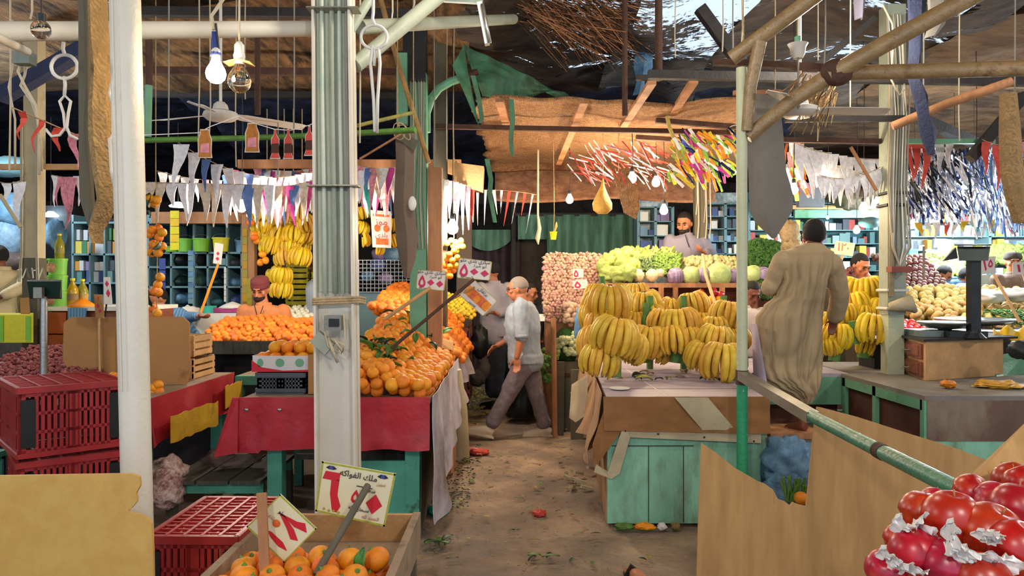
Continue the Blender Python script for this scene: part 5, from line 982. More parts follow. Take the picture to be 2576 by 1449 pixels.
# drawer chest
A, B_, D_ = V((3.165, 5.78, ct+.002)), V((3.285, 6.42, ct+.002)), V((3.98, 6.12, ct+.002)); E_ = B_+D_-A; hb = V((0, 0, .30))
root = thing('drawer_chest', 'wooden chest with two drawers standing on the side counter', 'drawer chest', (A+E_)/2)
MB().prism([A, D_, E_, B_], hb).build('carcass', M['wood_pale'], root, label='plywood body'); MB().prism([A+hb+V((-.03, -.03, 0)), D_+hb+V((.1, -.03, 0)), E_+hb+V((.1, .03, 0)), B_+hb+V((-.05, .03, 0))], (0, 0, .018)).build('top_slab', M['dark_beam'], root)
nrm = V((-(B_-A).y, (B_-A).x, 0)).normalized()
for i in range(2):
    z = V((0, 0, .02+.14*i)); d = MB().prism([A.lerp(B_, .08)+z, A.lerp(B_, .92)+z, A.lerp(B_, .92)+z+V((0, 0, .115)), A.lerp(B_, .08)+z+V((0, 0, .115))], nrm*.016).build('drawer', M['wood_red'], root)
    MB().prism([A.lerp(B_, .16)+z+V((0, 0, .018))+nrm*.016, A.lerp(B_, .84)+z+V((0, 0, .018))+nrm*.016, A.lerp(B_, .84)+z+V((0, 0, .098))+nrm*.016, A.lerp(B_, .16)+z+V((0, 0, .098))+nrm*.016], nrm*.006).build('inset_panel', M['wood_red'], d)
    MB().tube([A.lerp(B_, .42)+z+V((0, 0, .055))+nrm*.02, A.lerp(B_, .46)+z+V((0, 0, .05))+nrm*.045, A.lerp(B_, .56)+z+V((0, 0, .05))+nrm*.045, A.lerp(B_, .6)+z+V((0, 0, .055))+nrm*.02], .005, 6).build('handle', M['steel'], d)
# scale
root = thing('market_scale', 'platform scale with steel pan and grey display on a dark pole', 'scale', (3.6, 6.05, 1.19)); zt = ct+.322
MB().bb((3.24, 5.98, zt), (3.42, 6.3, zt+.05)).build('platform', M['grey_metal'], root); MB().bb((3.42, 5.9, zt), (3.72, 6.3, zt+.05)).build('platform_block', M['dark_metal'], root)
c_ = P(2382, 812, 6.05); MB().lathe([(.03, 0), (.12, .01), (.19, .045), (.205, .06), (.2, .062), (.12, .02), (.02, .012)], (c_.x, 6.08, zt+.055), 28).build('pan', M['steel'], root, smooth=True); MB().lathe([(.05, 0), (.05, .01)], (c_.x, 6.08, zt+.048), 12).build('pan_support', M['dark_metal'], root)
xp = P(2450, 800, 5.9).x; MB().bb((xp-.038, 5.87, zt), (xp+.038, 5.94, P(0, 655, 5.9).z)).build('pole', M['dark_metal'], root); MB().lathe([(.09, 0), (.05, .04), (.04, .06)], (xp, 5.9, zt), 12).build('pole_foot', M['dark_metal'], root)
hd = MB(); hd.loft([[P(x, y, Y) for x, y, Y in q] for q in (((2408, 627, 5.8), (2488, 627, 5.8), (2480, 656, 5.84), (2414, 656, 5.84)), ((2408, 620, 5.96), (2492, 620, 5.96), (2486, 656, 5.98), (2412, 656, 5.98)))]); hd.build('display_head', M['grey_metal'], root)
MB().prism([P(2402, 618, 5.78), P(2493, 618, 5.78), P(2495, 616, 6.0), P(2400, 616, 6.0)], (0, 0, .008)).build('head_lid', M['dark_metal'], root); MB().prism([P(2405, 622, 5.85), P(2410, 650, 5.85), P(2372, 657, 5.9), P(2396, 628, 5.88)], (0, .01, 0)).build('flap', M['dark_metal'], root)
MB().bb((P(2200, 0, 6.6).x, 6.6, ct), (P(2230, 0, 6.6).x+.02, 6.9, ct+.25)).build('dark_crate', M['black_plastic'], label='dark ventilated crate between bananas and drawer chest', cat='crate')
MB().bb((P(2190, 0, 6.5).x, 6.5, ct+.255), (P(2300, 0, 6.5).x, 6.9, ct+.27)).build('metal_tray', M['steel'], label='flat metal tray on the dark crate', cat='tray')
lump('banana_peels', P(2512, 968, 5.4), (.16, .12, .03), 'banana', 'dried yellow banana scraps on the side counter', 'peels', 6, .6)
lump('banana_peels', P(2385, 966, 5.35), (.05, .05, .025), 'orange_deep', 'shrivelled red brown scrap before the drawer chest', 'peels', 9, .6)
MB().prism([P(2480, 905, 6.2), P(2600, 875, 6.4), P(2600, 960, 6.2), P(2520, 965, 6.0)], (0, .03, 0)).build('side_board', M['green_paint'], label='pale green board at the picture edge behind the drawer chest', cat='board')
lump('cloth_bundle', P(2570, 880, 5.6), (.09, .1, .07), 'dark_metal', 'dark rounded bundle at the picture edge on the side counter', 'bundle', 2, .2)
MB().grid(lambda u, v: P(2500+90*u, 826+34*v+8*math.sin(u*12), 6.3-.1*v), 16, 6, (0, .01, 0)).build('yellow_ribbon', M['banana_bright'], label='yellow frilled strip along the silver tray', cat='ribbon', smooth='auto')
MB().bb((4.15, 6.5, 1.17), (5.2, 7.1, 1.19)).build('metal_tray', M['steel'], label='wide silver tray behind the platform scale', cat='tray')
MB().lathe([(.05, 0), (.3, .035), (.36, .075), (.35, .08), (.28, .045), (.02, .02)], (P(2468, 0, 7.2).x, 7.3, 1.19), 28).build('steel_pan', M['steel'], smooth=True, label='large shallow steel pan before the potatoes', cat='pan')
# ================================================================ garlic, vegetables
D('garlic', '#a98070', .6, var=.2, scale=30, bump=.3, rnd=.22, col2='#c59c86'); D('cabbage', '#93a865', .5, var=.25, scale=9, bump=.5, wave=(9, 4, 'X', 1.35), rnd=.1, col2='#b3c284'); D('cabbage_purple', '#7b6a86', .5, var=.3, scale=9, bump=.5, wave=(9, 4, 'X', 1.6), rnd=.1)
D('lettuce', '#93a548', .5, var=.2, scale=10, bump=.6, rnd=.12, col2='#b0bc66'); D('herb', '#54722c', .7, var=.4, scale=30, bump=.9, bscale=60, col2='#7c9a44', rnd=.2); D('dill', '#6d8556', .8, var=.4, scale=40, bump=.9, bscale=80); D('cauliflower', '#e6d7a6', .7, var=.12, scale=30, bump=1, bscale=70)
D('potato', '#d0ab66', .7, var=.12, scale=20, bump=.25, rnd=.15); D('tomato', '#d8342c', .3, var=.08, bump=0, rnd=.12); D('onion', '#7b4a44', .5, var=.25, scale=20, rnd=.25, bump=.1); D('pepper_yellow', '#f0a812', .25, var=.06, bump=0); D('pepper_red', '#a01d22', .25, var=.06, bump=0); D('green_bean', '#5f8440', .5, var=.3, scale=20, bump=.3, rnd=.25)
D('artichoke', '#a8ab58', .7, var=.4, scale=30, bump=.5, rnd=.3, col2='#d8d096'); D('parsley', '#2e5a1e', .7, var=.45, scale=25, bump=1, bscale=60, rnd=.3)
g = MB(); g.lathe([(.004, -.017), (.014, -.013), (.020, 0), (.017, .012), (.006, .022), (.003, .032)], n=8); GAR = mesh_of(g, 'garlic_bulb', 'garlic')
rr = random.Random(17); root_g = []
def gp():
    x = rr.uniform(1370, 1512); y = rr.uniform(640, 800); return x, y
spots = []; yy = 640
while yy < 806:
    xx = 1372-6*math.sin((yy-640)/165*3)+ (4 if int(yy/7) % 2 else 0)
    while xx < 1516:
        spots.append((xx+rr.uniform(-2, 2), yy+rr.uniform(-2, 2))); xx += 8.3
    yy += 7.2
rr.shuffle(spots)
def gpos(x, y): return P(x, y, 8.9-.5*math.sin(min(1, (y-630)/180)*1.5)+.012*math.sin(x*.2))
for i, (x, y) in enumerate(spots[:300]): inst(GAR, 'garlic_bulb', gpos(x, y), (rr.uniform(-1.5, 1.5), rr.uniform(-1.5, 1.5), rr.uniform(0, 6)), rr.uniform(1, 1.35), 'pinkish garlic bulb in the tall wall of garlic', 'garlic', 'garlic bulbs in the tall wall')
b = MB()
for x, y in spots[300:]: b.ball(gpos(x, y), .024, 7, 5)
for x, y in spots: b.ball(gpos(x+4, y+3)+V((0, .035, 0)), .026, 6, 4)
b.build('garlic_wall', M['garlic'], smooth=True, label='remaining garlic bulbs packed in the tall wall', cat='garlic', kind='stuff')
MB().bb((P(1372, 0, 9).x, 8.95, .0), (P(1512, 0, 9).x, 9.25, P(0, 640, 9).z)).build('mesh_sack', M['red_bag'], label='stack of sacks behind the garlic wall', cat='sack')
MB().bb((P(1372, 0, 8.4).x, 8.42, .0), (P(1512, 0, 8.4).x, 8.9, P(0, 806, 8.4).z)).build('stall_block', M['wood'], label='wooden block under the garlic wall', cat='block')
b = MB(); rr = random.Random(3)
for i in range(120): b.ball(P(rr.uniform(1422, 1482), rr.uniform(765, 815), 8.2+rr.uniform(0, .15)), .035, 8, 6)
b.build('pink_garlic_bag', M['garlic'], smooth=True, label='net bag of pale pink garlic low before the garlic wall', cat='bag', kind='stuff')
for q, Y, lb in (([(1440, 676), (1468, 676), (1468, 698), (1442, 700)], 8.25, 'small white price card with a red numeral on the garlic'), ([(1440, 706), (1476, 702), (1480, 724), (1444, 728)], 8.25, 'torn white price card under the first on the garlic')):
    root, at, shape, write, nr = sign('price_sign', lb, q, Y, 'sign_white', None); shape('numeral', drop(.3, .5, .22, .4), 'ink_pink')
# blue plastic, barrel, cauliflower bunch, posts beside the aisle
lump('plastic_sheet', P(1462, 820, 7.6), (.07, .12, .18), 'blue_cloth', 'blue plastic bundle between garlic and bananas', 'plastic', 7, .3)
root = thing('wooden_barrel', 'dark stave barrel holding small white cauliflowers', 'barrel', P(1424, 1060, 8.3)*V((1, 1, 0))); c_ = (P(1424, 0, 8.3).x, 8.3, 0)
MB().lathe([(.13, 0), (.15, .3), (.155, .5), (.14, .76)], c_, 18).build('staves', M['grey_wood'], root, smooth='auto', label='dark weathered staves'); MB().lathe([(.157, .6), (.157, .64)], c_, 18, cap=False).build('hoop', M['rust'], root)
CAU = None
cm = MB(); cm.ball((0, 0, 0), .035, 12, 8)
for v in cm.v: v *= 1+.25*nz(v.x*60, v.y*60, v.z*60)
CAUL = mesh_of(cm, 'cauliflower_head', 'cauliflower'); D('white_green', '#c6cf9a', .6, var=.2, scale=30, bump=.7, bscale=60)
WG = mesh_of(cm, 'white_turnip', 'white_green')
for i in range(44):
    a, z = rr.uniform(-1.6, 1.6), rr.uniform(.82, 1.08); inst(WG, 'small_turnip', (c_[0]+.14*math.sin(a), 8.3-.14*math.cos(a), z), (i, i, i), rr.uniform(.75, 1.1), 'small white green turnip bunched over the dark barrel', 'turnip', 'turnips over the dark barrel')
MB().lathe([(.1, .76), (.12, .82), (.12, 1.05), (.05, 1.12)], c_, 14).build('turnip_leaves', M['parsley'], smooth=True, label='green leaves inside the turnip bunch', cat='leaves', kind='stuff')
tube_thing('round_post', [P(1392, 800, 7.9), V((P(1396, 0, 7.9).x, 7.9, 0))], .028, 'wood', 'slim brown post beside the turnip barrel', 'post', 10)
tube_thing('round_post', [P(1374, 812, 8.6), V((P(1372, 0, 8.6).x, 8.6, 0))], .018, 'canvas_pale', 'thin pale post left of the turnip barrel', 'post', 8)
bar_thing('plank_post', V((P(1405, 0, 8.0).x, 8.0, 0)), V((P(1407, 0, 8.0).x, 8.0, .78)), .11, .05, 'grey_wood', 'dark upright plank by the turnip barrel', 'plank', (0, 1, 0)); bar_thing('plank_post', V((P(1452, 0, 7.8).x, 7.8, 0)), V((P(1452, 0, 7.8).x, 7.8, .72)), .13, .05, 'grey_wood', 'dark upright plank near the folded canvas', 'plank', (0, 1, 0))
b = MB()
for i in range(90): p = V((P(1385, 0, 8.2).x+rr.uniform(-.12, .08), 8.15+rr.uniform(-.1, .1), .55+rr.random()*.35)); b.ball(p, (.03, .01, .02), 5, 4, Matrix.Rotation(rr.random()*6, 3, 'Y'))
b.build('herb_clump', M['herb'], label='loose green herbs hanging beside the turnip barrel', cat='herbs', kind='stuff')
# vegetable stall
root = thing('vegetable_stall', 'brown stepped stall of cabbages and herbs under the straw awning', 'stall', (2.2, 8.8, 0))
vz = P(0, 712, 8.3).z; X0, X1 = P(1520, 0, 8.3).x, P(1975, 0, 8.3).x
MB().bb((X0, 8.25, vz-.05), (X1, 9.12, vz)).build('upper_shelf', M['wood'], root); MB().bb((X0, 8.6, .1), (X1, 8.64, vz-.05)).build('inner_panel', M['wood_red'], root); MB().bb((X0, 8.2, 1.0), (X1, 8.6, 1.03)).build('lower_shelf', M['wood'], root)
for px in (1524, 1664, 1700, 1818, 1900, 1970): MB().bb((P(px, 0, 8.22).x-.025, 8.22, 0), (P(px, 0, 8.22).x+.025, 8.27, vz-.05)).build('upright', M['wood'], root)
MB().bb((X0, 9.08, 0), (X1, 9.12, vz)).build('rear_panel', M['wood'], root)
def cab(px, py, Y, r, k, lb, grp, nm='cabbage'):
    o = lump(nm, P(px, py, Y), (r, r, r*.92), k, lb, 'vegetable', px*.01, .12, 18, 12, 4); return o
lm = MB(); lm.ball((0, 0, 0), .09, 18, 14)
for v in lm.v:
    a = math.atan2(v.z, v.x); v *= 1+.14*math.sin(7*a+v.y*30)+.08*nz(v.x*20, v.y*20, v.z*20)
LETT = mesh_of(lm, 'lettuce', 'lettuce'); cbm = MB(); cbm.ball((0, 0, 0), .1, 20, 14)
for v in cbm.v:
    a = math.atan2(v.z, v.x); v *= 1+.05*abs(math.sin(4*a))+.04*nz(v.x*14, v.y*14, v.z*14)
CABG = mesh_of(cbm, 'cabbage', 'cabbage'); CABP = mesh_of(cbm, 'cabbage', 'cabbage_purple')
for i, (px, py, Y, s_) in enumerate(((1530, 655, 8.5, 1), (1552, 645, 8.6, 1), (1575, 640, 8.7, 1), (1600, 650, 8.7, .9), (1528, 690, 8.35, 1.1), (1552, 692, 8.3, 1.05), (1578, 688, 8.3, 1.15), (1560, 665, 8.5, 1.1), (1590, 668, 8.5, 1), (1518, 670, 8.45, .9))):
    inst(LETT, 'lettuce', P(px, py, Y), (i, .4*i, i*2), s_, 'pale green lettuce stacked next to the garlic wall', 'lettuce', 'lettuces on the vegetable stall')
for px, py, k, s_, lb in ((1700, 695, 1, .95, 'purple cabbage nearest the cauliflowers'), (1738, 694, 0, 1.05, 'green cabbage between two purple ones'), (1768, 692, 1, .85, 'purple cabbage behind the long stick'), (1808, 692, 0, 1.35, 'largest green cabbage on the shelf'), (1845, 695, 1, .85, 'purple cabbage touching the speckled post'), (1893, 690, 0, 1.0, 'yellow green cabbage just past the speckled post'), (1918, 693, 1, .95, 'purple cabbage just past the speckled post'), (1945, 693, 1, .85, 'purple cabbage next to the robed elbow')):
    inst(CABP if k else CABG, 'cabbage', P(px, py, 8.36), (.3, .1, px), s_, lb, 'cabbage', 'cabbages on the shelf')
for px, lb in ((1604, 'cauliflower with a pinkish white head'), (1640, 'cauliflower with a creamy round head'), (1660, 'cauliflower half hidden under dill')): inst(CAUL, 'cauliflower', P(px, 693-6*(px == 1660), 8.36), (0, 0, px), 2.1 if px < 1650 else 1.4, lb, 'cauliflower', 'cauliflowers on the shelf')
def tuft(name, x0, x1, y0, y1, Y, mt, n, lb, r=(.035, .012, .02), cat='herbs', seed=1, dY=.3, top=None):
    rr = random.Random(seed); b = MB()
    for i in range(n):
        u, v = rr.random(), rr.random(); x = x0+(x1-x0)*u; yt = y0 if top is None else top(u); y = yt+(y1-yt)*v
        b.ball(P(x, y, Y-dY*v*.6+rr.uniform(0, .12)), tuple(q*rr.uniform(.7, 1.5) for q in r), 6, 4, Matrix.Rotation(rr.random()*6.3, 3, 'Y') @ Matrix.Rotation(rr.random(), 3, 'X'))
    return b.build(name, M[mt], smooth=True, label=lb, cat=cat, kind='stuff')
tuft('herb_bundle', 1585, 1690, 628, 672, 8.9, 'lettuce', 420, 'heap of yellow green leafy herbs behind the cauliflowers', (.05, .014, .02))
tuft('dill_bundle', 1600, 1680, 650, 682, 8.6, 'dill', 520, 'grey green dill bundle above the cauliflowers', (.03, .01, .008), seed=2)
tuft('herb_bundle', 1650, 1712, 640, 690, 8.55, 'herb', 420, 'dark green herbs beside the standing seller', (.04, .012, .015), seed=3)
tuft('artichoke_heap', 1712, 1860, 642, 682, 8.7, 'artichoke', 420, 'heap of small artichokes above the cabbages', (.03, .028, .03), 'artichoke', 4, top=lambda u: 646+10*abs(u-.5))
tuft('parsley_heap', 1884, 1960, 600, 672, 8.8, 'parsley', 900, 'tall dark green parsley heap beside the robed man', (.03, .01, .02), seed=5, top=lambda u: 602+16*abs(u-.45))
tuft('parsley_heap', 1905, 1945, 700, 750, 8.3, 'parsley', 300, 'dark green leaves under the purple cabbages past the post', (.03, .01, .02), seed=6)
for x0, x1, mt, lb, rad, n in ((1580, 1660, 'garlic', 'bagged pinkish roots in the reddish crate', .05, 26), (1668, 1740, 'onion', 'small dark onions in the second crate', .034, 40)):
    a, b2 = P(x0, 728, 8.22), P(x1, 728, 8.22)
    slat_box('wooden_crate', 'crate under the shelf with '+lb.split(' in')[0], (a.x, 8.0, 1.035), (b2.x, 8.2, 1.27), 'wood_red', n=2)
    b = MB()
    for i in range(n): b.ball((rr.uniform(a.x+.05, b2.x-.05), rr.uniform(8.04, 8.16), 1.3+rr.uniform(-.1, .06)), rad, 8, 6)
    b.build('root_vegetables', M[mt], smooth=True, label=lb, cat='vegetables', kind='stuff')
pm = MB(); pm.ball((0, 0, 0), .045, 14, 10)
for v in pm.v: a = math.atan2(v.y, v.x); k = 1+.1*math.cos(4*a); v.x *= k; v.y *= k
PEY = mesh_of(pm, 'pepper', 'pepper_yellow'); PER = mesh_of(pm, 'pepper', 'pepper_red')
for i, (x, y, k, lb) in enumerate(((1762, 738, 1, 'dark red pepper highest beside the stick'), (1765, 748, 1, 'dark red pepper under the highest one'), (1795, 735, 1, 'red pepper above the yellow ones'), (1812, 742, 1, 'red pepper nearest the shelf upright'), (1772, 758, 0, 'yellow pepper beside the stick'), (1790, 753, 0, 'yellow pepper behind the stick'), (1810, 752, 0, 'brightest yellow pepper by the upright'), (1765, 778, 0, 'yellow pepper lowest over the bananas'), (1776, 770, 1, 'red pepper between the yellow peppers'), (1800, 766, 1, 'red pepper low under the brightest yellow one'))):
    o = inst(PER if k else PEY, 'bell_pepper', P(x, y, 7.95), (i, i, 0), 1, lb, 'pepper', 'bell peppers'); inst(CALYX, 'stem', (0, 0, .04), parent=o)
slat_box('wooden_crate', 'crate of red and yellow peppers under the shelf', (P(1752, 0, 8.0).x, 7.98, 1.04), (P(1822, 0, 8.0).x, 8.2, 1.3), 'wood', n=2)
tube_thing('long_stick', [P(1768, 640, 8.25), P(1775, 690, 8.1), P(1800, 768, 7.5)], .018, 'wood_pale', 'long pale stick leaning from the seller hand to the bananas', 'stick', 8)
# hanging mesh bag, woven strip, yellow pot, dangling rope
root = thing('hanging_bag', 'teardrop mesh bag of pale garlic hanging under the awning', 'bag', P(1515, 540, 7.6)); MB().tube([P(1517, 445, 7.6), P(1516, 468, 7.6), P(1515, 490, 7.6), P(1515, 512, 7.6), P(1516, 528, 7.6), P(1516, 538, 7.6)], [.004, .02, .06, .1, .095, .05], 14).build('mesh_bag', col('net_yellow', '#d6a84a', bump=.8, bscale=60), root, smooth=True)
MB().tube([P(1517, 300, 7.6), P(1517, 446, 7.6)], .003, 5).build('cord', M['rope'], root)
MB().prism([P(1543, 440, 7.4), P(1568, 428, 7.4), P(1604, 478, 7.4), P(1610, 520, 7.4), P(1600, 552, 7.4), P(1570, 535, 7.4)], (0, .02, 0)).build('woven_panel', M['mat_weave'], label='stiff woven palm panel hanging behind the round bulbs', cat='panel'); tube_thing('hanging_rope', [P(1556, 435, 7.41), P(1556, 305, 7.41)], .003, 'rope', 'cord of the stiff woven panel', 'cord', 5)
root = thing('hanging_pot', 'small yellow pot with a dry plant hanging before the green curtain', 'pot', P(1392, 604, 8.5)); p = P(1392, 603, 8.5)
MB().lathe([(.03, 0), (.042, .085), (.046, .09), (.04, .09)], p, 16).build('pot', M['wrap_yellow'], root, smooth='auto'); MB().tube([p+V((0, 0, .08)), p+V((.01, 0, .3)), V((p.x, p.y, 3.2))], .003, 5).build('cord', M['rope'], root); MB().tube([p+V((.01, 0, .08)), p+V((.03, 0, .15)), p+V((.035, 0, .2))], [.01, .016, .006], 6).build('dry_plant', M['leaf_dry'], root)
tube_thing('dangling_rope', [V((P(1353, 0, 9.0).x, 9.0, 3.2)), P(1353, 540, 9), P(1357, 575, 9), P(1352, 600, 9), P(1354, 615, 9)], [.008, .012, .024, .03, .006], 'canvas_pale', 'knotted pale rope end dangling beside the yellow pot', 'rope', 7)
# ================================================================ back of the aisle
root = thing('green_curtain', 'green tarpaulin curtain at the end of the aisle', 'curtain', P(1450, 640, 12))
MB().grid(lambda u, v: P(1303+(1592-1303)*u, 540+(62 if u < .26 else 150)*v, 12.0+.06*math.sin(u*40)+.05*nz(u*9, v*4)), 80, 10, (0, .02, 0)).build('curtain_cloth', M['green_curtain'], root, smooth='auto'); MB().bar(P(1295, 540, 12.05), P(1600, 540, 12.05), .05, .05).build('curtain_rail', M['dark_beam'], root)
root = thing('dark_curtain', 'dark brown cloth closing the doorway under a green valance', 'curtain', P(1240, 800, 12.4))
MB().grid(lambda u, v: P(1165+(1310-1165)*u, 596+330*v, 12.4+.05*math.sin(u*25)), 40, 4, (0, .02, 0)).build('curtain_cloth', M['dark_curtain'], root, smooth='auto'); MB().grid(lambda u, v: P(1170+(1285-1170)*u, 578+(10+50*(1-u)*u*2+18)*v, 12.2+.04*math.sin(u*20)), 30, 6, (0, .02, 0)).build('valance', M['green_curtain'], root, smooth='auto')
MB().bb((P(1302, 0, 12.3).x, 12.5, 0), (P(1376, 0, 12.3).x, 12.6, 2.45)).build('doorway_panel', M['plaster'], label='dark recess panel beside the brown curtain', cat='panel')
bar_thing('door_post', V((P(1292, 0, 12.2).x, 12.2, 0)), V((P(1292, 0, 12.2).x, 12.2, 2.9)), .07, .07, 'dark_beam', 'dark post between the brown and green curtains', 'post', (0, 1, 0)); bar_thing('door_post', V((P(1602, 0, 12).x, 12.0, 0)), V((P(1602, 0, 12).x, 12.0, 2.9)), .1, .1, 'grey_wood', 'grey post at the end of the green curtain', 'post', (0, 1, 0)); bar_thing('door_post', V((P(1168, 0, 11).x, 11.0, 0)), V((P(1168, 0, 11).x, 11.0, 2.6)), .22, .1, 'brown_canvas', 'greyish post behind the higher price sign', 'post', (0, 1, 0))
bar_thing('stall_post', V((P(1762, 0, 9.4).x, 9.4, 0)), V((P(1762, 0, 9.4).x, 9.4, 3.9)), .16, .1, 'grey_wood', 'broad dark post behind the standing seller', 'post', (0, 1, 0))
for px in (1755, 1775, 1785): tube_thing('hanging_wire', [V((P(px, 0, 9.3).x, 9.3, 3.15)), P(px+3, 560, 9.3), P(px, 600, 9.3)], .008, 'cable_beige', 'pale cable running down the broad dark post', 'wire', 6, 'cables on the broad dark post')
MB().bb((P(1160, 0, 13).x, 13.4, 3.02), (P(1345, 0, 13).x, 13.5, 3.2)).build('trim_1', M['dark_beam'], kind='structure')
root = thing('cardboard_boxes', 'flattened orange brown cartons wedged over the aisle', 'cartons', P(1160, 470, 7.5))
MB().prism([P(1102, 395, 7.5), P(1150, 405, 7.5), P(1150, 440, 7.5), P(1102, 425, 7.5)], (0, .15, 0)).build('carton', M['wood_pale'], root); MB().prism([P(1142, 408, 7.35), P(1217, 418, 7.35), P(1214, 480, 7.35), P(1142, 470, 7.35)], (0, .2, 0)).build('carton', M['wood_pale'], root)
# ================================================================ shelves of the left shop
def shelf_unit(name, label, x0, x1, zs, Y, dep, divs, mt, back):
    root = thing(name, label, 'shelf', ((x0+x1)/2, Y, 0))
    for z in zs: MB().bb((x0, Y, z-.012), (x1, Y+dep, z+.012)).build('shelf_board', M[mt], root)
    for x in divs: MB().bb((x-.012, Y, zs[0]), (x+.012, Y+dep, zs[-1])).build('divider', M[mt], root)
    MB().bb((x0, Y+dep, zs[0]-.6), (x1, Y+dep+.02, zs[-1]+.1)).build('back_panel', M[back], root)
    for x in (x0, x1): MB().bb((x-.015, Y, 0), (x+.015, Y+dep, zs[-1]+.1)).build('side_panel', M[mt], root)
    return root
D('shelf_blue', '#6a8f98', .5, var=.1); D('shop_teal', '#3f6a70', .7, var=.2); D('shop_dark', '#20262a', .7, var=.3)
zz = lambda y, Y: P(0, y, Y).z; xx = lambda x, Y: P(x, 0, Y).x
YS = 9.6
shelf_unit('shop_shelf', 'blue grey shelf of bags and tubs behind the tangerine seller', xx(372, YS), xx(608, YS), [zz(y, YS) for y in (790, 722, 672, 636, 560)], YS, .5, [xx(p, YS) for p in (430, 487, 522, 570)], 'shelf_blue', 'shop_teal')
shelf_unit('shop_shelf', 'grey shelf of stacked packets behind the cardboard sheet', xx(182, YS), xx(330, YS), [zz(y, YS) for y in (800, 712, 640, 560)], YS, .5, [xx(p, YS) for p in (226, 262, 300)], 'shelf_blue', 'shop_dark')
MB().bb((xx(350, 9), 9.3, zz(562, 9.3)), (xx(640, 9.3), 9.4, zz(533, 9.3))).build('shop_lintel', M['wood'], label='brown timber lintel over the blue grey shelf', cat='beam')
MB().bb((xx(608, 9.2), 9.2, 0), (xx(640, 9.2), 9.3, zz(540, 9.2))).build('shop_post', M['wood'], label='brown timber post between shelf and hanging bananas', cat='post')
PAL = ['#4a5f9a', '#c3c8d0', '#9fb04a', '#d7c65a', '#7a9bb5', '#b5473f', '#5f8a8c', '#c98f3a', '#8b7aa8', '#3f7a58', '#e0ddd2', '#46525f']
for i, c in enumerate(PAL): D('pk%d' % i, c, .5, var=.25, scale=22, bump=.1)
pk = []
for i in range(len(PAL)): b = MB(); b.box((0, 0, .5), (1, 1, 1)); pk.append(mesh_of(b, 'packet', 'pk%d' % i, False))
rr = random.Random(77)
NP = [0]; GOODS = MB()
def stock(x0, x1, z, h, Y, wr, hr, label, grp, cat='packet', pal=None, dep=.12):
    x = x0
    while x < x1-wr[0]:
        w_ = rr.uniform(*wr); hh_ = min(h, rr.uniform(*hr)); k = rr.choice(pal) if pal else rr.randrange(len(PAL)); NP[0] += 1; y_ = Y+dep/2+.03+rr.uniform(0, .05)
        if NP[0] <= 300: inst(pk[k], 'packet', (x+w_/2, y_, z), (0, 0, rr.uniform(-.08, .08)), (w_*.92, dep, hh_), label, cat, grp)
        else: GOODS.m = k; GOODS.box((x+w_/2, y_, z+hh_/2), (w_*.9, dep, hh_))
        x += w_*rr.choice((1, 1, 1, 1.5))
for y0, y1 in ((636, 566), (708, 648)):
    for a, b2 in ((184, 224), (229, 260), (264, 298)):
        h = zz(y1, YS)-zz(y0, YS)
        stock(xx(a, YS), xx(b2, YS), zz(y0+2, YS), h*.48, YS, (.05, .09), (h*.44, h*.48), 'small boxed packet on the grey shelf behind the cardboard sheet', 'packets on the grey shelf'); stock(xx(a, YS), xx(b2, YS), zz(y0+2, YS)+h*.49, h*.45, YS, (.05, .09), (h*.36, h*.44), 'small boxed packet on the grey shelf behind the cardboard sheet', 'packets on the grey shelf')
# tubs and bags on the blue shelf
def bucket(px, py0, py1, wpx, Y, mt, label, sy=1, group=None):
    h = zz(py0, Y)-zz(py1, Y); a = V((P(px, 0, Y).x, Y+.2, zz(636, YS)+.013)) if py1 > 600 else V((P(px, 0, Y).x, Y+.2, zz(560, YS)+.013)); w_ = wpx/2/F*Y; root = thing('plastic_tub', label, 'tub', a, group)
    MB().lathe([(w_*.82, 0), (w_*.95, h*.9), (w_*1.04, h*.9), (w_*1.04, h), (w_*.95, h), (w_*.8, .02)], a, 18).build('tub_body', M[mt], root, smooth='auto'); MB().tube([a+V((w_*math.cos(t), 0, h+.8*w_*math.sin(t)*.6)) for t in [k*.314 for k in range(11)]], .003, 5).build('wire_handle', M['steel'], root)
bucket(448, 598, 632, 40, 9.45, 'tub_green', 'lime green tub beside the yellow sachet strip'); bucket(490, 600, 634, 42, 9.4, 'wrap_green', 'yellow green tub over the blue sachet strip'); bucket(540, 600, 636, 42, 9.4, 'wrap_yellow', 'olive yellow tub behind the tall white sign'); bucket(535, 572, 594, 32, 9.7, 'green_paint', 'darker green tub on the very top of the shelf'); bucket(592, 598, 628, 32, 9.5, 'blue_cloth', 'pale turquoise tub at the shelf end'); bucket(412, 622, 636, 40, 9.45, 'tub_green', 'shallow green basin beside the hanging oranges')
for i, (px, py, w_, h_, mt, lb) in enumerate(((452, 655, 46, 38, 'black_plastic', 'black bag of goods in the upper shelf bay'), (500, 655, 26, 34, 'shop_dark', 'dark bag in the second upper bay'), (545, 660, 40, 28, 'shop_teal', 'blue grey bag in the third upper bay'), (588, 662, 32, 24, 'grey_plastic', 'greyish bag in the last upper bay'), (452, 708, 46, 30, 'dark_teal', 'dark green bag in the middle shelf bay'), (504, 706, 28, 32, 'green_curtain', 'green sack in the second middle bay'), (545, 710, 42, 24, 'dark_teal', 'dark teal bag in the third middle bay'), (590, 710, 36, 26, 'blue_cloth', 'blue bag in the last middle bay'), (455, 750, 44, 30, 'blue_cloth', 'light blue bag in the lowest bay'), (545, 760, 44, 22, 'shop_teal', 'dull teal bag in the lowest middle bay'), (592, 755, 30, 26, 'pk0', 'blue box at the end of the lowest bay'))):
    lump('goods_bag', P(px, py, 9.75)+V((0, .05, 0)), (w_/2/F*9.7, .16, h_/2/F*9.7), mt, lb, 'bag', i*3.1, .18, 14, 10)
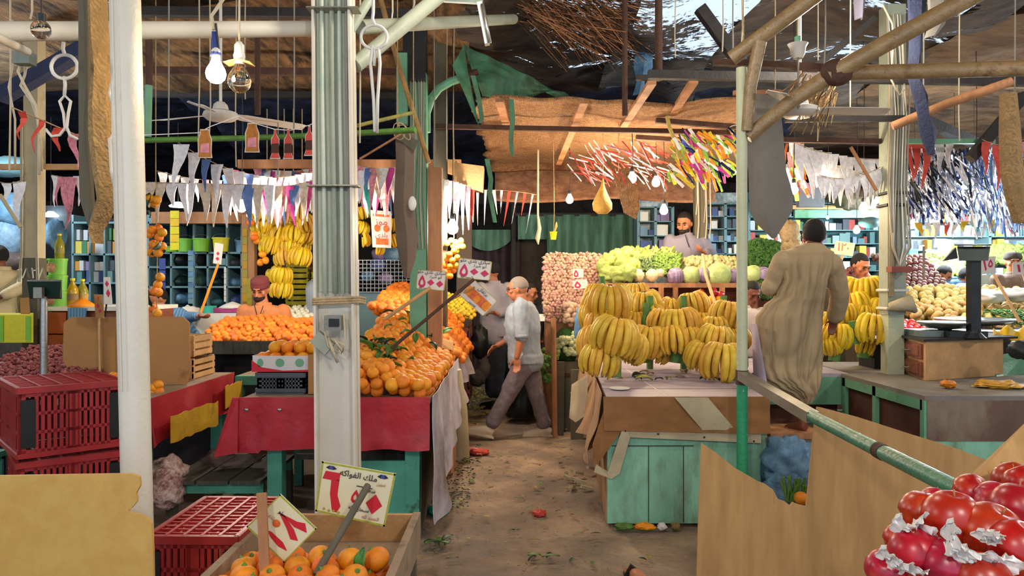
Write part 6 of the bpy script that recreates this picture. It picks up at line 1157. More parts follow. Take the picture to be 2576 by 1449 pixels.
def strip(px, y0, y1, w_, Y, mt, name, label, n):
    root = thing(name, label, 'sachet strip', P(px, y1, Y))
    for i in range(n): a, b2 = y0+(y1-y0)*i/n, y0+(y1-y0)*(i+.93)/n; MB().bb((P(px-w_/2, 0, Y).x, Y, zz(b2, Y)), (P(px+w_/2, 0, Y).x, Y+.012, zz(a, Y))).build('sachet', M[mt[i % len(mt)]], root)
strip(439, 530, 630, 22, 8.8, ['wrap_yellow', 'banana_bright'], 'sachet_strip', 'bright yellow strip of sachets hanging over the tubs', 5); strip(480, 630, 765, 14, 9.2, ['blue_cloth', 'shelf_blue'], 'sachet_strip', 'blue and white strip of sachets hanging down the shelf', 10); strip(408, 650, 740, 16, 9.2, ['ink_blue'], 'sachet_strip', 'deep blue strip hanging beside the shelf', 3); strip(616, 575, 760, 12, 8.9, ['oil', 'oil_pale'], 'sachet_strip', 'golden strip of sachets on the timber post', 9)
strip(627, 700, 770, 12, 8.7, ['oil_pale'], 'sachet_strip', 'pale golden strip beside the red cap', 4); strip(562, 650, 668, 10, 9.2, ['shelf_blue'], 'sachet_strip', 'short pale blue strip beside the tall white sign', 1); strip(566, 672, 760, 5, 9.3, ['white_plastic'], 'sachet_strip', 'thin white ribbon hanging down the shelf', 6)
root, at, shape, write, nr = sign('price_sign', 'white price card on the long orange stick', [(540, 610), (562, 614), (556, 666), (536, 662)], 8.3, 'sign_white', None); shape('numeral', [dia(.5, .5, .2, .1), dia(.5, .75, .25, .1)], 'ink_pink'); tube_thing('sign_stick', [P(549, 664, 8.28), P(502, 796, 7.9)], .014, 'orange_deep', 'long orange stick rising from the tangerines', 'stick', 8)
D('purple', '#a03a7a', .5, var=.1); D('turquoise', '#35b0a0', .4, var=.15)
MB().bb((xx(535, 8.6), 8.6, zz(786, 8.6)), (xx(612, 8.6), 8.9, zz(775, 8.6))).build('purple_basin', M['purple'], label='purple basin holding a white heap behind the seller', cat='basin'); MB().lathe([(.17, 0), (.1, .04), (.01, .075)], P(585, 775, 8.75), 16).build('white_powder', M['white_plastic'], smooth=True, label='white powder heap in the purple basin', cat='powder', kind='stuff')
MB().bb((xx(505, 8.5), 8.5, zz(788, 8.5)), (xx(528, 8.5), 8.7, zz(770, 8.5))).build('turquoise_box', M['turquoise'], label='small turquoise box beside the purple basin', cat='box'); MB().bb((xx(455, 8.5), 8.45, .9), (xx(620, 8.5), 9.0, zz(788, 8.5))).build('shop_counter', M['white_plastic'], label='pale counter behind the long tray of tangerines', cat='counter')
lump('plastic_bag', P(475, 782, 8.4), (.12, .1, .05), 'white_plastic', 'crumpled white bag on the pale counter', 'bag', 3, .4)
# garlic-white onions heap and hanging bananas, yellow crates
D('white_onion', '#e8e4cc', .5, var=.1, bump=.1, rnd=.08); WON = fruit_mesh('white_onion', .035, 'white_onion', 12, 8)
hw = lambda x, y: 1.02+.35*min(1, (y-8.2)/.9)
heap(WON, 'white_onion', hw, xx(640, 8.5), xx(812, 8.5), 8.2, 9.0, .07, 'white onion in the bright heap behind the tangerine seller', 'onion', 'white onions behind the seller', 140, None, ('white_onion_heap', 'lower layer of the white onion heap'), seed=41)
MB().bb((xx(640, 8.5), 8.15, .3), (xx(812, 8.5), 9.1, 1.0)).build('onion_table', M['grey_wood'], label='rough table under the white onions', cat='table')
G3 = 'banana bunches hanging in the left shop'; rr = random.Random(6); k = 0
for y, xs in ((505, (710, 735)), (528, (668, 722, 752)), (556, (665, 700, 735, 762)), (585, (668, 705, 742, 768)), (612, (690, 728, 756)), (640, (718, 760))):
    for x in xs: bunch(x, y-12, 9.0-.1*(k % 3), rr.uniform(-.8, .8), 1.28, 2 if k % 4 else 0, ('bright hanging banana bunch in the left shop, row at the bunting', 'bright hanging banana bunch in the left shop, in the crowded middle', 'bright hanging banana bunch in the left shop, near the lower end')[0 if y < 540 else 1 if y < 600 else 2], G3+(' top', ' middle', ' bottom')[0 if y < 540 else 1 if y < 600 else 2]); k += 1
for x, y, lb in ((712, 685, 'banana bunch hanging alone above the lowest one in the left shop'), (713, 722, 'lowest hanging banana bunch in the left shop'), (685, 690, 'small sideways banana bunch beside the lone hanging bunch')): bunch(x, y-12, 8.9, 0, 1.25 if x > 700 else .8, 2, lb)
for x in (672, 700, 715, 738, 760): tube_thing('hanging_rope', [V((P(x, 0, 9.05).x, 9.05, 3.7)), P(x, 490, 9.05), P(x, 720 if x in (715,) else 640, 9.05)], .006, 'rope', 'cord carrying the hanging bananas of the left shop', 'cord', 5, 'cords of the hanging bananas')
for i, (x, y) in enumerate(((910, 530), (912, 570), (955, 545), (985, 560), (988, 600), (950, 618), (912, 598))): bunch(x, y-8, 8.2, .3*i, .85, 2, 'small hanging banana bunch beyond the central column', 'bananas beyond the central column')
root, at, shape, write, nr = sign('market_poster', 'pink and red printed card hanging among bananas beyond the central column', [(932, 528), (985, 532), (984, 624), (937, 622)], 8.0, 'sign_white', None); shape('print_block', [ell(.3, .48, .16, .1), ell(.75, .48, .16, .1), [(.2, .75), (.85, .75), (.85, .92), (.2, .92)], [(.1, .1), (.9, .1), (.9, .16), (.1, .16)]], 'print_orange'); write(PF('ﻣﻮﺯ'), .5, .38, 0, .1, 'ink_red'); write(PF('ﺑﻠﺪﻱ'), .5, .72, 0, .07, 'ink_red')
for r_ in range(4):
    for c2 in range(2): slat_box('plastic_crate', 'yellow slatted crate behind the hanging bananas', (xx(722, 9.7)+.33*c2, 9.6, 1.05+.21*r_), (xx(722, 9.7)+.33*c2+.31, 9.9, 1.05+.21*r_+.2), 'wrap_yellow')
for o in [q for q in C.objects if q.get('label') == 'yellow slatted crate behind the hanging bananas']: o['group'] = 'yellow crates behind the bananas'
MB().bb((xx(720, 9.7), 9.55, .3), (xx(812, 9.7), 9.95, 1.04)).build('crate_stand', M['grey_wood'], label='stand under the yellow slatted crates', cat='stand')
# cage, buckets and blue bags beyond the column
root = thing('wire_cage', 'grey wire cage of plastic goods beyond the orange heap', 'cage', P(965, 700, 9.2)); b = MB()
for i in range(14): x = xx(902+10*i, 9.2); b.bb((x, 9.2, zz(735, 9.2)), (x+.006, 9.206, zz(655, 9.2)))
for i in range(9): z = zz(735-10*i, 9.2); b.bb((xx(902, 9.2), 9.2, z), (xx(1032, 9.2), 9.206, z+.006))
b.build('wire_mesh', M['steel'], root); MB().bb((xx(900, 9.2), 9.25, .5), (xx(1035, 9.2), 9.7, zz(735, 9.2))).build('base_panel', M['shelf_blue'], root, label='blue grey base panel')
for px, py, r_, mt, lb in ((955, 640, .1, 'pk8', 'violet bag above the wire cage'), (985, 640, .12, 'blue_cloth', 'blue bag above the wire cage'), (950, 665, .1, 'pk0', 'deep blue bag inside the wire cage'), (925, 695, .08, 'stripe_blue', 'light blue kettle shaped bag in the wire cage'), (970, 700, .09, 'pk8', 'pinkish basin in the wire cage')): lump('goods_bag', P(px, py, 9.45), (r_, .1, r_*.8), mt, lb, 'bag', px, .2, 14, 10)
# far stock at the very left
for px, py, w_, h_, mt, lb in ((25, 600, .22, .26, 'pk4', 'pale blue wrapped bundle on the far left shelf'), (20, 655, .3, .14, 'film', 'bundle wrapped in clear film at the far left'), (140, 590, .06, .18, 'blue_cloth', 'blue jug hanging behind the cream column'), (30, 530, .3, .2, 'blue_cloth', 'large blue tub hanging at the far left'), (20, 420, .4, .12, 'shelf_blue', 'pale bundle on the beam at the far left')): lump('goods_bag', P(px, py, 9.0), (w_, .2, h_), mt, lb, 'bag', px, .2, 16, 10)
MB().bb((-6.8, 9.6, 0), (-5.6, 9.7, 2.6)).build('shop_partition', M['shop_dark'], label='dark shop partition behind the robed man at the far left', cat='partition'); MB().bb((-7.0, 8.2, .0), (xx(160, 8.2), 8.3, 1.35)).build('shop_partition', M['plaster'], label='brown counter front behind the robed man at the far left', cat='partition')
# ================================================================ right hand stalls
pz = MB(); pz.ball((0, 0, 0), (.052, .036, .032), 12, 8)
for v in pz.v: v *= 1+.1*nz(v.x*20, v.y*20, v.z*20)
POT = mesh_of(pz, 'potato', 'potato'); TOM = fruit_mesh('tomato', .033, 'tomato', 12, 8)
hp = lambda x, y: 1.16+.42*min(1, (y-7.5)/1.1)-.1*max(0, abs(x-4.9)-.5)
heap(POT, 'potato', hp, xx(2275, 7.6), 6.0, 7.5, 8.6, .088, 'yellow potato in the broad heap behind the steel pan', 'potato', 'potatoes behind the steel pan', 170, None, ('potato_heap', 'lower layer of the potato heap'), seed=51, jit=.3, scj=.2, mask=lambda x, y: x > (xx(2340, y) if y < 7.85 else xx(2275, y)))
heap(TOM, 'tomato', lambda x, y: 1.10+.25*(y-7.2), xx(2272, 7.3), xx(2345, 7.3), 7.2, 7.75, .066, 'red tomato in the small heap beside the far column', 'tomato', 'tomatoes beside the far column', 60, None, ('tomato_heap', 'lower layer of the tomato heap'), seed=52)
ONI = fruit_mesh('onion', .034, 'onion', 10, 7); heap(ONI, 'onion', lambda x, y: 1.45+.5*min(1, (y-8.7)/.7), xx(2268, 8.8), xx(2400, 8.8), 8.7, 9.5, .068, 'dark onion in the heap above the potatoes', 'onion', 'dark onions above the potatoes', 120, None, ('onion_heap', 'lower layer of the dark onion heap'), seed=53)
b = MB(); rr = random.Random(5)
for i in range(500): b.tube([q := V((rr.uniform(xx(2500, 7.6), xx(2640, 7.6)), rr.uniform(7.3, 7.9), 1.2+rr.random()*.14)), q+V((rr.uniform(-.05, .05), rr.uniform(-.05, .05), .01))], .008, 4)
b.build('green_bean_heap', M['green_bean'], label='heap of green beans at the picture edge', cat='beans', kind='stuff')
MB().bb((3.72, 7.45, .2), (6.6, 8.7, 1.12)).build('vegetable_table', M['grey_wood'], label='table under the potatoes and beans', cat='table'); MB().bb((3.7, 7.15, .1), (4.2, 7.44, 1.05)).build('tomato_stand', M['grey_wood'], label='stand under the tomato heap', cat='stand'); MB().bb((4.4, 8.72, .2), (6.3, 9.6, 1.4)).build('onion_table', M['grey_wood'], label='table under the dark onions', cat='table')
for px, w_ in ((2490, .14), (2560, .2)): lump('plastic_bag', P(px, 745 if px < 2500 else 742, 7.9), (w_, .12, .07), 'paper' if px < 2500 else 'ply_white', 'white bag on the potatoes'+(' behind the scale pole' if px < 2500 else ' at the picture edge'), 'bag', px, .35)
def card(q, Y, lb, stick, slb, ink='ink_pink', base='sign_white', num=0, w_=.014):
    root, at, shape, write, nr = sign('price_sign', lb, q, Y, base, None)
    if num == 15: shape('numeral', [[(.2, .2), (.32, .15), (.42, .75), (.32, .85)]], ink); shape('numeral', drop(.68, .4, .16, .25), ink)
    elif num == 12: shape('numeral', [[(.2, .2), (.32, .2), (.38, .8), (.26, .8)], [(.5, .2), (.6, .2), (.66, .8), (.56, .8)], [(.6, .2), (.8, .35), (.85, .2), (.92, .3), (.82, .48), (.62, .35)]], ink)
    elif num == 8: shape('numeral', [[(.3, .7), (.45, .2), (.52, .2), (.66, .7), (.56, .7), (.48, .4), (.4, .7)]], ink); shape('numeral', [dia(.8, .5, .08, .12)], ink)
    else: write('١٢٠', .45, .72, 0, .13, ink)
    tube_thing('sign_stick', [P(*stick[0], Y+.02), P(*stick[1], Y-.3)], w_, 'wood_pale', slb, 'stick', 7)
card([(2464, 648), (2505, 644), (2502, 686), (2468, 690)], 7.2, 'white price card with pink numerals beside the scale display', ((2500, 690), (2566, 812)), 'pale stick of the card beside the scale display', num=15)
card([(2548, 660), (2600, 658), (2600, 692), (2548, 690)], 7.4, 'white price card with pink numerals cut by the picture edge', ((2575, 690), (2590, 740)), 'stick of the card at the picture edge', num=12)
card([(2102, 605), (2152, 612), (2145, 645), (2096, 638)], 8.2, 'cream price card with orange numerals behind the robed man', ((2120, 640), (2105, 700)), 'thin stick of the cream card behind the robed man', 'print_orange', 'sign_cream')
card([(2352, 600), (2385, 602), (2383, 624), (2350, 622)], 9.6, 'small pale price card with a red numeral above the onions', ((2384, 610), (2394, 720)), 'white stick standing in the potatoes', num=8)
tube_thing('sign_stick', [P(2324, 620, 8.6), P(2324, 700, 8.6)], .014, 'grey_wood', 'short brown stick standing in the dark onions', 'stick', 7)
# far bright shops at the right and behind the robed man
D('back_bright', '#b8c4c2', .8, var=.25, scale=3); D('glass_blue', '#7fa0b0', .3, var=.4, scale=10, col2='#cfe2ea')
def back_shop(x0, x1, z0, z1, Y, rows, label, pal, dens=(.08, .2), mt='back_bright'):
    root = thing('shop_shelf', label, 'shelf', ((x0+x1)/2, Y, 0)); MB().bb((x0, Y+.35, 0), (x1, Y+.4, z1+.2)).build('back_panel', M[mt], root)
    for i in range(rows+1): z = z0+(z1-z0)*i/rows; MB().bb((x0, Y, z-.015), (x1, Y+.35, z)).build('shelf_board', M['shelf_blue'], root)
    for x in (x0, (x0+x1)/2, x1): MB().bb((x-.02, Y, 0), (x+.02, Y+.35, z1)).build('upright', M['shelf_blue'], root)
    h = (z1-z0)/rows
    for i in range(rows): stock(x0+.03, x1-.03, z0+h*i, h*.85, Y, dens, (h*.35, h*.85), 'small packet on the '+label, 'goods on the '+label, pal=pal)
back_shop(xx(1612, 11), xx(1700, 11), 1.9, 2.75, 11.2, 4, 'bright shop shelf behind the vegetable heap', [1, 4, 10, 0, 8], mt='glass_blue'); back_shop(xx(1785, 11), xx(1885, 11), 1.5, 2.8, 11.2, 7, 'blue lit shop shelf behind the speckled post', [1, 4, 10, 0, 11], (.05, .1), 'glass_blue')
back_shop(xx(1890, 11.5), xx(2225, 11.5), 1.4, 2.85, 11.6, 7, 'long shop shelf behind the robed man', [1, 4, 6, 9, 11, 5, 10, 3, 11, 6], (.05, .12), 'shop_teal'); back_shop(xx(2262, 11), xx(2720, 11), 1.5, 2.9, 11.0, 7, 'bright shop shelf behind the potato stall', [1, 10, 2, 11, 4, 7, 5, 1, 10, 6], (.05, .13)); GOODS.build('shelf_goods', [M['pk%d' % i] for i in range(len(PAL))], label='remaining small goods on the far shop shelves', cat='packet', kind='stuff')
root = thing('awning_board', 'green fascia board over the long shop shelf', 'board', P(2100, 545, 10.6)); MB().bb((xx(2000, 10.6), 10.6, zz(548, 10.6)), (xx(2225, 10.6), 10.66, zz(528, 10.6))).build('fascia', M['green_paint'], root); MB().bb((xx(1985, 10.5), 10.5, zz(526, 10.5)), (xx(2220, 10.5), 10.56, zz(516, 10.5))).build('pole', M['wood_pale'], root)
MB().bb((xx(2010, 9.8), 9.8, zz(520, 9.8)), (xx(2075, 9.8), 9.9, zz(460, 9.8))).build('pink_striped_banner', M['robe_grey'], label='grey banner with pink bars beside the warm bulb', cat='banner')
lump('stacked_sacks', P(2150, 500, 10.2), (.35, .3, .14), 'brown_canvas', 'dark sacks lying on the shop roof behind the white bunting', 'sacks', 5, .3); lump('rolled_sack', P(1985, 585, 9.2), (.12, .12, .16), 'rope', 'upper brown sack hanging beside the grey canvas banner', 'sack', 5, .3); lump('rolled_sack', P(1990, 620, 9.2), (.13, .12, .13), 'rope', 'lower brown sack beside the grey canvas banner', 'sack', 9, .3)
MB().bb((xx(2308, 10), 10.2, zz(668, 10)), (xx(2330, 10), 10.4, zz(625, 10))).build('green_jug', M['turquoise'], label='turquoise canister behind the dark onions', cat='canister'); tuft('herb_bundle', 2335, 2420, 632, 690, 9.9, 'lettuce', 500, 'leafy greens stacked behind the dark onions', (.05, .02, .03), seed=12); tuft('herb_bundle', 2490, 2576, 620, 660, 10.2, 'herb', 400, 'leafy greens stacked behind the man at the picture edge', (.05, .02, .03), seed=13)
MB().bb((xx(2270, 10), 9.75, .5), (xx(2640, 10), 10.6, 1.72)).build('vegetable_table', M['grey_wood'], label='rear table under the stacked leafy greens', cat='table')
tuft('onion_basket', 2098, 2175, 660, 720, 8.4, 'onion', 420, 'dark onion heap between the robed man and the far column', (.03, .03, .03), 'onion', 15, top=lambda u: 700-45*u); MB().bb((xx(2090, 8.5), 8.45, .2), (xx(2215, 8.5), 9.2, 1.55)).build('onion_table', M['grey_wood'], label='table under the dark onion heap by the robed man', cat='table')
lump('straw_hat', P(2188, 560, 9.4), (.13, .13, .07), 'shelf_blue', 'greenish hat shaped lamp shade beside the far column', 'shade', 1, .05)

o_ = bpy.data.objects['wall_column']; tm = Matrix.Rotation(math.pi/2, 4, 'X'); tm.translation = P(86, 700, YC-.09)-ORG['wall_column']; text_mesh('٨٢٨', .14, 'painted_number', 'white_plastic', o_, tm)
# ================================================================ people
TEX = bpy.data.textures.new('folds', 'CLOUDS'); TEX.noise_scale = .11; TEX.noise_depth = 2
def soft(o, vox, disp=0, sm=4):
    m = o.modifiers.new('Remesh', 'REMESH'); m.mode = 'VOXEL'; m.voxel_size = vox; m.use_smooth_shade = True
    k = o.modifiers.new('Smooth', 'SMOOTH'); k.iterations = sm; k.factor = .5
    if disp: d = o.modifiers.new('Displace', 'DISPLACE'); d.texture = TEX; d.strength = disp; d.mid_level = .5; d.texture_coords = 'LOCAL'
    return o
def limb(m, pts, rs, n=12):
    m.tube(pts, rs, n)
    for p, r in zip(pts, rs): m.ball(p, r*.99, 10, 8)
def frame(f):
    f = V(f).normalized(); r = f.cross(V((0, 0, 1))).normalized(); u = r.cross(f); return Matrix((r, f, u)).transposed()   # columns right, forward, up
def torso(m, pel, neck, side, w_sh, w_hip, d, inf=0):
    """stacked ellipses from the pelvis to the neck; side = unit vector across the shoulders"""
    side = V(side).normalized(); ax = (neck-pel).normalized(); fw = side.cross(ax).normalized(); rings = []
    for t, w_, dd in ((-.16, .7, .8), (-.08, .95, .98), (.04, 1, 1), (.3, .9, .92), (.55, 1.0, 1.0), (.8, 1.0, .95), (.92, .86, .8), (1.0, .42, .55)):
        ww = (w_hip*(1-min(1, max(0, t)))+w_sh*min(1, max(0, t)))*w_; p = pel.lerp(neck, t)
        rings.append([p+side*(math.cos(a)*(ww+inf))+fw*(math.sin(a)*(d*dd+inf)) for a in [2*math.pi*k/20 for k in range(20)]])
    m.loft(rings)
def hand(m, wr, d, side, s=1.0, curl=.5):
    """palm, four fingers of different length and a thumb; d = direction the hand points, side = towards the thumb"""
    d, side = V(d).normalized(), V(side); side = (side-d*side.dot(d)).normalized(); n = d.cross(side); R3 = Matrix((side, n, d)).transposed()
    m.ball(wr+d*.045*s, (.038*s, .016*s, .052*s), 12, 10, R3)
    for i, L in enumerate((.070, .078, .074, .058)):
        b = wr+d*.082*s+side*(.028-.019*i)*s; c1 = b+(d*math.cos(curl*.5)-n*math.sin(curl*.5))*L*.5*s; c2 = c1+(d*math.cos(curl*1.3)-n*math.sin(curl*1.3))*L*.5*s
        m.tube([b-d*.02*s, b, c1, c2], [.0085*s, .0088*s, .008*s, .0065*s], 8); m.ball(c2, .0066*s, 8, 6); m.ball(c1, .0082*s, 8, 6)
    t0 = wr+d*.03*s+side*.03*s; t1 = t0+(d*.6+side*.7).normalized()*.035*s; t2 = t1+(d*.9+side*.25-n*.2).normalized()*.03*s
    m.tube([wr+d*.02*s, t0, t1, t2], [.012*s, .012*s, .0095*s, .0075*s], 8); m.ball(t2, .0076*s, 8, 6)
def head(m, c, R3, s=1.0):
    q = lambda x, y, z: c+R3 @ V((x*s, y*s, z*s))
    m.ball(q(0, -.012, .018), (.077*s, .096*s, .098*s), 18, 14, R3); m.ball(q(0, .030, -.045), (.056*s, .058*s, .068*s), 14, 10, R3); m.ball(q(0, .052, -.088), (.026*s, .024*s, .020*s), 10, 8, R3)
    m.tube([q(0, .084, .022), q(0, .104, -.012), q(0, .112, -.026), q(0, .09, -.034)], [.007*s, .010*s, .013*s, .009*s], 8); m.ball(q(0, .084, .034), (.045*s, .012*s, .010*s), 10, 6, R3)
    m.ball(q(0, .086, -.056), (.022*s, .010*s, .010*s), 10, 6, R3)
    for k in (-1, 1):
        m.ball(q(k*.077, -.008, -.006), (.010*s, .018*s, .030*s), 10, 8, R3); m.ball(q(k*.048, .062, -.018), (.020*s, .018*s, .020*s), 8, 6, R3)
def face(root, c, R3, s=1.0, hair='hair', beard=None, brow='hair', bald=False, crop=.03, glasses=False):
    q = lambda x, y, z: c+R3 @ V((x*s, y*s, z*s))
    for k in (-1, 1):
        MB().ball(q(k*.031, .083, .006), (.011*s, .006*s, .006*s), 8, 6, R3).build('eye', M['hair'], root, smooth=True)
        MB().tube([q(k*.014, .097, .026), q(k*.033, .096, .032), q(k*.052, .084, .024)], [.004*s, .005*s, .003*s], 6).build('eyebrow', M[brow], root, smooth=True)
    MB().ball(q(0, .097, -.057), (.021*s, .004*s, .0045*s), 8, 6, R3).build('mouth', col('lips', '#7a4034'), root, smooth=True)
    if hair:
        b = MB(); b.ball(q(0, -.02, .024), (.083*s, .099*s, .100*s), 22, 16, R3)
        inv = R3.inverted(); keep = []
        for v in b.v:
            l = inv @ (v-c)
            lim = (.056 if l.y > .03*s else -.02 if l.y > -.04*s else -.055)*s+(crop-.03)*s
            if bald: lim = .0
            if l.z < lim or (l.y > .045*s and l.z < .075*s): v += (c-v).normalized()*.022*s
        b.build('hair', M[hair], root, smooth=True)
    if beard:
        b = MB(); b.ball(q(0, .040, -.066), (.060*s, .060*s, .052*s), 16, 12, R3)
        for v in b.v:
            l = R3.inverted() @ (v-c)
            if l.z > -.048*s and abs(l.x) < .042*s: v += (c-v)*.5
        b.build('beard', M[beard], root, smooth=True); MB().tube([q(-.03, .088, -.052), q(0, .101, -.044), q(.03, .088, -.052)], [.004*s, .007*s, .004*s], 6).build('moustache', M[beard], root, smooth=True)
    if glasses:
        b = MB()
        for k in (-1, 1):
            b.tube([q(k*.032+.019*math.cos(t), .101, .004+.015*math.sin(t)) for t in [i*.52 for i in range(12)]], .0016*s, 5, closed=True); b.tube([q(k*.052, .098, .01), q(k*.08, .0, .01)], .0016*s, 5)
        b.build('glasses', M['dark_metal'], root)
def shoe(root, ank, d, mt='shoe', s=1.0):
    d = V(d).normalized(); m = MB(); r = d.cross(V((0, 0, 1))).normalized(); R3 = Matrix((r, d, r.cross(d))).transposed(); q = lambda x, y, z: ank+R3 @ V((x*s, y*s, z*s))
    m.tube([q(0, -.07, -.045), q(0, -.03, -.03), q(0, .06, -.048), q(0, .15, -.062), q(0, .185, -.068)], [.036*s, .046*s, .042*s, .034*s, .016*s], 12); m.box(q(0, .05, -.082), (.08*s, .27*s, .02*s), R3); return soft(m.build('shoe', M[mt], root), .009*s, 0, 3)
# ---- the walking man in the aisle
Yw = 7.85; q = lambda x, y, d=0: P(x, y, Yw+d)
root = thing('person', 'person walking across the aisle in a grey shirt and mauve grey trousers', 'person', V((P(1300, 0, Yw).x, Yw, 0)))
hc, f_ = q(1301, 727), V((-.96, .05, -.12)); R3 = frame(f_); nk = q(1310, 760); pel = q(1322, 905); side = V((.12, 1, 0))
m = MB(); head(m, hc, R3, 1.05); limb(m, [nk+V((0, 0, -.04)), hc+V((.03, 0, -.06))], [.066, .062]); torso(m, pel, nk, side, .19, .165, .135)
shn, shf = q(1310, 772, -.19), q(1318, 775, .19); en, ef = q(1312, 848, -.26), q(1290, 850, .25); wn, wf = q(1301, 898, -.27), q(1252, 868, .22)
limb(m, [shn, en, wn], [.055, .046, .030]); limb(m, [shf, ef, wf], [.055, .046, .030]); hand(m, wn, q(1301, 925, -.27)-wn, V((-1, .3, 0)), 1.08, .7); hand(m, wf, q(1235, 880, .2)-wf, V((-.3, -1, .4)), 1.05, .5)
hn, hf = q(1318, 915, -.09), q(1330, 915, .09); kn, kf = q(1272, 1003, -.1), q(1352, 1003, .12); an, af = q(1233, 1075, -.12), q(1371, 1078, .12)
limb(m, [hn, kn, an], [.085, .058, .038]); limb(m, [hf, kf, af], [.085, .058, .038]); soft(m.build('body', M['skin'], root), .006, 0, 3)
face(root, hc, R3, 1.05, 'hair_grey', None, 'hair_grey', bald=True, glasses=True)
m = MB(); torso(m, pel+V((0, 0, -.02)), nk+V((0, 0, .0)), side, .195, .175, .165, .02); limb(m, [shn, shn.lerp(en, .5), en.lerp(shn, .02)], [.085, .078, .07]); limb(m, [shf, ef, ef.lerp(wf, .3)], [.082, .068, .06]); m.tube([pel+V((0, 0, .06)), pel+V((0, 0, -.03))], [.215, .225], 18, asp=.86, up=side); m.ball(q(1283, 818), (.07, .1, .07), 10, 8)
soft(m.build('shirt', M['shirt_grey'], root), .012, .022, 3)
MB().tube([en+V((0, 0, .03)), en+V((0, 0, -.01))], [.068, .07], 16).build('rolled_cuff', M['shirt_grey'], root, smooth=True); MB().tube([nk+V((.03, 0, .035)), nk+V((.01, 0, -.0)), ], [.078, .085], 16).build('collar', M['shirt_grey'], root, smooth=True)
m = MB(); m.tube([pel+V((0, 0, .02)), pel+V((0, 0, -.12))], [.17, .16], 16, asp=.8, up=side)
limb(m, [hn, hn.lerp(kn, .5), kn, kn.lerp(an, .6), an.lerp(kn, .2)], [.115, .1, .083, .074, .078]); limb(m, [hf, hf.lerp(kf, .5), kf, kf.lerp(af, .6), af.lerp(kf, .2)], [.115, .1, .083, .074, .08]); soft(m.build('trousers', M['trousers'], root), .012, .026, 3)
shoe(root, an+V((-.04, 0, .01)), (-1, 0, .2), s=1.2); shoe(root, af+V((-.02, 0, .015)), (-1, 0, 0), s=1.2)
# ---- the man in a long robe standing in the banana stall, seen from behind
Yr = 5.68; q = lambda x, y, d=0: P(x, y, Yr+d)
root = thing('person', 'person in a long sand coloured robe seen from behind, reaching to the bananas', 'person', V((P(2030, 0, Yr).x, Yr, .46)))
hc = q(2047, 593, .06); R3 = frame((.12, 1, -.28)); nk = q(2040, 632); pel = q(2015, 815)
m = MB(); head(m, hc, R3, 1.0); limb(m, [nk+V((0, 0, -.04)), hc+V((0, 0, -.05))], [.064, .06]); torso(m, pel+V((0, .05, 0)), nk, (1, 0, 0), .17, .13, .085)
sL, sR = q(1968, 655), q(2092, 662); eL, eR = q(1937, 722, .04), q(2113, 738, .05); wL, wR = q(1962, 715, .28), q(2102, 798, .2)
for a in ((sL, eL, wL), (sR, eR, wR)): limb(m, a, [.052, .042, .028])
hand(m, wR, V((-.05, .5, -.8)), V((-1, 0, 0)), 1, .6); hand(m, wL, V((.3, 1, 0)), V((0, 0, 1)), 1, .8)
k1, a1 = q(2026, 960, .02), q(2020, 1062, .0); limb(m, [q(2030, 845, .1), q(2026, 950, .08), a1], [.065, .045, .034]); k2, a2 = q(1920, 830, .38), q(1925, 925, .42); limb(m, [q(1995, 845, .12), k2, a2], [.065, .05, .036])
def foot(m, a, d, s=1):
    d = V(d).normalized(); m.tube([a+d*-.03+V((0, 0, -.03)), a+V((0, 0, -.03)), a+d*.1+V((0, 0, -.055)), a+d*.17+V((0, 0, -.062))], [.03, .038, .034, .026], 10)
    for k in range(5): b = a+d*.16+d.cross(V((0, 0, 1)))*(.026-.013*k)+V((0, 0, -.064)); m.tube([b, b+d*(.045-.006*k)], [.011-.0012*k, .008], 7); m.ball(b+d*(.045-.006*k), .0085, 7, 5)
foot(m, a1, (-.1, .3, 0)); foot(m, a2, (-.1, 1, 0)); soft(m.build('body', M['skin_dark'], root), .0085)
face(root, hc, R3, 1.02, 'hair', crop=.0)
rows = [(612, 2018, 2068, .06, .03), (622, 1992, 2078, .09, .02), (636, 1962, 2098, .12, .0), (665, 1955, 2098, .14, 0), (705, 1962, 2082, .15, .0), (745, 1945, 2078, .16, .03), (772, 1915, 2077, .2, .09), (800, 1894, 2076, .24, .13), (840, 1891, 2075, .25, .14), (880, 1890, 2074, .24, .13), (915, 1893, 2072, .22, .12), (945, 1908, 2070, .2, .08), (968, 1945, 2066, .16, .03), (990, 1985, 2062, .12, 0), (1006, 2004, 2052, .09, 0), (1020, 2008, 2044, .07, 0)]
rings = []; nn = 160; NR = 72
def rdg(x, p=1.6): return (1-abs(math.sin(x)))**p
for i in range(NR+1):
    tt = i/NR*(len(rows)-1); k0 = min(int(tt), len(rows)-2); f = tt-k0; g = f*f*(3-2*f)
    y = rows[k0][0]+(rows[k0+1][0]-rows[k0][0])*f; x0, x1, dp, fw = [rows[k0][z]+(rows[k0+1][z]-rows[k0][z])*g for z in (1, 2, 3, 4)]
    c_ = q((x0+x1)/2, y, fw); w_ = (x1-x0)/2/F*Yr; ring = []; t = (y-612)/408; am = min(1, t*4)*(.55+.6*t)*min(1, (1.04-t)*6+.25)
    for k in range(nn):
        a = 2*math.pi*k/nn; u = math.cos(a)
        fold = .030*rdg(a*3.0+.5*math.sin(3*t)+.9*t*t, 1.3)+.026*rdg(a*4.5+2.6*t+1.0)+.018*rdg(a*7.5-1.8*t+.4*math.sin(9*t), 2)+.016*math.sin(a*2+5*t)
        if t > .35: fold += .034*(t-.3)*rdg(9*t+2.4*(u+.4)**2, 1.6)*2
        r1 = 1-fold*am/max(w_, .09)*.7; ring.append(c_+V((u*w_*r1, math.sin(a)*dp*(1-min(.5, fold*am/dp*1.3)), -.05*max(0, t-.5)*math.cos(a-2.4))))
    rings.append(ring)
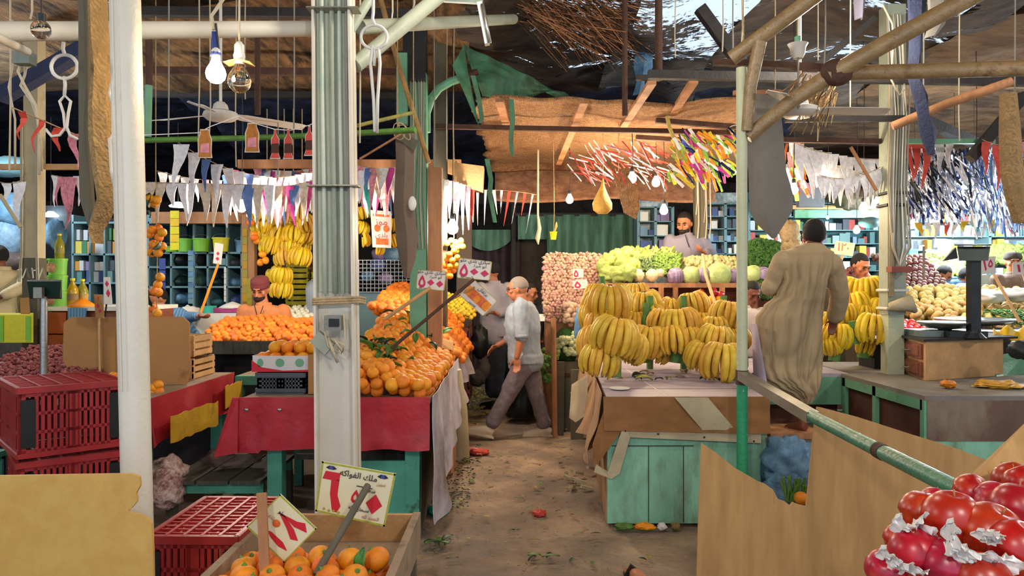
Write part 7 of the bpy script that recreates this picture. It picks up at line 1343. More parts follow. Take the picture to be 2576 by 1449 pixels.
m = MB(); m.loft(rings); m.build('robe', M['robe'], root, smooth=True)
m = MB(); limb(m, [sL, sL.lerp(eL, .5), eL, wL.lerp(eL, .2)], [.078, .074, .07, .058]); limb(m, [sR, sR.lerp(eR, .5), eR, wR.lerp(eR, .3), wR.lerp(eR, .1)], [.078, .076, .072, .07, .072])
m.ball(q(1968, 662, .0), (.075, .09, .09)); m.ball(q(2088, 668, .0), (.08, .09, .09)); soft(m.build('sleeves', M['robe'], root), .009, .02, 2)
MB().grid(lambda u, v: q(1890+34*u*(.4+.6*v)+6*v, 815+130*v+18*u*v, .06-.18*math.sin(u*1.5)-.03*math.sin(v*5)), 8, 14, (0, .008, 0)).build('robe_lining', M['robe_edge'], root, smooth='auto', label='pale lilac inner hem')
MB().bb((1.9, 5.55, .462), (2.3, 5.95, .50)).build('footboard', M['wood'], label='board under the foot of the robed man', cat='board')
# ---- generic seated or standing bust
def bust(label, hpx, Y, f_, nkpx, pelpx, sh, mt, skin='skin', hair='hair', beard=None, arms=(), s=1.0, legs=None, cloth='shirt', dsp=.016, hs=1.0, fh=True, crop=.03, side=None, base=None):
    q = lambda x, y, d=0: P(x, y, Y+d); root = thing('person', label, 'person', base or q(pelpx[0], pelpx[1]))
    hc = q(*hpx); R3 = frame(f_); nk = q(*nkpx); pel = q(*pelpx); sd = V(side or (1, 0, 0)).normalized(); m = MB(); head(m, hc, R3, hs); limb(m, [nk+V((0, 0, -.05)), hc+V((0, 0, -.05))], [.062*s, .06*s]); torso(m, pel, nk, sd, sh, sh*.86, .12*s)
    c = MB(); torso(c, pel, nk, sd, sh*1.0, sh*.92, .13*s, .02)
    for k, (e, w_, hd) in zip((-1, 1) if len(arms) == 2 else (1,), arms):
        s0 = nk+sd*(k*sh*.93)+V((0, 0, -.065*s)); e, w_ = q(*e), q(*w_); limb(m, [s0, e, w_], [.052*s, .042*s, .028*s]); hand(m, w_, V(hd), V((-k, -.3, .4)), s, .7); limb(c, [s0, s0.lerp(e, .5), e, w_.lerp(e, .15)], [.08*s, .072*s, .064*s, .05*s])
    if legs:
        for h_, k_, a_ in legs: limb(m, [q(*h_), q(*k_), q(*a_)], [.08, .055, .036])
    soft(m.build('body', M[skin], root), .0095); face(root, hc, R3, hs, hair, beard, crop=crop); soft(c.build(cloth, M[mt], root), .013, dsp, 3)
    MB().tube([nk+V((0, 0, .03)), nk+V((0, 0, -.02))], [.072*s, .085*s], 16).build('collar', M[mt], root, smooth=True); return root, q, nk, pel, hc, R3
# seller behind the tangerines
root, q, nk, pel, hc, R3 = bust('person in an orange tunic and dark red cap selling tangerines', (655, 729), 8.02, (-.05, -1, -.35), (664, 768), (666, 900), .22, 'tunic_orange', 'skin', None, 'hair', (((607, 850), (640, 880, -.2), (.6, -.6, -.2)), ((727, 850), (700, 880, -.2), (-.6, -.6, -.2))), 1.08, cloth='tunic', hs=1.12)
b = MB(); cc = hc+R3 @ V((0, -.012, .04)); b.lathe([(.093, -.012), (.100, .01), (.102, .05), (.096, .078), (.07, .097), (.02, .104)], cc, 22, R3, sx=.93, sy=1.06); b.build('knitted_cap', M['cap_red'], root, smooth=True); MB().lathe([(.1, -.018), (.106, -.006), (.106, .024), (.1, .034)], cc, 22, R3, sx=.93, sy=1.06, cap=False).build('cap_band', M['cap_red'], root, smooth=True)
MB().tube([q(640, 768, -.17), q(646, 790, -.19), q(648, 808, -.19), q(655, 790, -.2), q(662, 770, -.17)], .005, 6).build('neck_cord', M['cable_dark'], root, smooth=True)
# seller standing among the vegetables
root, q, nk, pel, hc, R3 = bust('person in a grey violet galabeya standing over the vegetables with a stick', (1722, 563), 9.42, (-.5, -.8, -.3), (1727, 592), (1722, 705), .215, 'robe_grey', 'skin', 'hair', 'hair', (((1680, 640), (1664, 655, -.15), (-.4, -.5, -.6)), ((1790, 640), (1772, 636, -.3), (-.5, -.4, .2))), 1.12, cloth='galabeya', hs=1.18, crop=.035)
MB().tube([q(1724, 590, -.2), q(1728, 606, -.22), q(1734, 622, -.22)], .006, 6).build('placket', M['trousers_dark'], root, smooth=True); MB().tube([q(1722, 690), q(1722, 900), q(1722, 980)], [.24, .26, .3], 20, asp=.6, up=(1, 0, 0)).build('galabeya_skirt', M['robe_grey'], root, smooth=True)
MB().bb((1.8, 9.2, 0), (2.6, 9.75, zz(980, 9.42))).build('platform', M['grey_wood'], label='raised platform under the standing seller', cat='platform')
# man behind the speckled post
bust('person in a pale shirt reaching between bananas beside the speckled post', (1893, 738), 7.7, (.1, -.9, -.5), (1872, 775), (1868, 880), .2, 'ply_white', 'skin_dark', 'hair', None, (((1812, 790), (1806, 812, -.15), (-.3, -.4, -.6)), ((1920, 810), (1930, 840), (0, -.5, -.6))), 1.0)
# man beyond the far column
bust('person with dark curly hair and a salmon shirt before the far column', (2165, 668), 8.05, (.3, -.9, -.5), (2185, 700), (2190, 820), .16, 'tunic_orange', 'skin', 'hair', None, (), .95, hs=1.05)
# right edge man and two crouching heads
root, q, nk, pel, hc, R3 = bust('person in a brown jacket and cap behind the white bags at the picture edge', (2548, 660), 8.95, (-.3, -1, -.1), (2548, 690), (2545, 790), .2, 'panel_stain', 'skin', None, None, (((2505, 740), (2515, 765, -.2), (.5, -.5, 0)), ((2600, 740), (2590, 765, -.2), (-.5, -.5, 0))), 1.05, hs=1.05, cloth='jacket')
MB().lathe([(.095, -.01), (.1, .02), (.085, .06), (.03, .08)], hc+R3 @ V((0, -.01, .045)), 18, R3).build('cap', M['plaster'], root, smooth=True)
bust('person with dark hair bending over blue sheets behind the potatoes, left of the scale pole', (2375, 690), 9.3, (.5, -.6, -.7), (2393, 702), (2400, 800), .17, 'blue_cloth', 'skin', 'hair', None, (), .9, hs=.9, crop=-.02); bust('person with black hair bending low just behind the scale pole', (2432, 697), 9.2, (.6, -.2, -.7), (2428, 712), (2430, 800), .17, 'robe_grey', 'skin', 'hair', None, (), .9, hs=.95, crop=-.02)
# left edge man in cream
bust('person in a cream robe leaning forward at the left picture edge', (-8, 648), 7.35, (-1, .2, -.2), (5, 678), (-5, 800), .19, 'robe_cream', 'skin_dark', 'hair', None, (((-30, 720), (-25, 760), (-.5, -.5, -.3)), ((58, 722, -.1), (5, 745, -.25), (-1, -.1, -.2))), 1.05, cloth='robe', side=(.7, .7, 0))
# man bending behind the white post, man behind the column
bust('person in a blue checked shirt bending behind the hanging oranges', (395, 752), 8.0, (-.6, -.6, -.6), (412, 775), (470, 850), .17, 'stripe_blue', 'skin', 'hair', None, (((405, 810), (385, 790, -.2), (-.6, -.5, .2)), ((470, 800), (500, 795, -.2), (.8, -.4, -.1))), 1.0, hs=1.05)
bust('person in a grey shirt looking sideways half hidden by the central column', (806, 668), 8.9, (-1, -.2, -.1), (812, 700), (815, 830), .19, 'shirt_grey', 'skin_dark', 'hair', None, (), 1.05, hs=1.08)
# grey jacket man and the dark clothed one behind the walker
Yj = 9.7; root, q, nk, pel, hc, R3 = bust('person in a pale grey jacket and dark trousers with their back to the aisle', (1237, 683), Yj, (-.7, .6, -.3), (1243, 712), (1243, 845), .21, 'jacket', 'skin', 'hair', None, (((1208, 775), (1225, 790, .25), (.3, .8, 0)), ((1288, 780), (1255, 790, -.18), (-1, .2, .1))), 1.1, (((1232, 850), (1236, 915), (1238, 985)), ((1256, 850), (1252, 915), (1250, 985))), 'jacket', hs=1.1, side=(.85, .5, 0))
m = MB(); m.tube([pel+V((0, 0, .02)), pel+V((0, 0, -.12))], [.2, .17], 16, asp=.75, up=(1, 0, 0)); limb(m, [q(1232, 855), q(1234, 920), q(1237, 985)], [.115, .09, .085]); limb(m, [q(1256, 855), q(1254, 920), q(1251, 985)], [.115, .09, .085]); soft(m.build('trousers', M['trousers_dark'], root), .014, .02, 3)
for x in (1236, 1251): shoe(root, V((P(x, 0, Yj).x, Yj, .095)), (-.7, .5, 0), 'black_plastic')
MB().box(q(1243, 842, -.0), (.4, .3, .03)).build('jacket_hem', M['jacket'], root)
Yd = 8.75; root, q, nk, pel, hc, R3 = bust('person in long dark clothes walking behind the man in the grey shirt', (1333, 738), Yd, (.6, -.3, -.1), (1335, 768), (1325, 890), .17, 'trousers_dark', 'skin', 'hair', None, (((1352, 830, .1), (1352, 860, -.1), (.7, -.4, 0)),), .95, hs=.95)
rings = []
for y, x0, x1, dp in ((850, 1300, 1352, .13), (930, 1288, 1360, .17), (1010, 1276, 1350, .2), (1044, 1272, 1346, .21)):
    c_ = q((x0+x1)/2, y); w_ = (x1-x0)/2/F*Yd; rings.append([c_+V((math.cos(a)*w_*(1+.05*math.sin(9*a)), math.sin(a)*dp*(1+.05*math.sin(9*a)), 0)) for a in [2*math.pi*k/40 for k in range(40)]])
MB().loft(rings).build('long_skirt', M['black_plastic'], root, smooth=True)
lump('black_bag', P(1207, 860, 9.0), (.1, .09, .2), 'black_plastic', 'black plastic bags hanging at the end of the orange stall', 'bag', 4, .3); lump('white_bag', P(1215, 925, 9.2), (.09, .08, .14), 'film', 'white bag standing at the foot of the person in the grey jacket', 'bag', 6, .3); lump('goods_bag', P(1200, 950, 9.0), (.1, .1, .1), 'plaster', 'dark bundle on the ground by the white bag', 'bag', 8, .3)
MB().prism([P(1353, 790, 8.4), P(1372, 790, 8.4), P(1370, 808, 8.35), P(1354, 808, 8.35)], (0, .02, .0)).build('white_card', M['paper'], label='small white card held beside the garlic wall', cat='card')
# ================================================================ second orange stand with lemons behind the post
slat_box('fruit_stand', 'low red brown stand of oranges and lemons behind the higher price sign', (xx(1070, 7.9)+.02, 8.65, .2), (xx(1178, 8.6), 9.5, 1.1), 'wood_red', 'stand', 5)
LEM = fruit_mesh('lemon', .032, 'lemon', 12, 8); hl = lambda x, y: 1.13+.36*min(1, (y-8.7)/.8)
heap(ORANGE, 'orange', hl, xx(1075, 8.7), xx(1165, 8.7), 8.7, 8.95, .078, 'orange in the small heap in front of the lemons', 'orange', 'oranges in front of the lemons', 40, seed=61, sub=False); heap(LEM, 'lemon', hl, xx(1098, 9.0), xx(1190, 9.0), 8.97, 9.5, .064, 'yellow lemon heaped behind the small row of oranges', 'lemon', 'lemons behind the small row of oranges', 110, None, ('lemon_heap', 'lower layer of the lemon heap'), seed=62)
# ================================================================ hanging citrus strings
def citrus_string(pts, Y, mesh, r, lb, grp, cat='orange', cy=None):
    for i, (x, y) in enumerate(pts): o = inst(mesh, 'hanging_'+cat, P(x, y, Y+.02*((i*7) % 3-1)), (i, i*2, i), r, lb, cat, grp)
citrus_string([(378, 500), (395, 503), (388, 512), (382, 578), (375, 588), (398, 575), (408, 585), (400, 597), (385, 615), (396, 618), (408, 620), (380, 635), (398, 636), (403, 697), (397, 716), (388, 732), (398, 735), (386, 776), (395, 788)], 6.2, ORANGE, .92, 'orange hanging in a net string beside the white post', 'oranges on the hanging string')
tube_thing('hanging_rope', [V((P(392, 0, 6.2).x, 6.2, 4.0)), P(392, 500, 6.2), P(396, 640, 6.2), P(394, 790, 6.2)], .004, 'rope', 'cord of the hanging orange string', 'cord', 5)
for i, (x, y) in enumerate(((372, 520), (375, 548), (366, 720), (372, 735), (402, 605), (378, 640))): inst(LEAF_K, 'leaf', P(x, y, 6.15), (1.2, i, i*2), 1.1, 'dark leaf on the hanging orange string', 'leaf', 'leaves on the hanging orange string')
citrus_string([(1130, 640), (1142, 632), (1125, 652), (1138, 655), (1150, 648), (1120, 668), (1133, 670), (1128, 684), (1140, 680), (1132, 694), (1147, 668)], 7.2, ORANGE, .8, 'orange hanging in a bunch beside the brightest bulb', 'oranges beside the brightest bulb'); citrus_string([(1135, 605), (1147, 610), (1158, 615), (1164, 620), (1150, 622), (1140, 618), (1125, 612), (1160, 606), (1148, 630)], 7.3, LEM, 1.0, 'lemon hanging above the bunch of oranges', 'lemons above the bunch of oranges', 'lemon'); citrus_string([(630, 560), (640, 590), (645, 605), (660, 640), (668, 655), (655, 660), (640, 598)], 8.6, TANG, 1.3, 'tangerine hanging beside the timber post', 'tangerines beside the timber post', 'tangerine')
tube_thing('hanging_rope', [V((P(1140, 0, 7.25).x, 7.25, 4.12)), P(1142, 600, 7.25), P(1134, 694, 7.25)], .004, 'rope', 'cord of the lemons and oranges beside the brightest bulb', 'cord', 5)
# ================================================================ lamps that are seen
def bulb(px, py, Y, r, mt, lb, top=None, big=False):
    c = P(px, py, Y); root = thing('light_bulb', lb, 'bulb', c); zt = top if top is not None else 3.6
    prof = [(r*.02, -r), (r*.5, -r*.86), (r*.87, -r*.5), (r, 0), (r*.9, r*.45), (r*.62, r*.95), (r*.42, r*1.35), (r*.40, r*1.6)]
    MB().lathe(prof, c, 14 if not big else 24).build('glass', M[mt], root, smooth=True); MB().lathe([(r*.44, r*1.55), (r*.46, r*2.3), (r*.3, r*2.6)], c, 12).build('socket', M['white_plastic' if big else 'dark_metal'], root, smooth='auto')
    MB().tube([c+V((0, 0, r*2.5)), V((c.x+.01, c.y, (c.z+zt)/2)), V((c.x, c.y, zt))], .004, 6).build('wire', M['cable_dark'], root); return root
b = bulb(543, 186, 2.75, .036, 'glow_near', 'lit bulb on a blue taped wire over the ceiling fan', 2.55, True); MB().tube([P(538, 80, 2.75), P(541, 125, 2.75), P(543, 140, 2.75)], [.008, .012, .022], 8).build('blue_tape', M['ink_blue'], b, smooth=True)
r_ = thing('light_bulb', 'large unlit clear bulb hanging beside the lit one', 'bulb', P(602, 205, 2.85)); c = P(602, 205, 2.85); r = .044
MB().lathe([(r*.02, -r), (r*.5, -r*.86), (r*.87, -r*.5), (r, 0), (r*.9, r*.45), (r*.62, r*.95), (r*.42, r*1.35), (r*.38, r*1.5)], c, 28).build('glass', M['clear_glass'], r_, smooth=True); MB().lathe([(r*.4, r*1.45), (r*.5, r*2.2), (r*.42, r*2.5), (r*.42, r*3.1), (r*.2, r*3.4)], c, 16).build('socket', M['white_plastic'], r_, smooth='auto'); MB().grid(lambda u, v: c+V(((u-.5)*.1, (v-.5)*.06, r*1.75-.012*abs(u-.5)*2)), 6, 4, (0, 0, .002)).build('foil_shade', M['wood_pale'], r_); MB().tube([c+V((0, 0, r*3.3)), V((c.x, c.y, 2.6)), V((c.x, c.y, 4))], .004, 6).build('wire', M['cable_beige'], r_)
MB().tube([c+V((0, 0, r*1.3)), c+V((-.012, 0, .01)), c+V((.012, 0, .01)), c+V((0, 0, r*1.2))], .0012, 5).build('filament', M['steel'], r_)
r_ = thing('light_bulb', 'large unlit bulb before the thick white roof pipe', 'bulb', P(103, 75, 2.9)); c = P(103, 75, 2.9); MB().ball(c, .036, 20, 14).build('glass', M['clear_glass'], r_, smooth=True); MB().lathe([(.016, .03), (.018, .06)], c, 12).build('socket', M['dark_metal'], r_); MB().tube([c+V((0, 0, .06)), V((c.x, c.y, 4))], .003, 5).build('wire', M['cable_dark'], r_)
for a in ((608, 522, 7.0, .045, 'glow_strong', 'bright bulb among the bunting over the left shop', 3.8), (1138, 575, 7.1, .055, 'glow_strong', 'brightest bulb above the hanging lemons beside the aisle', 4.12), (1433, 503, 8.6, .042, 'glow_warm', 'bulb between the mesh bag and the green curtain', 3.15), (1590, 450, 7.6, .045, 'glow_warm', 'bulb nearest the woven panel under the awning', 3.15), (1650, 460, 8.3, .045, 'glow_warm', 'bulb behind the colourful plastic strips', 3.15), (1670, 530, 8.2, .045, 'glow_warm', 'low bulb beside the standing seller', 3.15),
          (1997, 478, 6.6, .038, 'glow_warm', 'bulb beside the grey canvas banner', 4.12), (2172, 525, 7.4, .04, 'glow_warm', 'bulb left of the far column', 4.12), (2155, 580, 9.4, .04, 'glow_green', 'greenish bulb before the long shop shelf', 4.12), (2455, 495, 7.6, .05, 'glow_cool', 'big cool lamp over the potato stall', 4.12), (2400, 572, 9.3, .06, 'glow_cool', 'widest glowing lamp at the back of the right stalls', 4.12), (2300, 560, 9.8, .045, 'glow_cool', 'cool lamp just beyond the far column', 4.12), (2540, 565, 9.6, .05, 'glow_cool', 'cool lamp at the picture edge over the greens', 4.12), (2450, 575, 10.0, .045, 'glow_warm', 'warmer lamp behind the scale display', 4.12), (1848, 433, 9.6, .02, 'glow_tube', 'tiny bluish lamp beside the speckled post', 3.1), (2082, 548, 10.4, .02, 'glow_tube', 'small white lamp above the head of the robed man', 4.12)): bulb(*a)
r_ = thing('shop_lamp', 'bluish lamp glowing behind the cream column', 'lamp', P(128, 542, 9.5)); MB().lathe([(.01, -.02), (.08, -.015), (.09, 0), (.03, .05)], P(128, 542, 9.5), 18).build('diffuser', M['glow_tube'], r_, smooth=True); MB().tube([P(128, 538, 9.5), V((P(128, 0, 9.5).x, 9.5, 3.7))], .004, 5).build('wire', M['cable_dark'], r_)
r_ = thing('shop_lamp', 'bluish lamp glowing over the tubs of the left shop', 'lamp', P(448, 518, 9.8)); MB().lathe([(.01, -.02), (.1, -.015), (.11, 0), (.03, .05)], P(448, 518, 9.8), 18).build('diffuser', M['glow_tube'], r_, smooth=True); MB().tube([P(448, 514, 9.8), V((P(448, 0, 9.8).x, 9.8, 3.7))], .004, 5).build('wire', M['cable_dark'], r_)
r_ = thing('tube_lamp', 'unlit tube lamp hanging at a slant from the grey pipe', 'lamp', P(1225, 110, 4.6)); MB().bar(P(1206, 8, 4.6), P(1226, 112, 4.6), .055, .03).build('housing', M['white_plastic'], r_); MB().tube([P(1213, 10, 4.56), P(1232, 108, 4.56)], .012, 10).build('tube', M['steel'], r_, smooth=True); MB().bar(P(1110, -2, 4.6), P(1215, 4, 4.6), .03, .03).build('arm', M['grey_metal'], r_)
# ceiling fans
def fan(c, tips, mt, lb, rod=4.0):
    root = thing('ceiling_fan', lb, 'fan', c); MB().lathe([(.012, -.05), (.10, -.045), (.13, -.02), (.12, .01), (.06, .03), (.05, .07), (.03, .09)], c, 24).build('motor', M[mt], root, smooth='auto'); MB().tube([c+V((0, 0, .07)), V((c.x, c.y, rod))], .012, 8).build('rod', M[mt], root)
    for t in tips:
        t = V((t[0], t[1], c.z)); d = (t-c).normalized(); s_ = d.cross(V((0, 0, 1))); a = c+d*.1; m = MB(); w0, w1 = .05, .062
        m.loft([[p+s_*w_+V((0, 0, .012)), p-s_*w_+V((0, 0, -.012)), p-s_*w_+V((0, 0, -.016)), p+s_*w_+V((0, 0, .008))] for p, w_ in ((a, .02), (a.lerp(t, .15), w0), (a.lerp(t, .9), w1), (t, .035))]); m.build('blade', M[mt], root)
c = P(555, 287, 5.7); fan(c, [P(383, 308, 5.93), P(765, 325, 6.19), P(485, 262, 5.33)], 'white_plastic', 'cream ceiling fan turning over the left stall'); c = P(2012, 276, 5.1); fan(c, [P(2235, 274, 5.15), (c.x-.35, c.y-.5), (c.x-.3, c.y+.52)], 'white_plastic', 'white ceiling fan beside the grey canvas banner', 4.0)
r_ = thing('pendant_shade', 'white bell shaped lamp shade under the roof poles', 'lamp shade', P(2007, 140, 4.9)); MB().lathe([(.065, .045), (.05, .02), (.045, -.02), (.03, -.05)], P(2007, 128, 4.9), 20, cap=False).build('shade', M['white_plastic'], r_, smooth=True); MB().lathe([(.02, .0), (.022, .05)], P(2007, 112, 4.9), 12).build('neck', M['green_paint'], r_); MB().tube([P(2007, 105, 4.9), V((P(2007, 0, 4.9).x, 4.9, 4.1))], .006, 6).build('rod', M['cable_beige'], r_); MB().tube([P(2008, 140, 4.9), P(2008, 275, 4.95)], .006, 6).build('lower_rod', M['cable_grey'], r_)
# ================================================================ bunting and streamers
for k, c_ in (('flag_white', '#f2eff4'), ('flag_pink', '#d98a98'), ('flag_blue', '#5a7ab5'), ('flag_cream', '#d9c8b0'), ('flag_red', '#c8483c'), ('flag_magenta', '#c23a8c'), ('flag_green', '#8fc04a'), ('flag_teal', '#3aa8a0'), ('foil_silver', '#b9bec8'), ('foil_blue', '#2b3468')): D(k, c_, .6 if 'foil' not in k else .25, .7 if 'foil' in k else 0, var=.2 if k != 'flag_pink' else .35, scale=30, bump=.3, bscale=30)
def bunting(a, b_, n, w_, h_, mts, lb, sag=.12, seed=0, grp=None, jit=.5):
    rr = random.Random(seed); a, b_ = V(a), V(b_); root = thing('bunting', lb, 'bunting', (a+b_)/2, grp); pt = lambda t: a.lerp(b_, t)+V((0, 0, -4*sag*t*(1-t)))
    MB().tube([pt(i/12) for i in range(13)], .003, 5).build('string', M['rope'], root)
    for i in range(n):
        p = pt((i+.5)/n); hh = h_*rr.uniform(.6, 1.2); ww = w_*rr.uniform(.5, 1); sx = rr.uniform(-.3, .3)*jit*hh; dy = rr.uniform(-.05, .05)
        MB().grid(lambda u, v: p+V(((u-.5)*ww*(1-v*.92)+sx*v, dy*v+.02*math.sin(v*6+i), -hh*v)), 3, 5, (0, .002, 0)).build('flag', M[mts[rr.randrange(len(mts))]], root, smooth='auto')
    return root
W_ = ['flag_white']*7+['flag_cream', 'flag_blue']; PK = ['flag_white', 'flag_white', 'flag_white', 'flag_white', 'flag_pink', 'flag_pink', 'flag_cream', 'flag_blue']
bunting(P(360, 458, 6.6), P(690, 466, 6.8), 12, .13, .33, W_, 'white pennant string just over the hanging oranges', .0, 1); bunting(P(440, 352, 6.2), P(640, 440, 7.0), 7, .14, .3, W_, 'white pennant string climbing to the cane rail', .05, 2); bunting(P(395, 430, 7.2), P(560, 455, 7.2), 6, .12, .3, PK, 'pink and white pennants behind the climbing string', .02, 3)
for i, (x0, y0, x1, y1, Y) in enumerate(((560, 440, 800, 430, 7.3), (580, 425, 800, 445, 7.8), (620, 460, 800, 450, 7.0), (560, 470, 790, 480, 8.0), (640, 418, 800, 420, 8.3))): bunting(P(x0, y0, Y), P(x1, y1, Y+.2), 13, .12, .34, PK+['flag_magenta'], 'tangled pink and white bunting around the bright bulb, '+('nearest string', 'second string', 'string just over the bulb', 'lower rear string', 'uppermost string')[i], .05, 10+i)
for i, (x0, y0, x1, y1, Y) in enumerate(((895, 415, 1000, 420, 6.8), (900, 440, 1000, 430, 7.2), (895, 460, 995, 455, 7.6), (900, 430, 990, 450, 8.0))): bunting(P(x0, y0, Y), P(x1, y1, Y), 8, .11, .33, PK+['flag_teal', 'flag_magenta'], 'pink and white bunting between column and brown flap, '+('nearest string', 'second string', 'third string', 'rear string')[i], .02, 20+i)
bunting(P(30, 270, 3.0), P(205, 345, 3.3), 4, .05, .12, ['flag_red', 'flag_pink'], 'red trimmed string with crumpled pink tags near the ring hook', .0, 30); bunting(P(0, 458, 6), P(60, 450, 6), 2, .14, .3, ['flag_white'], 'two pale pennants at the far left', .02, 31); bunting(P(130, 440, 6.6), P(215, 440, 6.6), 7, .09, .42, ['flag_pink', 'flag_white', 'flag_pink'], 'ragged pink strips hanging left of the bark slab', .02, 32)
bunting(P(1995, 358, 6.6), P(2220, 400, 6.6), 10, .14, .38, ['flag_white'], 'white pennant string crossing before the far column', .04, 33); bunting(P(2040, 380, 6.9), P(2215, 440, 6.4), 9, .13, .32, ['flag_white', 'flag_white', 'foil_silver'], 'second white pennant string above the warm bulb', .05, 34); bunting(P(2060, 440, 6.3), P(2215, 420, 6.3), 10, .1, .2, ['flag_white'], 'crowded white pennants at the far column', .06, 35)
bunting(P(1070, 440, 7.0), P(1190, 470, 7.4), 11, .09, .5, ['flag_red', 'flag_pink', 'flag_white', 'foil_silver'], 'red and white streamers over the brightest bulb', .0, 36, jit=.2); bunting(P(1170, 480, 8.6), P(1350, 490, 9.0), 9, .05, .42, ['flag_red', 'flag_red', 'foil_silver', 'flag_white'], 'row of narrow red and silver streamers over the dark doorway', -.03, 37, jit=.6)
bunting(P(2270, 345, 6.9), P(2400, 350, 6.9), 5, .12, .4, ['flag_white', 'flag_red'], 'white and red pennants under the pale green beam', .05, 38); bunting(P(2470, 350, 6.4), P(2576, 350, 6.4), 4, .12, .4, ['flag_red', 'flag_pink'], 'red pennant string beside the bark slab', .05, 39); bunting(P(2300, 560, 9), P(2576, 545, 9), 12, .14, .2, ['flag_red', 'banana_bright', 'flag_white', 'flag_teal'], 'coloured bunting behind the cool lamps', .02, 44)
def strips(lb, box, n, L, w_, mts, Y0, Y1, ang, seed, name='streamers'):
    rr = random.Random(seed); mm = [M[k] for k in mts]; b = MB()
    for i in range(n):
        x, y = rr.uniform(box[0], box[2]), rr.uniform(box[1], box[3]); Y = rr.uniform(Y0, Y1); p = P(x, y, Y); a = ang+rr.uniform(-.45, .45); l = L*rr.uniform(.5, 1.2); d = V((math.sin(a), rr.uniform(-.2, .2), -math.cos(a))); b.m = rr.randrange(len(mts)); s_ = V((math.cos(a), rr.uniform(-.4, .4), math.sin(a))).normalized()*w_*rr.uniform(.5, 1.3); t = V((0, .002, 0))
        b.loft([[q_-s_+V((0, .01*math.sin(k*2+i), 0)), q_+s_, q_+s_+t, q_-s_+t] for k, q_ in ((0, p), (1, p+d*l*.4+V((.01*math.sin(i), 0, 0))), (2, p+d*l*.75), (3, p+d*l))])
    return b.build(name, mm, label=lb, cat='streamers', kind='stuff')
strips('dense silver and blue foil streamers over the potato stall', (2268, 368, 2470, 500), 950, .24, .010, ['foil_silver', 'foil_silver', 'foil_blue', 'flag_white', 'black_plastic'], 7.4, 9.0, .35, 1, 'foil_streamers'); strips('pale silver streamers hanging at the picture edge', (2440, 360, 2576, 530), 480, .28, .009, ['foil_silver', 'flag_white', 'flag_blue'], 7.4, 9.0, .2, 2, 'foil_streamers'); strips('blue foil strips lowest over the potato stall', (2290, 440, 2420, 520), 230, .18, .012, ['foil_blue', 'foil_silver'], 7.6, 8.6, .4, 3, 'foil_streamers')
strips('red and white plastic streamers under the straw awning', (1425, 350, 1660, 440), 100, .22, .006, ['flag_red', 'flag_red', 'flag_white', 'flag_pink'], 7.2, 9, .9, 4, 'plastic_streamers'); strips('colourful plastic strips hanging beside the speckled post', (1680, 320, 1850, 440), 150, .17, .013, ['flag_magenta', 'banana_bright', 'flag_green', 'flag_white', 'orange_deep', 'foil_blue'], 6.8, 7.6, .6, 5, 'plastic_streamers'); strips('faded streamers just right of the grey canvas banner', (1975, 350, 2020, 450), 50, .2, .016, ['flag_white', 'flag_pink', 'flag_green', 'orange_deep'], 6.8, 7.6, .3, 6, 'plastic_streamers'); strips('straw fringe hanging at the torn edge of the roof mats', (1290, -30, 1520, 60), 420, .5, .0022, ['straw', 'rust', 'wood'], 6.0, 7.0, 1.0, 7, 'straw_fringe'); strips('straw fringe sticking out beside the rusty joint', (2020, 180, 2110, 250), 90, .25, .003, ['straw', 'bark'], 5.0, 5.6, -.5, 8, 'straw_fringe')
tube_thing('twisted_strip', [P(x, y, 6.9) for x, y in ((1678, 292), (1684, 320), (1700, 360), (1710, 400))], .018, 'leaf_dry', 'yellow twisted plastic strip over the colourful strips', 'strip', 7)
# hanging printed bottles on a string
def cutout(px, py, w_, h_, Y, prof, mt, mt2, lb):
    root = thing('cutout_tag', lb, 'paper tag', P(px, py+h_/2, Y)); o_ = [(px+sx*w_*a, py-h_/2+h_*b2) for a, b2 in prof for sx in (1,)]; o_ += [(px-w_*a, py-h_/2+h_*b2) for a, b2 in reversed(prof)]
    MB().prism([P(x, y, Y) for x, y in o_], (0, .003, 0)).build('tag', M['flag_cream'], root); MB().prism([P(px+(x-px)*.84, py+(y-py)*.93, Y-.002) for x, y in o_], (0, .001, 0)).build('print', M[mt], root); MB().prism([P(x, y, Y-.004) for x, y in ((px-w_*.55, py), (px+w_*.55, py-2), (px+w_*.6, py+h_*.3), (px-w_*.6, py+h_*.3))], (0, .001, 0)).build('label_print', M[mt2], root)
D('amber_print', '#b3701c', .5, var=.3, scale=40, bump=0); BO = [(.16, 0), (.2, .18), (.62, .34), (.62, .5), (.45, .66), (.55, .84), (.8, 1)]; BO2 = [(.6, 0), (.62, .12), (.95, .34), (.9, .78), (1, .98)]
cutout(515, 362, 19, 74, 4.6, BO2, 'amber_print', 'flag_pink', 'amber cup shaped paper tag over the left pennants'); cutout(634, 347, 19, 76, 4.6, BO2, 'amber_print', 'flag_pink', 'amber cup shaped paper tag under the fan hub')
for px, py, lb in ((692, 362, 'red bottle shaped paper tag, first of the close pair'), (725, 362, 'red bottle shaped paper tag, second of the close pair'), (778, 354, 'red bottle shaped paper tag by the central column')): cutout(px, py, 17, 76, 4.6, BO, 'flag_red', 'panel_brown', lb)
tube_thing('tag_string', [P(x, y, 4.61) for x, y in ((360, 340), (500, 334), (530, 318), (600, 292), (640, 310), (690, 325), (730, 328), (778, 315), (830, 290))], .003, 'flag_white', 'white string carrying the paper bottle tags', 'string', 5)
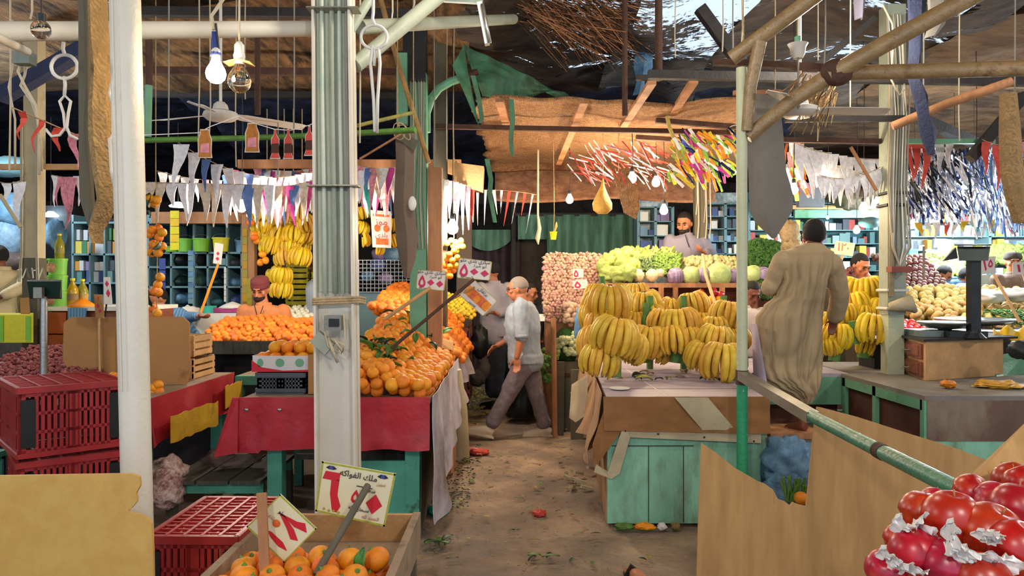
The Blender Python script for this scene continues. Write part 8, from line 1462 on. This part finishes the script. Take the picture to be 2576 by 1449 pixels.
# ================================================================ ground litter
rr = random.Random(19)
LT = [LEAF, LEAF_D, LEAF_K]
for i in range(150):
    Y = rr.uniform(4.2, 9.8); x = rr.uniform(-.42, .56)+.03*(Y-5)
    if rr.random() < .3: x = rr.choice((-.42+rr.random()*.12, .5-rr.random()*.12))
    if Y < 4.9: x = rr.uniform(-.6, 1.0)
    inst(LT[i % 3 if rr.random() < .6 else 1], 'fallen_leaf', (x, Y, .025+rr.random()*.008), (rr.uniform(-.12, .12), rr.uniform(-.12, .12), rr.uniform(0, 6.3)), (rr.uniform(.25, .75), rr.uniform(.25, .7), .2), 'small fallen leaf scrap on the trodden aisle floor', 'leaf', 'leaf scraps on the aisle floor')
b = MB()
for i in range(700): x, y = rr.uniform(-.5, .7), rr.uniform(4.1, 10); b.ball((x, y, .014), (rr.uniform(.004, .014), .004, .003), 5, 3, Matrix.Rotation(rr.random()*6, 3, 'Z'))
b.build('floor_litter', [M['leaf_dry']], label='fine pale scraps scattered over the aisle floor', cat='litter', kind='stuff')
for px, py, n, s_, lb in ((1105, 1385, 7, 1.0, 'clump of wilted dark leaves nearest the fruit tray'), (1362, 1418, 4, .9, 'fresh green leaf pair at the lower edge of the aisle')):
    Y = 3040/(py-715); root = thing('leaf_clump', lb, 'leaves', (P(px, py, Y).x, Y, .02))
    for i in range(n): a = i*6.28/n; inst(LEAF if i % 2 else LEAF_K, 'leaf', (.03*math.cos(a), .03*math.sin(a), .01+.006*i), (rr.uniform(-.1, .12), rr.uniform(-.2, .2), a+rr.uniform(-.5, .5)), (s_*rr.uniform(.7, 1.2), s_*rr.uniform(.6, 1.1), s_*.5), parent=root)
def litter(px, py, r, mt, lb, name='litter_scrap', cat='scrap', z=.03, seed=0): Y = 3040/(py-715); return lump(name, (P(px, 0, Y).x, Y, z), r, mt, lb, cat, seed or px, .5)
D('bag_teal', '#2f8f80', .35, var=.2, bump=.6); litter(1102, 1295, (.075, .06, .035), 'bag_teal', 'crumpled teal plastic bag on the aisle floor', 'plastic_bag', 'bag', .035); litter(1356, 1298, (.045, .04, .022), 'flag_red', 'pink torn paper scrap in the middle of the aisle', z=.02); litter(1100, 1258, (.04, .04, .03), 'flag_pink', 'purple pink scrap above the teal bag')
for i, (px, py) in enumerate(((1180, 1140), (1150, 1152), (1125, 1165), (1205, 1145))): litter(px, py, (.09, .05, .03), 'flag_pink' if i % 2 == 0 else 'flag_red', ('pale pink scrap by the pale log', 'red scrap under the hanging tarpaulin', 'pinkish scrap deepest under the tarpaulin', 'small red scrap in the aisle near the pale log')[i])
for i, (px, py) in enumerate(((1432, 1215), (1448, 1222), (1460, 1230), (1475, 1240), (1455, 1205), (1485, 1195), (1440, 1238), (1425, 1205))): Y = 3040/(py-715); MB().box((P(px, 0, Y).x, Y, .04+.01*(i % 3)), (.09, .03, .022), Matrix.Rotation(.3*i-.6, 3, 'Z') @ Matrix.Rotation(.3, 3, 'Y')).build('wood_chip', M['canvas_pale'], label='short pale split stem piece by the banana stall corner', cat='stem piece', group='split stem pieces')
for px, r_, mt, lb in ((1622, .07, 'orange_deep', 'orange red scrap at the foot of the teal panel'), (1570, .06, 'leaf', 'green scraps at the foot of the teal panel'), (1665, .03, 'paper', 'small pale scrap at the foot of the teal panel'), (1700, .03, 'leaf_dry', 'dry scrap at the foot of the teal panel')): litter(px, 1336, (r_, .03, .022), mt, lb)
b = MB()
for i in range(300): x = P(rr.uniform(1080, 1190), 0, 5.9).x; b.ball((x, rr.uniform(5.3, 7.4), .02+rr.random()*.02), (.022*rr.random()+.004, .008, .004), 5, 3, Matrix.Rotation(rr.random()*6, 3, 'Z'))
b.build('trampled_greens', M['leaf_dark'], label='trampled dark greens along the orange stall side', cat='greens', kind='stuff')
b = MB()
for i in range(420): b.ball((rr.uniform(-.6, .6), rr.uniform(9, 11.5), .02+rr.random()*.02), (.04, .02, .008), 5, 3, Matrix.Rotation(rr.random()*6, 3, 'Z'))
b.build('trampled_greens', M['leaf_dry'], label='yellow green trampled leaves behind the walking man', cat='greens', kind='stuff')
# sandalled foot tip at the lower edge
root = thing('sandal', 'tip of a dark patterned sandal with toes at the lower edge', 'sandal', (P(1585, 1440, 4.15).x, 4.13, .0)); x_ = P(1585, 0, 4.15).x
MB().tube([(x_+.02, 3.92, .02), (x_, 4.05, .02), (x_-.01, 4.15, .02)], [.04, .046, .03], 12, asp=.4, up=(1, 0, 0)).build('sole', M['black_plastic'], root, smooth=True); b = MB(); b.tube([(x_+.03, 3.9, .06), (x_+.012, 4.02, .05), (x_+.0, 4.09, .04)], [.035, .036, .03], 12)
for k in range(5): b.tube([(x_-.03+.015*k, 4.08, .042), (x_-.032+.015*k, 4.135-.008*k, .04)], [.010, .008], 8)
b.build('foot', M['skin'], root, smooth=True); MB().tube([(x_-.04, 4.03, .04), (x_-.01, 4.06, .085), (x_+.04, 4.03, .05)], .014, 8).build('strap', M['hair'], root, smooth=True)
